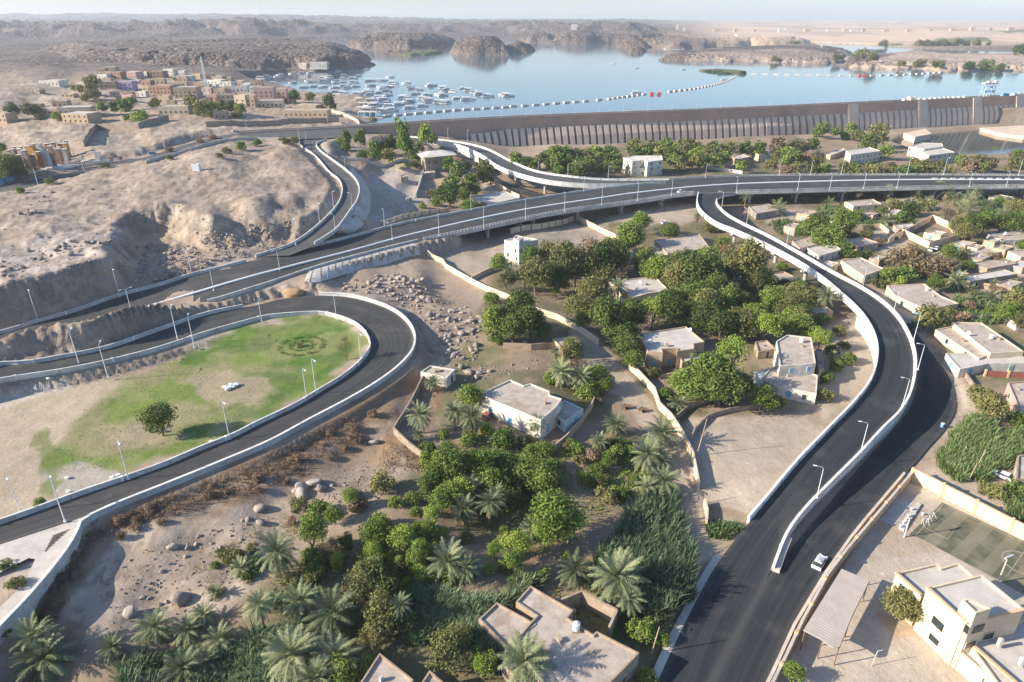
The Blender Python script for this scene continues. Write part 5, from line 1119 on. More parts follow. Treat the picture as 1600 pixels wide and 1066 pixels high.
# corrugated shade roof
cs = [G(x, y, 4.3) for x, y in [(1315, 889), (1359, 907), (1330, 965), (1312, 1011), (1302, 1013), (1284, 1000), (1255, 985)]]
e = empty('shade_roof', (*np.mean(cs, axis=0)[:2], 0), 'large corrugated shade roof on posts in the school yard', 'shade roof'); og = np.array(e.location)
def corrmat():
    m, t, b = newmat('dusty corrugated sheet', .7); g = N(t, 'ShaderNodeNewGeometry').outputs['Position']; d = cs[1]-cs[2]
    mp = N(t, 'ShaderNodeMapping'); t.links.new(g, mp.inputs['Vector']); mp.inputs['Rotation'].default_value = (0, 0, -math.atan2(d[1], d[0]))
    wv = N(t, 'ShaderNodeTexWave', i_Scale=.55, i_Distortion=.3); wv.bands_direction = 'X'; t.links.new(mp.outputs[0], wv.inputs['Vector'])
    k = mixc(t, ramp(t, noise(t, g, .5, 5), .35, .7), (.47, .40, .345), (.40, .335, .285)); t.links.new(k, b.inputs['Base Color'])
    bn = N(t, 'ShaderNodeBump', i_Strength=.4, i_Distance=.06); t.links.new(wv.outputs['Fac'], bn.inputs['Height']); t.links.new(bn.outputs[0], b.inputs['Normal']); return m
MB().prism([p-og for p in cs], 4.2, 4.32).build('sheet', corrmat(), e)
for i, p in enumerate(cs):
    if i != 4: q = p+(np.array((*og[:2], 0))-p)*.06-og; MB().tube((q[0], q[1], 0), (q[0], q[1], 4.2), .09).build('post', M['wood'], e)
for i in range(2):
    a, b = (cs[1], cs[2]) if i else (cs[2], cs[3]); MB().tube(a-og+(0, 0, -.2), b-og+(0, 0, -.2), .08).build('beam', M['wood'], e)
# ---------------------------------------------------------------- vehicles
def car(loc, rz, label, paint='carw', kind='car', s=1.0):
    e = empty('parked_car' if kind == 'car' else kind, loc, label, 'car' if kind == 'car' else kind, None, rz, s)
    prof = [(-2.1, .35), (-2.12, .8), (-1.95, .95), (-1.6, 1.0), (1.0, .92), (1.85, .8), (2.1, .62), (2.1, .35)]
    def loft(pr, ws): 
        g = MB(); n = len(pr); v = [(x, s_*w, z) for s_ in (-1, 1) for (x, z), w in zip(pr, ws)]
        return g.add(v, [tuple(range(n-1, -1, -1)), tuple(range(n, 2*n))]+[(i, (i+1) % n, (i+1) % n+n, i+n) for i in range(n)])
    loft(prof, [.82, .84, .82, .82, .82, .78, .7, .74]).build('body', M[paint], e)
    loft([(-1.95, .95), (-1.45, 1.42), (.25, 1.44), (.98, .93)], [.8, .62, .62, .78]).build('window', M['glass'], e)
    loft([(-1.42, 1.40), (-1.3, 1.475), (.12, 1.49), (.26, 1.42)], [.64, .6, .6, .64]).build('roof', M[paint], e)
    for x in (-1.3, 1.3):
        for y in (-.78, .78): MB().tube((x, y-.1, .32), (x, y+.1, .32), .32, .32, 12).build('wheel', M['tyre'], e)
    for y in (-.55, .55): MB().box((2.09, y, .6), (.06, .3, .14)).build('headlight', M['lampm'], e)
    return e
def vdir(a, b, z=0): p, q = G(*a, z), G(*b, z); return math.atan2(q[1]-p[1], q[0]-p[0])
c = car(G(1280, 882, .13), vdir((1280, 882), (1300, 850)), 'white hatchback with a load on its rack driving up the black street')
rk = MB()
for i in range(7): rk.box((-1.2+.22*i, random.uniform(-.3, .3), 1.49), (.4, .6, random.uniform(.1, .28)), random.random())
rk.build('roof_load', M['metal'], c)
car(P(1564, 746), 2.2, 'white car parked under the trees at the right edge')
car(G(1064, 301, 7.52), .5, 'white car driving on the near lanes of the flyover')
car(P(238, 241), .7, 'pale blue car on the dam approach road, upper left', 'bluep')
for x, y, r, lab, pc in ((881, 341, .5, 'silver car in the shadow under the flyover, behind the compound wall', 'cars'), (810, 353, .4, 'silver car parked under the flyover near the white tower house', 'cars'), (1040, 350, .3, 'white car parked on open ground below the flyover', 'carw'), (1463, 390, .8, 'white van-like car outside the cream compound', 'carw'), (1454, 392, .9, 'white car outside the cream compound, left of another', 'carw'), (1590, 418, .3, 'silver car parked between houses, upper right edge', 'cars'), (537, 194, .3, 'white car at the dam gate by the lake', 'carw'), (368, 206, .6, 'white car far along the dam approach road', 'carw'), (1596, 395, .2, 'white car at the right edge by a mud house', 'carw'), (1420, 512, .9, 'dark car in the ramp shadow beside the street', 'tyre'), (822, 696, 1.2, 'red dusty car by the white villa wall', 'red')): car(P(x, y) if x != 822 else P(762, 652), r, lab, pc)
# small cart on the lane, tank
for x, y, lab in ((978, 638, 'wooden hand cart standing in the dirt lane, left one'), (1004, 643, 'second wooden cart in the dirt lane, lying lower')):
    e = empty('cart', P(x, y), lab, 'cart', 'carts on the lane', .1); MB().box((0, 0, .6), (2.6, 1.5, .1)).build('tray', M['wood'], e)
    for y_ in (-.8, .8): MB().tube((0, y_-.05, .45), (0, y_+.05, .45), .45, .45, 12).build('wheel', M['tyre'], e)
    for y_ in (-.5, .5): MB().tube((1.3, y_, .62), (2.4, y_, .8), .04).build('shaft', M['wood'], e)
p = G(1472, 667, .15); e = empty('barrel', p, 'blue and white barrel at the street edge', 'barrel'); MB().tube((0, 0, 0), (0, 0, .9), .42, .42, 10).build('body', M['bluep'], e); MB().tube((0, 0, .9), (0, 0, 1.0), .4, .38, 10).build('lid', M['paint'], e)
def person(loc, label, shirt, rz=0):
    me = bpy.data.meshes.new('person'); V = [(0, 0, .95), (0, 0, 1.15), (0, 0, 1.4), (0, 0, 1.52), (0, 0, 1.66), (.2, 0, 1.4), (.28, .03, 1.15), (.3, .12, .9), (-.2, 0, 1.4), (-.28, -.02, 1.15), (-.3, .05, .88), (.1, 0, .88), (.12, .06, .48), (.12, -.02, .06), (-.1, 0, .88), (-.12, -.03, .48), (-.12, -.12, .06), (.12, .14, .04), (-.12, .05, .04)]
    E_ = [(0, 1), (1, 2), (2, 3), (3, 4), (2, 5), (5, 6), (6, 7), (2, 8), (8, 9), (9, 10), (0, 11), (11, 12), (12, 13), (0, 14), (14, 15), (15, 16), (13, 17), (16, 18)]
    me.from_pydata(V, E_, []); o = link('person', me); o.location = tuple(map(float, loc)); o.rotation_euler = (0, 0, rz); sk = o.modifiers.new('skin', 'SKIN'); o.modifiers.new('sub', 'SUBSURF').levels = 1
    r = [.14, .14, .15, .06, .11, .07, .05, .04, .07, .05, .04, .1, .075, .05, .1, .075, .05, .05, .05]
    for q, w_ in zip(me.skin_vertices[0].data, r): q.radius = (w_, w_)
    me.skin_vertices[0].data[0].use_root = True; me.materials.append(M[shirt]); return tag(o, label, 'person')
person(P(111, 243), 'person in dark clothes walking on the sand near the colourful pavilion, left one', 'tyre'); person(P(115.5, 242.5), 'person in brown clothes walking on the sand near the colourful pavilion', 'wood')

walls('retaining_wall', 'stone retaining wall stepping up the bank above the approach road, upper left', [(133, 230), (148, 206), (152, 203), (218, 202), (240, 194), (264, 188)], 4.0, .8, 'stonew')
walls('retaining_wall', 'long brown wall behind the dam approach road', [(322, 199), (400, 197), (470, 193), (530, 190)], 3.6, .6, 'stonew')
walls('boundary_wall', 'pale wall curving from the store building down to the dam end', [(490, 166), (510, 172), (535, 180), (556, 190), (562, 196)], 2.2, .5, 'cream')
walls('boundary_wall', 'grey wall along the near side of the dam approach road above the sandy hill', [(228, 256), (270, 244), (310, 232), (352, 221), (400, 218), (462, 221)], 1.6, .4, 'roofl')
# ---------------------------------------------------------------- plants
def meshnp(name, V, Fq, mat, tone=None, smooth=False):
    me = bpy.data.meshes.new(name); V = np.asarray(V, np.float32); Fq = np.asarray(Fq, np.int32); k = Fq.shape[1]
    me.vertices.add(len(V)); me.vertices.foreach_set('co', V.ravel()); me.loops.add(Fq.size); me.loops.foreach_set('vertex_index', Fq.ravel())
    me.polygons.add(len(Fq)); me.polygons.foreach_set('loop_start', np.arange(0, Fq.size, k, dtype=np.int32)); me.update(calc_edges=True)
    if smooth: me.polygons.foreach_set('use_smooth', np.ones(len(Fq), bool))
    if tone is not None: at = me.attributes.new('tone', 'FLOAT', 'POINT'); at.data.foreach_set('value', np.asarray(tone, np.float32))
    me.materials.append(mat); return me
def leafquads(C, Nn, size, asp=.6, fold=.25):
    """one bent leaf quad per centre, lying across its normal"""
    n = len(C); r = NR.normal(size=(n, 3)); a = np.cross(Nn, r); a /= np.linalg.norm(a, axis=1)[:, None]+1e-9; b = np.cross(Nn, a)
    s = size[:, None]; V = np.stack([C-a*s*.5, C+b*s*asp*.5+Nn*s*fold*.3, C+a*s*.5, C-b*s*asp*.5-Nn*s*fold*.3], 1).reshape(-1, 3)
    return V, np.arange(4*n).reshape(n, 4)
def crown_mesh(name, mat, seed, ncl=34, nl=80, leaf=.052, flat=.8, z0=.22, loose=.5, low=False):
    rs = np.random.default_rng(seed); C = []; T = []; Nn = []
    lob = rs.normal(size=(7, 3)); lob /= np.linalg.norm(lob, axis=1)[:, None]; amp = rs.uniform(.65, 1.05, 7)
    for _ in range(ncl):
        d = rs.normal(size=3); d /= np.linalg.norm(d); 
        if d[2] < -.72: d[2] *= -1
        k = amp[np.argmax(lob@d)]*rs.uniform(.72, 1.0)
        c = d*np.array((.40, .40, .40*flat))*k*(rs.random()**.22); r = rs.uniform(.10, .19)
        n = int(nl*(r/.15)**2); q = rs.normal(size=(n, 3)); q /= np.linalg.norm(q, axis=1)[:, None]
        rr = r*(1-loose*rs.random((n, 1))**2)*np.array((1.05, 1.05, .8)); C.append(c+q*rr); t = np.clip(rs.uniform(.15, .85)+rs.normal(0, .22, n)+.0, 0, 1); T.append(t)
        m = q*.7+rs.normal(size=(n, 3))*.55+np.array((0, 0, .35)); Nn.append(m/np.linalg.norm(m, axis=1)[:, None])
    C = np.concatenate(C); T = np.concatenate(T); Nn = np.concatenate(Nn)
    C[:, 2] += (.40*flat+.10+z0) if not low else .40*flat*.75
    if low: C[:, 2] = np.maximum(C[:, 2], .01)
    V, Fq = leafquads(C, Nn, rs.uniform(.7, 1.3, len(C))*leaf)
    return meshnp(name, V, Fq, mat, np.repeat(T, 4))
def trunk_mesh(seed, z0=.10, flat=.85):
    rs = random.Random(seed); g = MB(); top = z0+.30*flat; lean = (rs.uniform(-.05, .05), rs.uniform(-.05, .05)); m = (lean[0], lean[1], z0+.08)
    g.tube((0, 0, -.08), m, .032, .022, 7)
    for _ in range(5):
        a = rs.uniform(0, 6.28); r = rs.uniform(.12, .27); e = (m[0]+math.cos(a)*r, m[1]+math.sin(a)*r, top+rs.uniform(-.05, .18)); k = tuple((m[i]*.5+e[i]*.5)+(.03 if i == 2 else 0) for i in range(3))
        g.tube(m, k, .017, .012, 5); g.tube(k, e, .012, .004, 5)
    me = bpy.data.meshes.new('trunk'); me.from_pydata(g.v, [], g.f); me.materials.append(M['trunk']); return me
CR = {k: [crown_mesh('crown', LM[k], 31*i+ord(k), *{'D': (62, 84, .050, .9, .02), 'M': (52, 78, .050, .9, .02), 'L': (44, 66, .048, .95, .04), 'O': (52, 74, .048, .9, .02), 'B': (32, 46, .050, .8, .1)}[k]) for i in range(4)] for k in 'DMLOB'}
CB = {k: [crown_mesh('shrub', LM[k], 77*i+ord(k), 22, 55, .075, .75, 0, .5, True) for i in range(3)] for k in 'DMLOB'}
CF = {k: [crown_mesh('crown', LM[k], 131*i+ord(k), 26, 30, .105, .95, .05) for i in range(3)] for k in 'DMLOB'}
CC = [crown_mesh('crown', LM['O'], 501+i, 46, 60, .035, 1.9, .12) for i in range(2)]
TR = [trunk_mesh(i) for i in range(4)]
TW = {'D': 'dark green leafy tree', 'M': 'mid green leafy tree', 'L': 'yellow-green leafy tree', 'O': 'olive green leafy tree', 'B': 'dry brown tree', 'd': 'dark green shrub', 'm': 'mid green shrub', 'l': 'bright yellow-green shrub', 'o': 'olive green shrub', 'b': 'dry brown shrub', 'C': 'tall feathery grey-green tree'}
NT = [0]; TN = {'B': 'bare_tree', 'O': 'bushy_tree', 'L': 'bushy_tree', 'C': 'feathery_tree'}
def tree(cx, cy, w, ty, grove, hk=1.0):
    """cx, cy: middle of the crown in the photo, w: its width there"""
    NT[0] += 1; rs = random.Random(NT[0]*13+int(cx)); k = ty.upper()
    base = P(cx, cy); s0 = ppm(base); up = (w/s0)*(.62 if ty.isupper() else .25)*hk
    p = P(cx, cy, up); s = ppm(p); W_ = w/s*1.42; rz = rs.uniform(0, 6.28); lab = TW[ty]+' '+grove
    if ty.islower():
        o = link('shrub', rs.choice(CB[k])); o.location = tuple(p); o.rotation_euler = (0, 0, rz); o.scale = (W_*rs.uniform(.95, 1.15), W_*rs.uniform(.95, 1.15), W_*rs.uniform(.9, 1.2)); tag(o, None, 'shrub', TW[ty]+'s '+grove)
    elif s < 3.0:
        o = link(TN.get(ty, 'leafy_tree'), rs.choice(CF[k] if ty != 'C' else CC)); o.location = tuple(p-np.array((0, 0, .04*W_))); o.rotation_euler = (0, 0, rz); o.scale = (W_, W_, W_*hk); tag(o, None, 'tree', TW[ty]+'s '+grove)
    else:
        o = empty(TN.get(ty, 'leafy_tree'), p, None, 'tree', TW[ty]+'s '+grove, rz, (W_*rs.uniform(.88, 1.15), W_*rs.uniform(.88, 1.15), W_*hk*rs.uniform(.85, 1.2))); link('crown', rs.choice(CR[k] if ty != 'C' else CC), o); link('trunk', rs.choice(TR), o)
    ordered(lab, o); return o
def grove(desc, lst):
    for it in lst: tree(*it[:4], desc, *(it[4:]))
def gscatter(desc, poly, n, types, w0, w1, seed, avoid=()):
    rs = random.Random(seed); Pp = [(x, y) for x, y in poly]; xs = [p[0] for p in Pp]; ys = [p[1] for p in Pp]; got = []; tries = 0
    while len(got) < n and tries < 4000:
        tries += 1; x = rs.uniform(min(xs), max(xs)); y = rs.uniform(min(ys), max(ys)); w = rs.uniform(w0, w1)
        if sdf(np.array([x]), np.array([y]), Pp)[0] < 0 or any(abs(x-a[0]) < w*.42 and abs(y-a[1]) < w*.30 for a in got) or any(a[0]-w*.4 < x < a[2]+w*.4 and a[1]-w*.1 < y < a[3]+w*.45 for a in avoid): continue
        got.append((x, y, w, rs.choice(types)))
    for x, y, w, t in sorted(got): tree(x, y, w, t, desc)
grove('in the grove below the towered white house', [(780,408,28,'M',1.3),(793,436,28,'O'),(838,432,46,'O'),(828,408,34,'M'),(858,405,40,'O'),(886,412,50,'O',1.1),(872,436,36,'D'),(920,402,44,'B'),(928,420,44,'O'),(946,410,48,'D',1.1),(965,404,34,'D'),(768,468,24,'m'),(905,474,44,'O'),(925,456,40,'O'),(912,500,26,'M'),(868,458,14,'L')])
grove('in the big dark grove at the picture centre', [(1005,412,32,'D'),(1037,418,40,'O'),(1072,415,46,'D',1.1),(1092,432,58,'D'),(1062,442,46,'O'),(1112,428,42,'D'),(1166,418,56,'O',1.15),(1190,440,44,'D'),(1086,458,46,'M'),(1046,466,42,'M'),(1178,452,34,'O'),(1115,455,40,'D'),(1140,470,40,'M'),(1105,480,44,'D'),(1078,485,36,'M'),(1208,470,40,'M'),(1240,462,30,'O'),(1225,448,26,'D')])
grove('behind the sand coloured house', [(950,500,54,'D',1.1),(972,520,46,'D'),(982,545,40,'D'),(988,490,44,'D'),(1020,490,36,'L',1.25),(1052,492,44,'D'),(1096,500,40,'D'),(1128,505,46,'D'),(1160,505,44,'O'),(1200,510,48,'L'),(1180,492,40,'M'),(1235,495,36,'M'),(1258,470,30,'O'),(1248,512,36,'M')])
grove('clumped left of the lane wall', [(812,482,50,'D',1.2),(826,508,44,'D'),(800,515,42,'D'),(772,508,42,'M'),(848,518,30,'D'),(790,492,34,'M'),(893,546,36,'O',1.2),(780,530,26,'m')])
grove('in front of the sand coloured house', [(1112,588,62,'M'),(1142,562,46,'L',1.2),(1090,606,48,'M'),(1130,606,54,'D'),(1062,606,40,'L'),(1040,616,26,'m'),(1160,600,40,'D'),(1020,584,22,'o'),(990,566,28,'M'),(1190,625,34,'M'),(1210,632,24,'D')])
grove('beside the ribbed house by the ramp', [(1282,530,30,'L',1.1),(1252,496,32,'M'),(1300,548,24,'d'),(1325,562,24,'m'),(1318,540,18,'o'),(1290,592,22,'m'),(1286,618,26,'o'),(1308,575,22,'m'),(1312,520,20,'o')])
grove('right of the white villa', [(932,588,34,'M'),(918,616,28,'m'),(910,600,20,'m'),(872,580,20,'m'),(860,592,22,'l'),(945,602,26,'M'),(930,625,18,'b')])
grove('in the garden left of the white villa', [(736,622,36,'M',1.1),(735,686,30,'m'),(668,702,26,'m'),(692,680,18,'m'),(788,690,34,'m'),(820,690,22,'o'),(830,705,22,'m'),(760,672,20,'l')])
grove('in the thicket below the white villa', [(700,732,48,'M'),(676,748,34,'M'),(748,735,50,'M'),(790,728,48,'M'),(772,760,42,'M'),(822,736,50,'M'),(846,745,42,'M'),(865,728,26,'m'),(702,775,40,'L'),(668,765,30,'D'),(800,775,34,'D'),(850,705,28,'m'),(888,700,16,'o'),(905,720,20,'o'),(953,722,22,'M'),(928,716,26,'b'),(940,755,24,'o')])
grove('in the dry orchard above the palms', [(545,778,24,'L',1.3),(498,798,30,'m'),(522,806,26,'M'),(596,760,38,'o'),(618,785,24,'m'),(645,780,22,'m'),(585,832,44,'L'),(630,842,38,'L'),(655,868,36,'L',1.2),(490,838,40,'L',1.4),(488,872,30,'m'),(676,810,28,'L',1.2),(650,800,20,'l'),(505,862,24,'b'),(520,858,26,'B'),(560,790,30,'b'),(485,905,26,'o'),(365,872,30,'o'),(348,865,20,'o'),(465,792,24,'o')])
grove('beside the reed bed at the bottom', [(868,806,76,'L'),(850,840,44,'L'),(895,820,40,'L'),(812,850,44,'L'),(800,880,36,'L'),(805,905,20,'l'),(848,900,22,'l'),(885,868,16,'l'),(948,775,32,'o'),(930,752,20,'m'),(1030,790,20,'o'),(1048,860,26,'o'),(1008,990,34,'m'),(990,985,30,'l'),(1035,1000,22,'m'),(1010,1060,30,'m')])
grove('among the palms at the bottom edge', [(570,905,60,'O',1.1),(600,925,46,'D'),(596,960,58,'O'),(625,940,44,'O'),(588,990,40,'O'),(700,1020,62,'O'),(755,1035,44,'L'),(716,1000,40,'O'),(560,880,24,'o'),(535,1050,44,'M'),(570,1048,34,'M'),(638,975,30,'M'),(460,905,26,'o')])
grove('alone on the grassed loop, shading sacks', [(247,655,50,'D',.95)])
grove('on the grassed loop beside the bend', [(541,552,20,'C',1.0)])
grove('on the bare verge at the left edge', [(15,884,22,'d'),(25,914,26,'o'),(62,787,16,'m'),(8,990,16,'o')])
grove('in front of the school building', [(1412,945,50,'O',1.0),(1440,950,50,'O',1.0),(1455,935,36,'O',.9)])
grove('at the foot of the street wall, bottom edge', [(1238,1052,32,'M',.9)])
grove('under the curved ramp top', [(985,362,44,'M',1.2),(1000,350,30,'L'),(975,378,26,'M'),(1008,345,24,'B'),(1048,362,26,'D'),(1130,384,28,'M',1.2),(1134,395,22,'B'),(1108,358,18,'o'),(955,335,8,'m'),(1222,418,16,'m'),(1248,450,26,'M'),(1270,460,30,'O'),(1288,500,24,'m')])
grove('right of the curved ramp among low houses', [(1275,358,40,'D'),(1295,365,40,'M'),(1318,352,34,'M'),(1255,362,26,'D'),(1355,365,20,'O'),(1372,380,16,'b'),(1395,372,14,'o'),(1355,398,18,'d'),(1484,396,24,'M',1.1),(1505,398,16,'o'),(1512,414,18,'M'),(1400,412,36,'b'),(1425,402,36,'b'),(1440,420,40,'b'),(1415,430,34,'m'),(1385,432,24,'m'),(1470,418,38,'b'),(1462,444,22,'D'),(1375,445,24,'o'),(1408,440,18,'l'),(1450,505,44,'o'),(1475,490,30,'o'),(1505,498,24,'b'),(1325,395,26,'m'),(1338,400,16,'d')])
grove('in the dark row above the mud houses', [(1495,352,28,'O'),(1518,354,30,'D'),(1538,346,32,'M'),(1508,366,26,'O'),(1562,348,30,'O'),(1582,350,32,'M'),(1602,352,30,'O'),(1480,335,22,'B')])
grove('in the gardens at the right edge', [(1590,470,44,'O'),(1575,488,34,'L'),(1596,500,30,'O'),(1600,382,20,'M'),(1345,345,0.1,'o')][:4]+[(1548,640,40,'O'),(1530,618,30,'o'),(1590,770,40,'m'),(1560,775,30,'o'),(1540,765,26,'o'),(1590,660,34,'m'),(1520,560,20,'m')])
grove('below the flyover beside the two palms', [(1335,306,14,'o'),(1405,305,16,'o'),(1398,322,22,'o'),(1445,322,26,'o'),(1375,334,22,'d'),(1420,332,28,'d'),(1340,340,20,'m'),(1560,318,22,'m'),(1590,322,30,'O'),(1412,345,30,'d')])
# the wood between dam and flyover
gscatter('in the wood between dam ramp and white villa', [(790,252),(850,243),(900,238),(970,240),(972,262),(950,272),(880,270),(840,262)], 30, 'DMMO', 18, 29, 5)
gscatter('in the wood behind the boxy white villa', [(985,228),(1045,226),(1110,233),(1190,230),(1225,234),(1215,262),(1175,262),(1130,258),(1060,262),(1045,245),(985,240)], 34, 'DMOO', 18, 28, 6, [(974, 243, 1036, 276), (1140, 238, 1206, 250)])
gscatter('in the fields left of the white houses', [(1210,228),(1270,222),(1290,262),(1300,272),(1225,272)], 13, 'OMB', 18, 28, 8, [(1288, 232, 1322, 245)])
gscatter('in the belt beside the flyover, right half', [(1300,262),(1370,258),(1430,248),(1500,245),(1560,258),(1620,225),(1640,266),(1300,274)], 32, 'OOBM', 16, 27, 9, [(1322, 228, 1378, 256), (1420, 225, 1492, 250)])
grove('at the dam foot by the dark pool', [(1285,204,20,'M'),(1306,207,18,'D'),(1330,202,20,'M'),(1345,214,26,'o'),(1372,208,30,'O',1.1),(1360,222,26,'D'),(1385,236,22,'M'),(1275,210,16,'m'),(1320,215,16,'l'),(1555,236,14,'m'),(1590,245,20,'M')])
grove('in the wooded garden by the dam', [(541,218,16,'D',1.7),(563,218,18,'D',1.7),(585,240,24,'M',1.5),(610,226,26,'D'),(628,214,24,'L',2.2),(638,230,20,'M',1.6),(662,212,18,'L',2.0),(674,218,20,'D'),(606,243,22,'O'),(648,246,20,'M'),(566,245,18,'m'),(540,232,14,'m'),(648,258,16,'o'),(600,232,22,'D'),(655,232,18,'O'),(530,222,10,'m')])
grove('around the gully below the stone villa', [(700,258,22,'M'),(715,270,28,'D',1.2),(708,290,34,'D'),(700,306,34,'D'),(725,305,24,'D'),(735,285,26,'D'),(755,270,24,'O',1.4),(740,297,22,'M'),(675,304,18,'o'),(680,318,16,'m'),(730,322,24,'L'),(752,325,18,'o'),(763,282,18,'D'),(770,265,14,'d'),(660,322,12,'l'),(728,264,20,'d')])
# hillside village and left edge
grove('in the hillside village, upper left', [(143,132,22,'O',1.2),(160,168,18,'L'),(178,168,20,'D'),(196,168,22,'D'),(205,160,18,'M'),(188,162,18,'D'),(242,162,16,'O'),(20,172,22,'D'),(45,172,20,'O'),(57,173,18,'D'),(140,152,24,'o'),(122,140,18,'o'),(218,185,26,'l'),(200,186,14,'m'),(300,160,22,'O'),(315,168,24,'O'),(330,168,20,'M'),(345,166,18,'O'),(362,168,18,'O'),(375,170,18,'M'),(310,176,16,'o'),(330,180,14,'o'),(370,180,16,'o'),(88,184,14,'m'),(105,184,14,'o'),(62,184,12,'o'),(275,124,10,'o'),(435,150,14,'o')])
grove('by the lake shore beside the village', [(514,158,20,'D',1.2),(460,150,16,'M'),(484,152,14,'O'),(448,158,10,'o'),(583,191,12,'o'),(478,170,12,'l'),(520,166,12,'D'),(512,104,12,'M')])
grove('round the colourful pavilion at the left edge', [(2,232,20,'L'),(10,252,30,'O'),(22,265,28,'O'),(4,270,30,'M'),(30,270,18,'D'),(30,300,14,'l'),(78,285,14,'o'),(165,260,12,'o')])
grove('along the cut above the dam approach road', [(265,235,12,'b'),(332,215,12,'b'),(312,222,10,'b'),(355,236,14,'o'),(378,230,16,'m'),(403,225,14,'m'),(343,245,12,'b'),(445,222,16,'o'),(460,222,16,'o'),(265,247,10,'o')])
gscatter('on the far shore greenery', [(1430,66),(1475,61),(1540,59),(1550,64),(1480,71),(1432,71)], 26, 'OD', 6, 11, 14)
grove('on the sandy spit across the lake', [(1210,93,12,'o'),(1308,90,14,'o'),(1345,85,20,'o'),(1362,93,18,'o'),(1408,100,12,'o'),(1436,101,16,'o'),(1465,102,18,'o'),(1512,106,18,'d'),(1545,106,24,'d'),(1563,107,14,'d'),(1595,80,20,'d'),(1240,65,14,'o'),(1380,68,14,'o')])
grove('on the small green islet across the lake', [(625,83,9,'m'),(610,85,8,'o'),(650,83,8,'o'),(672,81,9,'m'),(640,85,8,'m'),(660,84,8,'o'),(1160,113,7,'o')])
gscatter('filling the big dark grove', [(1000,400),(1060,395),(1180,405),(1260,450),(1262,515),(1180,520),(1060,480),(1040,462)], 13, 'DOMO', 30, 46, 31, [(1203, 420, 1258, 452)])
gscatter('filling the thicket below the villa', [(650,720),(720,700),(870,715),(885,750),(800,790),(690,800)], 16, 'LlmM', 24, 44, 32)
gscatter('scattered through the orchard', [(480,780),(640,760),(800,830),(790,900),(640,900),(480,860)], 26, 'Lllmo', 16, 32, 33)
gscatter('filling the gap behind the lane house', [(800,400),(980,385),(985,420),(930,450),(800,450)], 5, 'OM', 30, 42, 34, [(785, 365, 845, 410)])
gscatter('crowding the right hand village', [(1240,340),(1420,330),(1480,360),(1600,440),(1600,500),(1480,480),(1380,440)], 14, 'ombo', 12, 22, 35, [(1384, 344, 1500, 392), (1502, 408, 1590, 440), (1314, 372, 1384, 432), (1386, 443, 1498, 486), (1238, 369, 1316, 400)])
gscatter('along the foot of the loop wall', [(40,985),(110,860),(160,812),(300,768),(430,712),(560,650),(600,640),(570,690),(450,755),(320,800),(200,832),(120,910),(60,1000)], 36, 'b', 8, 17, 36)
gscatter('in the undergrowth above the bottom palms', [(480,860),(700,850),(720,905),(640,925),(560,890),(470,915)], 22, 'llmmoL', 16, 30, 41)
gscatter('in the garden strip left of the lane', [(890,690),(1010,690),(1020,760),(930,790),(880,740)], 16, 'lmmo', 14, 26, 42)
gscatter('dotted over the slope above the bottom palms', [(330,860),(470,800),(480,880),(380,920),(330,900)], 9, 'omb', 12, 22, 43)
# ---------------------------------------------------------------- palms
def frond_set(seed, n=48, e0=84, e1=-42, leafl=.19, npair=20, dead=False):
    rs = np.random.default_rng(seed); V = []; Fq = []; T = []
    for i in range(n):
        t = i/(n-1); az = i*2.39996+rs.uniform(-.2, .2); el = math.radians(e0+(e1-e0)*t**.85+rs.uniform(-7, 7)); L = rs.uniform(.85, 1.08)*(1 if not dead else .75); droop = rs.uniform(.55, .95)*(1 if not dead else .5)
        m = 9; s = np.linspace(0, 1, m); ang = el-droop*1.35*s**1.4; dx = np.cos(ang); dz = np.sin(ang); x = np.cumsum(np.r_[0, dx[:-1]])*L/(m-1); z = np.cumsum(np.r_[0, dz[:-1]])*L/(m-1)
        ca, sa = math.cos(az), math.sin(az); sp_ = np.stack([x*ca, x*sa, z], 1); side = np.array((-sa, ca, 0)); tone = np.clip(rs.uniform(.2, .9)-.25*(t > .75), 0, 1)
        o = len(V)
        for k in range(m):
            w = .018*(1-s[k]*.8); V.append(sp_[k]-side*w); V.append(sp_[k]+side*w); T += [.85, .85]
        Fq += [(o+2*k, o+2*k+1, o+2*k+3, o+2*k+2) for k in range(m-1)]
        for j in range(npair):
            u = .14+.84*(j+.5)/npair; k = min(int(u*(m-1)), m-2); f = u*(m-1)-k; c = sp_[k]*(1-f)+sp_[k+1]*f; tan = sp_[k+1]-sp_[k]; tan /= np.linalg.norm(tan)+1e-9; up = np.cross(side, tan)
            ll = leafl*math.sin(math.pi*min(1, .18+.80*u))**.7*rs.uniform(.85, 1.1)
            for sg in (-1, 1):
                d = side*sg*.72+tan*.62-up*(.12 if not dead else .5)*sg*0+np.array((0, 0, -.22 if not dead else -.6))+rs.normal(0, .08, 3); d /= np.linalg.norm(d); b = tan*.019; o = len(V)
                V += [c-b, c+b, c+d*ll+b*.25, c+d*ll-b*.25]; Fq.append((o, o+1, o+2, o+3)); T += [np.clip(tone+rs.uniform(-.15, .15), 0, 1)]*4
    return np.array(V), np.array(Fq), np.array(T)
PC = [meshnp('crown', *frond_set(i)[:2], LM['P'], frond_set(i)[2]) for i in range(3)]
PCL = [meshnp('crown', *frond_set(20+i, 26, 80, -25, .30, 9)[:2], LM['P'], frond_set(20+i, 26, 80, -25, .30, 9)[2]) for i in range(2)]
PDr = [meshnp('dry_fronds', *frond_set(40+i, 15, -28, -70, .2, 9, True)[:2], M['dryf']) for i in range(3)]
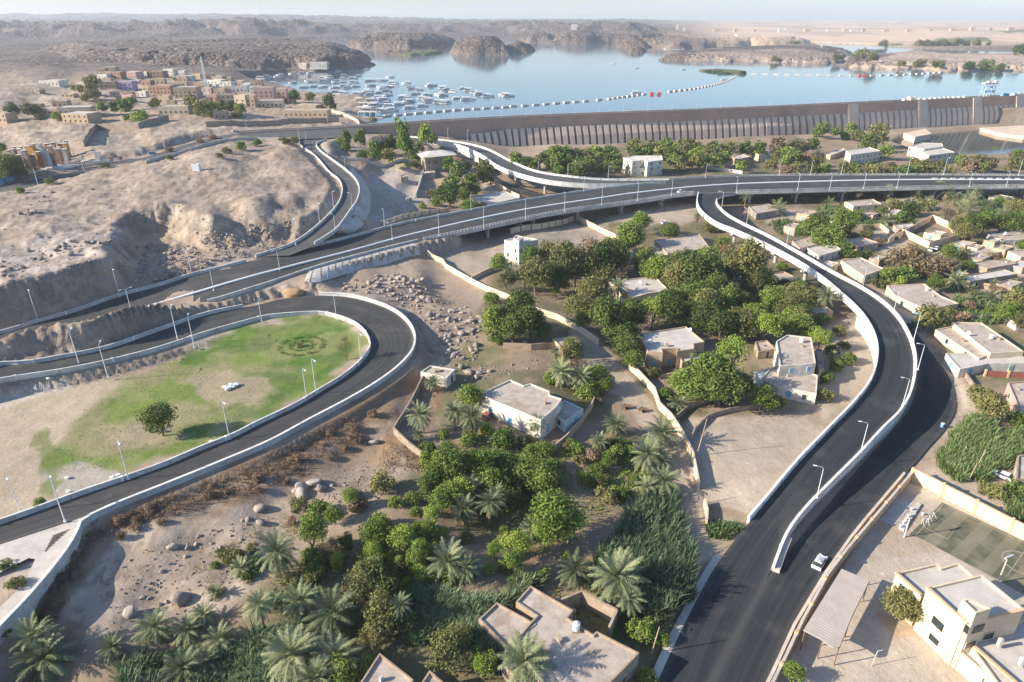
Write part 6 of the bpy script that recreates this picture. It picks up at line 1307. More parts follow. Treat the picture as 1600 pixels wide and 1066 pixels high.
def ptrunk(bend, seed):
    rs = random.Random(seed); g = MB(); pts = [(bend*(i/9)**2, bend*.4*(i/9), i/9) for i in range(10)]
    for i in range(9):
        r = .026+.006*(i % 2); g.tube(pts[i], pts[i+1], r+.012*(i == 0), r-.004, 8)
    me = bpy.data.meshes.new('trunk'); me.from_pydata([(x*1, y, z) for x, y, z in g.v], [], g.f); me.materials.append(M['ptrunk']); return me
NP = [0]
def palm(cx, cy, w, th, group, dry=.75):
    NP[0] += 1; rs = random.Random(NP[0]*7); p = P(cx, cy, th); s = ppm(p); R = w/s*.68; rz = rs.uniform(0, 6.28)
    e = empty('palm_tree', p, None, 'palm', group)
    e.rotation_euler = (rs.uniform(-.09, .09), rs.uniform(-.09, .09), 0)
    t = link('trunk', PT[0] if th < 6 else PT[NP[0] % 2], e); k = 7.5*max(.8, min(1.2, R/3)); t.scale = (k, k, th)
    bx = (.05*k if t.data == PT[1] else 0); c = link('crown', rs.choice(PC if s > 3.2 else PCL), e); c.location = (bx, bx*.4, th); c.scale = (R*.95, R*.95, R*rs.uniform(.75, 1.15)); c.rotation_euler = (rs.uniform(-.2, .2), rs.uniform(-.2, .2), rz)
    if rs.random() < dry and s > 2.5: d = link('dry_fronds', rs.choice(PDr), e); d.location = (bx, bx*.4, th-.05*R); d.scale = (R*.9, R*.9, R); d.rotation_euler = (0, 0, rz)
    return e
PT = [ptrunk(0, 1), ptrunk(.05, 2)]
def palms(base, group, lst):
    for it in lst: ordered(base, palm(*it[:4], group, *(it[4:])))
palms('grey-green date palm in the row at the bottom left', 'palms at the bottom edge', [(50,1000,62,2.5),(68,1030,88,2.2),(175,1012,42,1.5,1),(240,982,58,2.0,1),(292,985,46,1.5),(318,962,40,1.2),(345,1000,48,1.6),(405,945,44,5,1),(285,1048,66,1.5),(322,1035,44,1.5),(338,925,26,.8),(378,888,36,.8),(395,890,26,.8)])
palms('broad date palm by the thicket at the bottom', 'palms at the bottom centre', [(437,862,58,5,.8),(455,1025,86,2.5,.9),(470,940,56,2.5),(517,962,76,3.5,.9),(525,1030,76,3,.6),(620,948,34,6),(495,1062,60,2.0)])
palms('full crowned date palm between thicket and stepped house', 'palms beside the mud house', [(697,880,62,3,.9),(730,888,44,2.5),(822,1034,80,4.5,1),(832,830,42,1.5),(898,893,58,2.0),(962,908,80,4.5,1),(985,935,50,3,.8),(972,890,48,4)])
palms('date palm in the thicket below the villa', 'palms below the villa', [(733,762,46,3.5,1),(724,796,42,3.5,1),(765,788,42,6,1),(778,778,34,5)])
palms('slim palm in the garden left of the villa', 'palms in the villa garden', [(655,648,38,5,.4),(709,644,36,5,.4),(737,653,36,5,.6),(676,598,28,2.5,1),(655,680,22,1.5),(838,660,26,4,1)])
palms('palm in the garden right of the villa', 'palms right of the villa', [(879,582,40,4,1),(906,590,34,4,.5),(870,550,20,5,.3)])
palms('date palm along the lane near the reed bed', 'palms along the lane', [(964,664,38,2.5,.6),(936,690,30,2.0),(1035,676,54,4,.8),(1015,712,54,3.5,.8),(1038,752,50,3,.9),(1012,762,36,2),(1058,632,34,1.5,1),(1030,720,40,2)])
palms('lone palm in the big grove', 'palms in the big grove', [(967,448,32,6.5,.3),(1292,462,32,6.5,.3),(793,425,24,3),(1196,612,30,2),(1300,556,16,2)])
palms('tall palm standing below the flyover edge', 'palms below the flyover', [(757,350,16,5,1),(1089,338,13,6,.4),(1166,307,18,6.5,.4),(1320,298,15,5,.6),(1342,302,12,5,.6),(1388,298,20,5.5,.8),(1465,288,18,7,.9),(1384,320,14,5)])
palms('big date palm in the clump behind the cream compound', 'palms in the upper right clump', [(1450,320,30,3,1),(1480,300,28,5),(1490,310,28,4,1),(1500,326,36,2.5,.8),(1515,312,30,4,1),(1512,330,34,3,1),(1478,338,30,2.5,.6),(1525,300,24,5),(1545,318,22,2.5),(1575,312,20,3),(1215,328,34,2.5,1),(1295,318,20,2),(1570,335,28,2.5),(1386,345,24,2),(1430,306,20,3)])
palms('date palm in the reeds at the right edge', 'palms at the right edge', [(1494,440,36,2.5,1),(1548,468,34,1.2,.8),(1553,446,18,2),(1518,455,22,1,1)])
palms('palm in the wood behind the flyover', 'palms behind the flyover', [(912,262,16,4),(922,264,16,4,1),(932,266,16,4),(942,262,14,4,1),(955,262,14,4),(918,238,12,8,1),(880,262,16,3),(960,250,14,3),(870,222,10,5),(965,258,14,3),(1240,236,16,4),(1278,238,14,4,1),(1225,240,14,3)])
palms('slender palm against the dam wall', 'palms by the dam', [(594,209,10,9,.2),(646,208,9,9,1),(637,242,16,3,.2)])

# ---------------------------------------------------------------- reeds, scrub, weeds, rubble: nobody could count them
def blades(name, label, polys, n, h0, h1, mat, per=7, wide=.16, lean=.35, seed=3, cat='reeds', sprd=.8):
    rs = np.random.default_rng(seed); V = []; T = []
    ar_ = [abs(sum(p[i][0]*p[(i+1) % len(p)][1]-p[(i+1) % len(p)][0]*p[i][1] for i in range(len(p)))) for p in polys]
    for pi_, poly in enumerate(polys):
        xs = [p[0] for p in poly]; ys = [p[1] for p in poly]; k = 0; want = int(n*ar_[pi_]/sum(ar_))
        while k < want:
            x, y = rs.uniform(min(xs), max(xs), 200), rs.uniform(min(ys), max(ys), 200); m = sdf(x, y, poly)+(fbm(x, y, 14, 3)-.5)*22 > 0
            if not m.any(): k += 5; continue
            for px, py in zip(x[m], y[m]):
                if k >= want: break
                p = P(px, py, (h0+h1)*.35); hh = rs.uniform(h0, h1); tn = rs.uniform(.1, .9); k += 1
                for _ in range(per):
                    a = rs.uniform(0, 6.28); d = np.array((math.cos(a), math.sin(a), 0)); b = np.array((-d[1], d[0], 0))*wide*rs.uniform(.6, 1.3)*(.4+hh*.15); q = p+d*rs.random()*sprd+np.array((0, 0, -.1)); h = hh*rs.uniform(.6, 1.1); l = lean*h*rs.uniform(.3, 1.3)
                    m1 = q+d*l*.35+np.array((0, 0, h*.6)); m2 = q+d*l+np.array((0, 0, h*rs.uniform(.8, 1.0)))
                    V += [q-b*.6, q+b*.6, m1+b, m1-b, m1-b, m1+b, m2+b*.2, m2-b*.2]; T += [np.clip(tn+rs.uniform(-.2, .2), 0, 1)]*8
    V = np.array(V); o = link(name, meshnp(name, V, np.arange(len(V)).reshape(-1, 4), mat, T)); return tag(o, label, cat, None, 'stuff')
blades('reeds', 'dense bed of tall blue-green reeds left of the lane, bottom centre', [[(918,905),(935,868),(975,810),(1000,775),(1030,765),(1052,770),(1068,830),(1084,880),(1078,925),(1040,960),(1005,950),(985,930),(945,915)]], 2600, 2.0, 3.8, LM['R'], per=8, wide=.12, lean=.45, seed=1)
blades('reeds', 'dark reeds between the bottom palms and the mud house', [[(642,925),(690,918),(740,935),(790,925),(830,895),(845,900),(800,940),(752,962),(742,1000),(690,990),(640,1000)], [(720,985),(752,975),(790,1015),(760,1030)]], 1700, 1.6, 3.0, LM['R'], per=8, wide=.11, lean=.5, seed=2)
blades('reeds', 'shadowed reed patch under the palms at the bottom left', [[(185,1030),(260,1015),(320,1010),(400,1020),(440,1066),(560,1075),(560,1110),(180,1110)], [(355,985),(430,975),(470,990),(470,1010),(400,1010)], [(400,930),(500,920),(520,935),(470,960)]], 1500, 1.4, 2.6, LM['R'], per=8, wide=.11, lean=.5, seed=4)
blades('reeds', 'light green reed bed by the street at the right edge', [[(1478,700),(1495,665),(1520,645),(1545,650),(1560,680),(1600,660),(1640,700),(1590,720),(1560,725),(1545,745),(1500,742),(1470,725)], [(1575,780),(1640,775),(1640,830),(1600,810)]], 2300, 1.4, 2.9, LM['G'], per=8, wide=.11, lean=.5, seed=5)
blades('reeds', 'reed bed between the two tan houses at the right edge', [[(1478,470),(1520,455),(1560,470),(1600,440),(1640,440),(1640,500),(1580,502),(1500,500),(1462,490)], [(1545,445),(1600,440),(1600,425)]], 900, 1.6, 3.0, LM['G'], per=6, wide=.22, seed=6)
blades('reeds', 'green reed field right of the curved ramp top', [[(1275,325),(1300,315),(1320,325),(1370,342),(1380,352),(1340,356),(1300,345)], [(1530,312),(1560,318),(1575,330),(1540,336)], [(1195,345),(1225,340),(1260,350),(1222,362)]], 800, 1.4, 2.8, LM['G'], per=6, wide=.26, seed=7)
blades('reeds', 'reeds covering the low islet at the end of the float line', [[(1088,111),(1120,110),(1166,112.5),(1165,116.5),(1130,115.5)]], 500, 1.5, 3.4, LM['R'], 6, .5, .4, 16)
blades('hedge_plants', 'green tangle of weeds beside the street kerb, right of the lane', [[(1103,815),(1140,812),(1158,820),(1140,838),(1110,842)]], 160, .8, 1.6, LM['G'], seed=8, cat='weeds')
blades('dry_scrub', 'burnt brown dry scrub along the foot of the loop wall', [[(30,990),(70,925),(120,855),(150,815),(190,812),(140,860),(100,930),(60,1000)], [(180,805),(300,765),(420,712),(470,690),(520,655),(560,650),(530,700),(470,745),(400,765),(320,790),(220,820)], [(600,690),(655,705),(665,730),(600,730)]], 850, .35, 1.1, M['dry'], 7, .11, 1.0, 9, 'scrub', 1.0)
blades('straw_grass', 'straw coloured dry grass tufts on the slope and orchard floor', [[(330,860),(420,820),(480,800),(460,860),(380,900)], [(620,745),(650,745),(640,762),(610,760)], [(560,440),(650,420),(662,430),(600,440)], [(780,830),(880,870),(900,860),(800,890)], [(300,880),(350,900),(330,930)], [(1400,605),(1500,600),(1500,640),(1480,640)]], 360, .35, .8, M['straw'], 7, .08, .7, 10, 'grass', .8)
gp = [[(690,690),(900,690),(960,800),(880,850),(760,830),(680,790)], [(560,860),(660,880),(700,980),(560,1000),(430,960),(430,900)], [(1000,430),(1220,430),(1260,510),(1100,520),(980,470)], [(1060,600),(1200,590),(1200,640),(1080,640)], [(860,560),(940,590),(920,650),(890,600)], [(880,250),(1300,235),(1300,262),(900,272)], [(800,900),(1000,960),(1060,960),(1030,1060),(1000,1010)], [(960,690),(1010,690),(1020,750),(960,740)], [(800,440),(980,430),(960,480),(820,470)]]
blades('weeds', 'patches of low green weeds under the trees of the palm gardens', gp, 2600, .25, .8, LM['M'], 5, .22, .8, 11, 'weeds', 1.2)
lawn = [[(130,645),(260,562),(420,505),(540,510),(555,530),(500,595),(370,668),(240,715),(110,740),(70,720)]]
blades('weeds', 'bright fresh weeds in the palm gardens', [[(680,700),(880,700),(890,760),(800,800),(680,780)], [(930,690),(1020,690),(1030,760),(940,780)], [(560,820),(680,820),(690,880),(560,870)], [(870,560),(950,590),(930,640),(880,600)]], 1300, .3, 1.0, LM['L'], 6, .2, .8, 15, 'weeds', 1.0)
blades('grass', 'rough green grass tufts on the lawn inside the loop road', lawn, 2600, .10, .28, LM['M'], 5, .16, .7, 12, 'grass', 1.0)
# hedge rings, flower bed on the lawn
for rx, lab in ((33.5, 'outer ring of low clipped hedge on the loop lawn'), (17.5, 'inner ring of low clipped hedge on the loop lawn')):
    c = P(470, 541); s = ppm(c); r = rx/s; C_ = []; n = int(rx*34); a = NR.uniform(0, 6.28, n); C_ = np.stack([np.cos(a)*(r+NR.normal(0, .22, n)), np.sin(a)*(r+NR.normal(0, .22, n)), NR.uniform(.05, .6, n)], 1)
    keep = np.sin(a*9+rx) > -.75; C_ = C_[keep]; q = NR.normal(size=C_.shape); q /= np.linalg.norm(q, axis=1)[:, None]; Vq, Fq = leafquads(C_, q, NR.uniform(.22, .4, len(C_)))
    o = link('hedge_ring', meshnp('hedge_ring', Vq, Fq, LM['M'], np.repeat(NR.random(len(C_)), 4))); o.location = tuple(c); tag(o, lab, 'hedge')
grove('in the middle of the hedge rings', [(468, 540, 10, 'o')])
# ---------------------------------------------------------------- boulders
def boulder_mesh(seed):
    import bmesh
    bm = bmesh.new(); bmesh.ops.create_icosphere(bm, subdivisions=3, radius=.5); rs = np.random.default_rng(seed); cuts = rs.normal(size=(9, 3)); cuts /= np.linalg.norm(cuts, axis=1)[:, None]; lv = rs.uniform(.30, .46, 9)
    for v in bm.verts:
        p = np.array(v.co)
        for c, l in zip(cuts, lv):
            d = p@c
            if d > l: p = p-c*(d-l)*.85
        p *= 1+.10*(vn(np.array([p[0]*5+9]), np.array([p[1]*5+p[2]*4+seed]))[0]-.5); v.co = p*np.array((1.15, .95, .8))
    me = bpy.data.meshes.new('boulder'); bm.to_mesh(me); bm.free(); me.polygons.foreach_set('use_smooth', [True]*len(me.polygons)); me.materials.append(M['rock' if seed % 3 else 'rockp']); return me
BM = [boulder_mesh(i) for i in range(7)]
def boulder(px, py, size, rs):
    p = P(px, py); o = link('boulder', rs.choice(BM)); o.location = (p[0], p[1], p[2]+size*.18); o.rotation_euler = (rs.uniform(-.5, .5), rs.uniform(-.5, .5), rs.uniform(0, 6.28)); o.scale = (size*rs.uniform(.8, 1.3), size*rs.uniform(.8, 1.2), size*rs.uniform(.7, 1.1)); return tag(o, None, 'boulder')
rs = random.Random(3)
def bfield(label, group, poly, n, s0, s1):
    xs = [q[0] for q in poly]; ys = [q[1] for q in poly]; k = 0
    while k < n:
        x, y = rs.uniform(min(xs), max(xs)), rs.uniform(min(ys), max(ys))
        if sdf(np.array([x]), np.array([y]), poly)[0]+rs.uniform(-5, 5) < 0: continue
        o = boulder(x, y, s0+(s1-s0)*rs.random()**2.2, rs); tag(o, label, None, group); k += 1
bfield('grey granite boulder in the heap between flyover slope and loop road', 'boulders above the loop bend', [(535,450),(560,437),(600,428),(650,430),(665,450),(678,470),(640,478),(610,462)], 110, .6, 2.5)
bfield('granite boulder in the rubble between the loop bend and the villa hut', 'boulders right of the loop bend', [(640,470),(680,468),(730,480),(752,500),(745,560),(765,580),(735,600),(700,570),(690,540),(680,510),(650,490)], 110, .6, 2.7)
bfield('pale rock in the quarry spoil above the main road', 'rocks in the quarry', [(0,405),(60,390),(130,372),(180,355),(190,375),(140,400),(60,430),(0,445)], 60, .6, 2.4)
bfield('rock in the shadowed quarry bowl', 'rocks in the quarry bowl', [(215,440),(262,395),(290,390),(290,425),(240,445)], 28, .6, 2.0)
bfield('rock on the scrubby slope below the loop wall', 'rocks on the scrubby slope', [(180,880),(300,830),(420,800),(560,720),(480,800),(360,870),(230,960)], 40, .35, 1.3)
bfield('rock on the crest of the sandy hill', 'rocks on the sandy hill', [(30,330),(90,300),(80,310),(40,340)], 18, .8, 2.6)
for x, y, s, lab in ((473, 764, 2.6, 'big rounded boulder in the group on the slope, upper left of the cluster'), (491, 757, 2.8, 'tallest rounded boulder in the group on the slope below the loop'), (471, 775, 2.8, 'large round boulder lowest in the group on the slope'), (462, 769, 1.7, 'small boulder at the left of the group on the slope'), (502, 766, 2.2, 'pale boulder at the right of the group on the slope'), (407, 797, 2.4, 'single rounded boulder on the slope left of the boulder group'), (407, 819, 1.8, 'small dark boulder below the single rounded one on the slope'), (585, 693, 2.0, 'dark upright boulder by the corner of the villa garden wall'), (204, 960, 2.4, 'flat topped pale boulder above the bottom left palms'), (270, 857, 1.6, 'small cracked boulder on the slope above the palms'), (294, 858, 1.3, 'pale rock lying right of the cracked boulder'), (282, 940, 3.2, 'jagged rock outcrop above the bottom left palms')): tag(boulder(x, y, s, rs), lab, None)
def stones(name, label, polys, n, s0, s1, mat, seed):
    r2 = np.random.default_rng(seed); g = MB()
    for poly in polys:
        xs = [q[0] for q in poly]; ys = [q[1] for q in poly]
        for _ in range(int(n/len(polys))):
            x, y = r2.uniform(min(xs), max(xs)), r2.uniform(min(ys), max(ys))
            if sdf(np.array([x]), np.array([y]), poly)[0] < 0: continue
            p = P(x, y); s = s0+(s1-s0)*r2.random()**3; v = [p+r2.uniform(-.4, .4, 3)*s+np.array(c)*s*.5 for c in ((-1, -1, -.3), (1, -1, -.3), (1, 1, -.3), (-1, 1, -.3), (-.6, -.6, .6), (.6, -.6, .6), (.6, .6, .6), (-.6, .6, .6))]
            g.add(v, [(0, 1, 5, 4), (1, 2, 6, 5), (2, 3, 7, 6), (3, 0, 4, 7), (4, 5, 6, 7)])
    return tag(g.build(name, M[mat]), label, 'stones', None, 'stuff')
stones('rubble', 'scattered small stones over the bare slopes and boulder heaps', [[(530,455),(660,420),(690,470),(760,580),(720,640),(680,560),(620,480)], [(150,880),(420,800),(600,720),(480,820),(300,960),(180,1000)], [(-10,400),(190,350),(300,350),(290,430),(180,420),(0,450)], [(300,340),(520,290),(500,350),(400,395),(300,420)], [(640,620),(740,580),(820,560),(860,560),(760,610)], [(600,330),(660,280),(650,325)]], 4200, .15, .7, 'rock', 21)
stones('rubble', 'dense broken rubble in the boulder heaps beside the loop bend', [[(540,450),(600,430),(660,432),(690,470),(750,500),(745,570),(700,560),(660,490),(600,470)], [(205,440),(230,380),(300,385),(340,410),(290,435)], [(300,360),(450,345),(480,360),(420,395),(340,410)]], 3000, .3, 1.3, 'rock', 22)
stones('rubble', 'small dark stones strewn over the sandy hill', [[(0,330),(230,265),(480,240),(520,300),(400,370),(180,350),(0,400)]], 1100, .2, .9, 'rock', 23)
stones('rubble', 'fine grit and pebbles on the bare slope above the palms', [[(150,880),(420,800),(600,720),(640,740),(480,830),(300,960),(160,1010)], [(450,760),(640,700),(660,740),(560,800)]], 3600, .06, .42, 'rock', 24)
# ---------------------------------------------------------------- boats and floats on the lake
def boat_proto():
    g = MB(); L = 5.6; sec = [(-L, 1.15, .9), (-L*.5, 1.5, .85), (L*.3, 1.5, .95), (L*.75, .9, 1.25), (L, .05, 1.5)]; v = []
    for x, w, h in sec: v += [(x, -w*.7, -.4), (x, -w, h), (x, w, h), (x, w*.7, -.4)]
    f = []
    for i in range(4):
        a, b = i*4, i*4+4; f += [(a, b, b+1, a+1), (a+1, b+1, b+2, a+2), (a+2, b+2, b+3, a+3)]
    f.append((0, 1, 2, 3)); g.add(v, f); hull = g.build('motor_boat', M['hull'])
    g = MB(); g.box((-.9, 0, 2.55), (6.6, 2.9, .16))
    for x in (-4, -2, 0, 2.2):
        for y in (-1.3, 1.3): g.tube((x, y, .8), (x, y, 2.6), .06, None, 4)
    can = g.build('canopy', M['canopy'], hull); g = MB().box((-1.2, 0, .86), (5.5, 2.4, .5)); g.build('bench', M['glass'], hull); return hull
BP = boat_proto(); used = []
def boat(px, py, rz, s, label, group='motor boats moored on the lake'):
    p = G(px, py+1.0, WZ)
    if not used: o = BP
    else:
        o = BP.copy(); COL.objects.link(o)
        for c in list(BP.children): d = c.copy(); COL.objects.link(d); d.parent = o
    used.append(o); o.location = tuple(p); o.rotation_euler = (0, 0, rz); o.scale = (s, s, s); return tag(o, label, 'boat', group)
bl = [(500+x/8, 100+y/8) for x, y in [(40,285),(110,165),(50,215),(40,180),(310,150),(295,185),(410,185),(480,150),(190,215),(200,240),(290,230),(420,230),(180,300),(310,275),(340,300),(450,280),(200,350),(290,370),(230,410),(340,410),(310,495),(420,480),(500,460),(620,210),(660,205),(740,205),(800,205),(880,160),(635,270),(910,240),(930,270),(870,285),(1080,240),(1130,280),(1150,310),(1240,320),(1370,270),(1190,375),(1340,390),(1030,425),(1100,430),(1110,475),(1340,440),(1280,430),(1370,465),(990,505),(1120,550),(1280,525),(600,345),(560,360),(620,380),(470,375),(780,290),(800,315),(830,345),(740,355),(850,390),(720,415),(780,425),(640,465),(700,460),(800,455),(560,520),(640,530),(700,515),(840,490),(870,535),(500,580),(600,580),(760,575),(820,595),(900,580),(1500,485),(1560,490),(1540,395),(1500,380),(1560,330),(1540,300)]]
bl += [(400+x/4, y/4) for x, y in [(30,490),(70,480),(130,478),(150,468),(230,460),(290,458),(340,455),(20,530),(60,528),(100,525),(190,545),(230,518),(330,505),(350,512),(420,490),(460,482),(300,545),(360,540),(410,545),(1290,553),(1330,565),(1370,578),(1400,588),(1450,602),(1180,553),(1200,565),(1230,572),(1170,597),(1255,615),(1320,622),(1345,622),(1175,640),(1550,592),(1580,600),(1100,535),(930,610),(960,630)]]
r5 = random.Random(5)
for x, y in bl: boat(x, y, r5.choice([-.15, .1, .3, .2, 3.3])+r5.uniform(-.25, .25), r5.uniform(.85, 1.3), 'white canopied motor boat moored among many on the lake by the village')
for x, y, s, lab in ((573, 109, .9, 'small boat moving past the tip of the boulder hill'), (528, 110, .8, 'small boat beside the white boathouse under the boulder hill'), (957, 99, .8, 'lone dark boat far out on the open lake'), (995, 106, .6, 'tiny boat on open water toward the reed islet'), (1068, 108, .7, 'small boat left of the reed islet'), (994, 145, 1.0, 'boat lying at the float line left of the red pontoon'), (1131, 124, .8, 'boat moored by the float line near the reed islet'), (1040, 75, 1.4, 'boat at the far shore quay, left'), (1054, 76, 1.2, 'boat at the far shore quay, right')): boat(x, y, r5.uniform(-.3, .3), s, lab, None)
g0 = MB(); p = G(579, 184, WZ); e = empty('jetty_pavilion', p, 'white framed blue pavilion on the jetty by the dam end', 'pavilion'); MB().box((0, 0, -.5), (22, 9, 1.4)).build('platform', M['conc'], e); MB().box((-2, 0, 4.4), (15, 7, .5)).build('roof', M['white'], e)
for x in (-9, -4.5, 0, 5): MB().box((x, -3.2, .9), (.6, .5, 3.5)).build('post', M['white'], e)
for x in (-6.8, -2.2, 2.5): MB().box((x, 1.5, .9), (3.6, 2, 2.8)).build('panel', M['bluep'], e)
def fl_proto():
    g = MB().box((0, 0, -.3), (4.4, 1.9, .95)).box((0, 0, .65), (4.0, .5, .25)); return g.build('pontoon_float', M['float'])
FP = fl_proto(); fu = []
def floats(base, pts, step, s=1.0):
    q = resample([G(x, y, WZ) for x, y in pts], step=step)
    for i, p in enumerate(q):
        o = FP if not fu else FP.copy()
        if fu: COL.objects.link(o)
        fu.append(o); d = q[min(i+1, len(q)-1)]-q[max(i-1, 0)]; o.location = tuple(p); o.rotation_euler = (0, 0, math.atan2(d[1], d[0])); o.scale = (s, s, s); tag(o, None, 'float', 'boom floats on the lake'); ordered(base, o)
floats('white boom float in the chain nearest the dam end', [(606, 181.5), (660, 177), (720, 172), (790, 168)], 9.2, 1.5)
floats('white boom float in the second chain, left of centre', [(802, 166.5), (820, 165.5), (842, 164), (900, 159.5)], 10.5, 1.5)
floats('white boom float in the short chain at lake centre', [(915, 158.5), (936, 156.5)], 9.5, 1.5)
floats('white boom float in the chain left of the red pontoon', [(952, 155), (980, 151), (1006, 148)], 8.5, 1.4)
floats('white boom float in the curve up to the reed islet', [(1047, 143.5), (1085, 139), (1120, 132), (1140, 125), (1150, 119)], 10, 1.5)
floats('white boom float in the far right chain', [(1178, 116.5), (1260, 118), (1340, 118.5), (1400, 117.5), (1470, 113.5)], 15, 1.6)
for x, y, lab in ((1024, 148, 'red twin pontoon in the gap of the float line'), (1347, 119, 'red pontoon in the far right float chain')):
    e = empty('pontoon', G(x, y, WZ), lab, 'pontoon'); 
    for s in (-4, 4): MB().box((s, 0, -.3), (3.6, 4.5, 2.6)).build('float', M['redf'], e)
    MB().box((0, 0, 1.2), (6, 2, .4)).build('deck', M['metal'], e)
# ---------------------------------------------------------------- odd things on the left
e = empty('pavilion', P(62, 262), 'colourful pavilion of grey, red and orange columns with white caps, left edge', 'pavilion'); r6 = random.Random(9); o_ = np.array(e.location); base = P(62, 262)
for row in range(3):
    for i in range(10):
        x, y = 18+9.8*i+row*1.5, 274-1.9*i-row*6; p = P(x, y)-o_; h = r6.uniform(8.5, 12.0); mt = r6.choice(['stonew', 'brick', 'red', 'slope', 'pink', 'red', 'stonew', 'brick', 'orange']); w = r6.uniform(1.2, 2.2)
        MB().box((p[0], p[1], p[2]-1), (w, 1.2, h)).build('column', M[mt], e); MB().box((p[0], p[1], p[2]-1+h), (w+.9, 1.9, .3)).build('cap', M['white'], e)
for x, mt in ((58, 'orange'), (72, 'slope')):
    p = P(x, 262)-o_; MB().sweep([(p[0], p[1]-2, p[2]), (p[0], p[1]+1, p[2])], [(math.cos(math.pi*i/8)*3.4, 5+math.sin(math.pi*i/8)*7.5-1) for i in range(9)]+[(-3.4, -1), (3.4, -1)]).build('arch', M[mt], e)
walls('courtyard_wall', 'pale courtyard wall between low houses, upper right village', [(1405, 405), (1440, 412), (1470, 400)], 2.2, .3, 'cream')
walls('courtyard_wall', 'tan courtyard wall below the brown roofed house, upper right', [(1500, 446), (1545, 452), (1600, 440)], 2.2, .3, 'tan')
walls('courtyard_wall', 'long pale yard wall left of the cream compound, upper right', [(1275, 346), (1320, 358), (1375, 356), (1388, 366)], 2.0, .3, 'cream')
walls('fence', 'bright blue fence beside the approach road at the left edge', [(-40, 297), (0, 288), (20, 281), (36, 276)], 3.0, .3, 'bluep', 'fence')
struct(MB().add([P(x, y)+np.array((0, 0, .12)) for x, y in [(36, 281), (80, 272), (132, 257), (112, 256), (70, 262), (38, 270)]], [tuple(range(6))]).build('lawn', M['slope']))
for i in range(7):
    x, y = 42+8.5*i, 272-1.9*i; ee = empty('garden_bench', P(x, y), None, 'bench', 'benches by the pavilion'); MB().box((0, 0, 0), (3.6, 1.6, .5)).build('seat', M['white'], ee); MB().box((0, .7, .5), (3.6, .2, .6)).build('backrest', M['white'], ee); ordered('white bench in front of the colourful pavilion', ee)
p = P(156, 255); e = empty('monument', p, 'white winged monument on the roundabout of the dam approach road', 'monument', None, .2); MB().box((0, 0, 0), (11, 3.2, 1.5)).build('base', M['white'], e); MB().sweep([(-1.2, 0, 1.5), (1.2, 0, 1.5)], [(-1.3, 0), (1.3, 0), (.5, 5), (-.5, 5)]).build('fin', M['white'], e); MB().box((0, 0, 2.2), (8.5, 1.4, .4)).build('wing', M['white'], e); MB().tube((-2.6, 3, 0), (-2.6, 3, 9), .15).build('flagpole', M['metal'], e)
p = P(326, 158); hgt = 62/ppm(p)*1.03; e = empty('lattice_mast', p, 'tall slim white lattice mast above the hillside village', 'mast'); g = MB()
for a in range(3):
    x, y = math.cos(a*2.094), math.sin(a*2.094); g.tube((x*1.9, y*1.9, 0), (x*.5, y*.5, hgt), .22, .16, 4)
for i in range(14):
    z0, z1 = hgt*i/14, hgt*(i+1)/14; r0_, r1_ = 1.9-1.4*i/14, 1.9-1.4*(i+1)/14
    for a in range(3): b = (a+1) % 3; g.tube((math.cos(a*2.094)*r0_, math.sin(a*2.094)*r0_, z0), (math.cos(b*2.094)*r1_, math.sin(b*2.094)*r1_, z1), .12, None, 4)
g.build('frame', M['lampm'], e); MB().tube((0, -.6, hgt*.9), (0, -1.2, hgt*.9), .9, 1.0, 10).build('dish', M['white'], e)
p = P(308, 267); e = empty('survey_tower', p, 'small white cabin with a leaning post on the crest of the sandy hill', 'cabin'); MB().box((0, 0, 0), (3.4, 2.4, 3.4)).build('wall', M['bag'], e); MB().box((-1.6, 0, 3.4), (1.6, 2.0, .25)).build('roof', M['white'], e); MB().tube((0, .8, 0), (-1.6, .8, 11.5), .16, .1).build('post', M['white'], e)
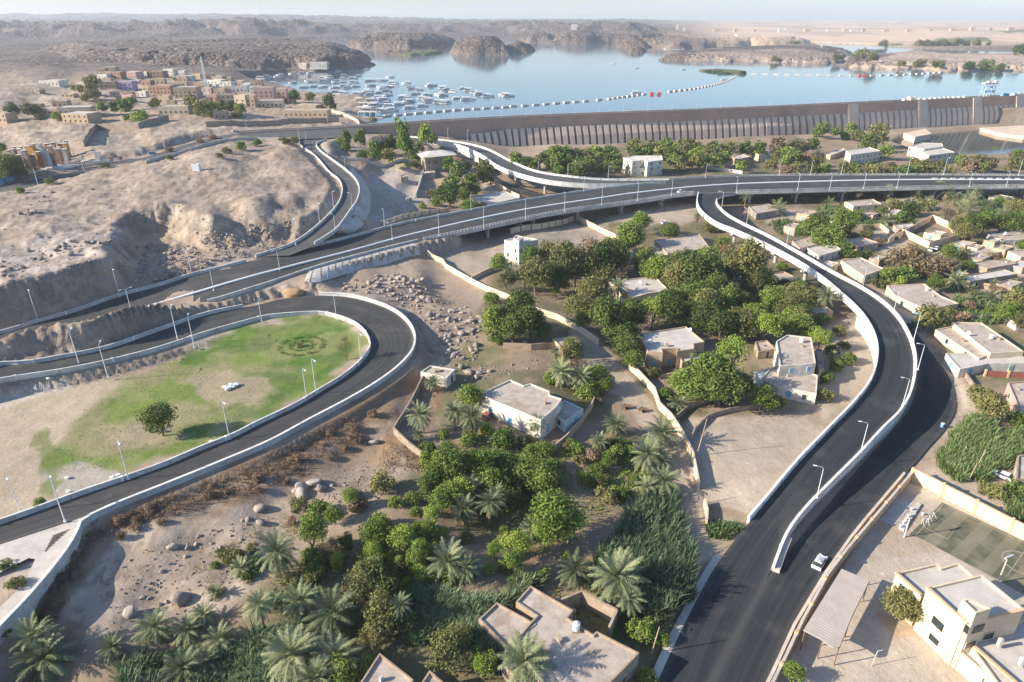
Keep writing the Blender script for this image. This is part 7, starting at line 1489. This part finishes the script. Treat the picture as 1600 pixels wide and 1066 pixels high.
for x, y, t, lab in ((1513, 752, 724, 'leaning wooden pole in the reeds at the right edge, lower one'), (1524, 735, 702, 'leaning wooden pole in the reeds at the right edge, upper one'), (1018, 1022, 980, 'thin wooden pole beside the street kerb at the bottom'), (1088, 714, 652, 'thin post in the bare plot beside the lane'), (1082, 880, 862, 'short pole at the lane mouth by the reed bed'), (1103, 787, 765, 'thin leaning pole above the wall stub')):
    p = P(x, y); hs = np.linspace(1.5, 10, 50); q = proj(p[0]+hs*.12, p[1]+hs*0, p[2]+hs)[1]; h = float(hs[np.argmin(np.abs(q-t))]); o = MB().tube(p, p+np.array((.12*h, 0, h)), .11, .07).build('pole', M['tan']); tag(o, lab, 'pole')
for x, y, n, lab in ((355, 607, 3, 'white plastic sack in the heap on the bare patch of the lawn'), (365, 603, 3, 'bluish white sack on top of the lawn heap'), (177, 747, 1, 'round white sack by the loop barrier, left of another'), (186, 744, 1, 'round white sack by the loop barrier, right one'), (106, 748, 1, 'flattened white sack at the corner of the lawn'), (258, 675, 1, 'pale drum standing under the lone lawn tree'), (76, 593, 1, 'white ball shaped sack below the upper loop wall'), (331, 691, 1, 'small white sack at the barrier beside the tree shadow'), (108, 770, 1, 'grey white debris sack by the loop barrier')):
    for k in range(n):
        p = P(x+k*4.2-3*(n > 1), y+(k % 2)*3); o = link('sack', BM[(int(x)+k) % 7].copy()); o.data.materials[0] = M['bag']; s = 1.1 if n == 1 else 1.5; o.location = (p[0], p[1], p[2]+.3*s); o.scale = (s, s*.8, s*.6); o.rotation_euler = (0, 0, k*1.3); tag(o, lab, 'sack', 'sacks on the lawn heap' if n > 1 else None)
p = P(458, 458); o = link('sand_heap', BM[0].copy()); o.data.materials[0] = M['umber']; o.location = tuple(p); o.scale = (7, 4.5, 4.0); tag(o, 'orange sand heap beside the upper loop road', 'sand heap')
settle()
# ---------------------------------------------------------------- the air
hz = MB().box((0, 6600, -20), (26000, 13700, 260)).build('haze', [])
m = bpy.data.materials.new('haze'); m.use_nodes = True; t = m.node_tree; t.nodes.remove(t.nodes['Principled BSDF']); v = t.nodes.new('ShaderNodeVolumePrincipled'); v.inputs['Density'].default_value = HAZE = 0.9e-4; v.inputs['Color'].default_value = (.84, .90, 1, 1); v.inputs['Anisotropy'].default_value = .1
t.links.new(v.outputs[0], t.nodes['Material Output'].inputs['Volume']); hz.data.materials.append(m); hz['kind'] = 'stuff'; hz['label'] = 'pale bluish haze over the lake and far hills'
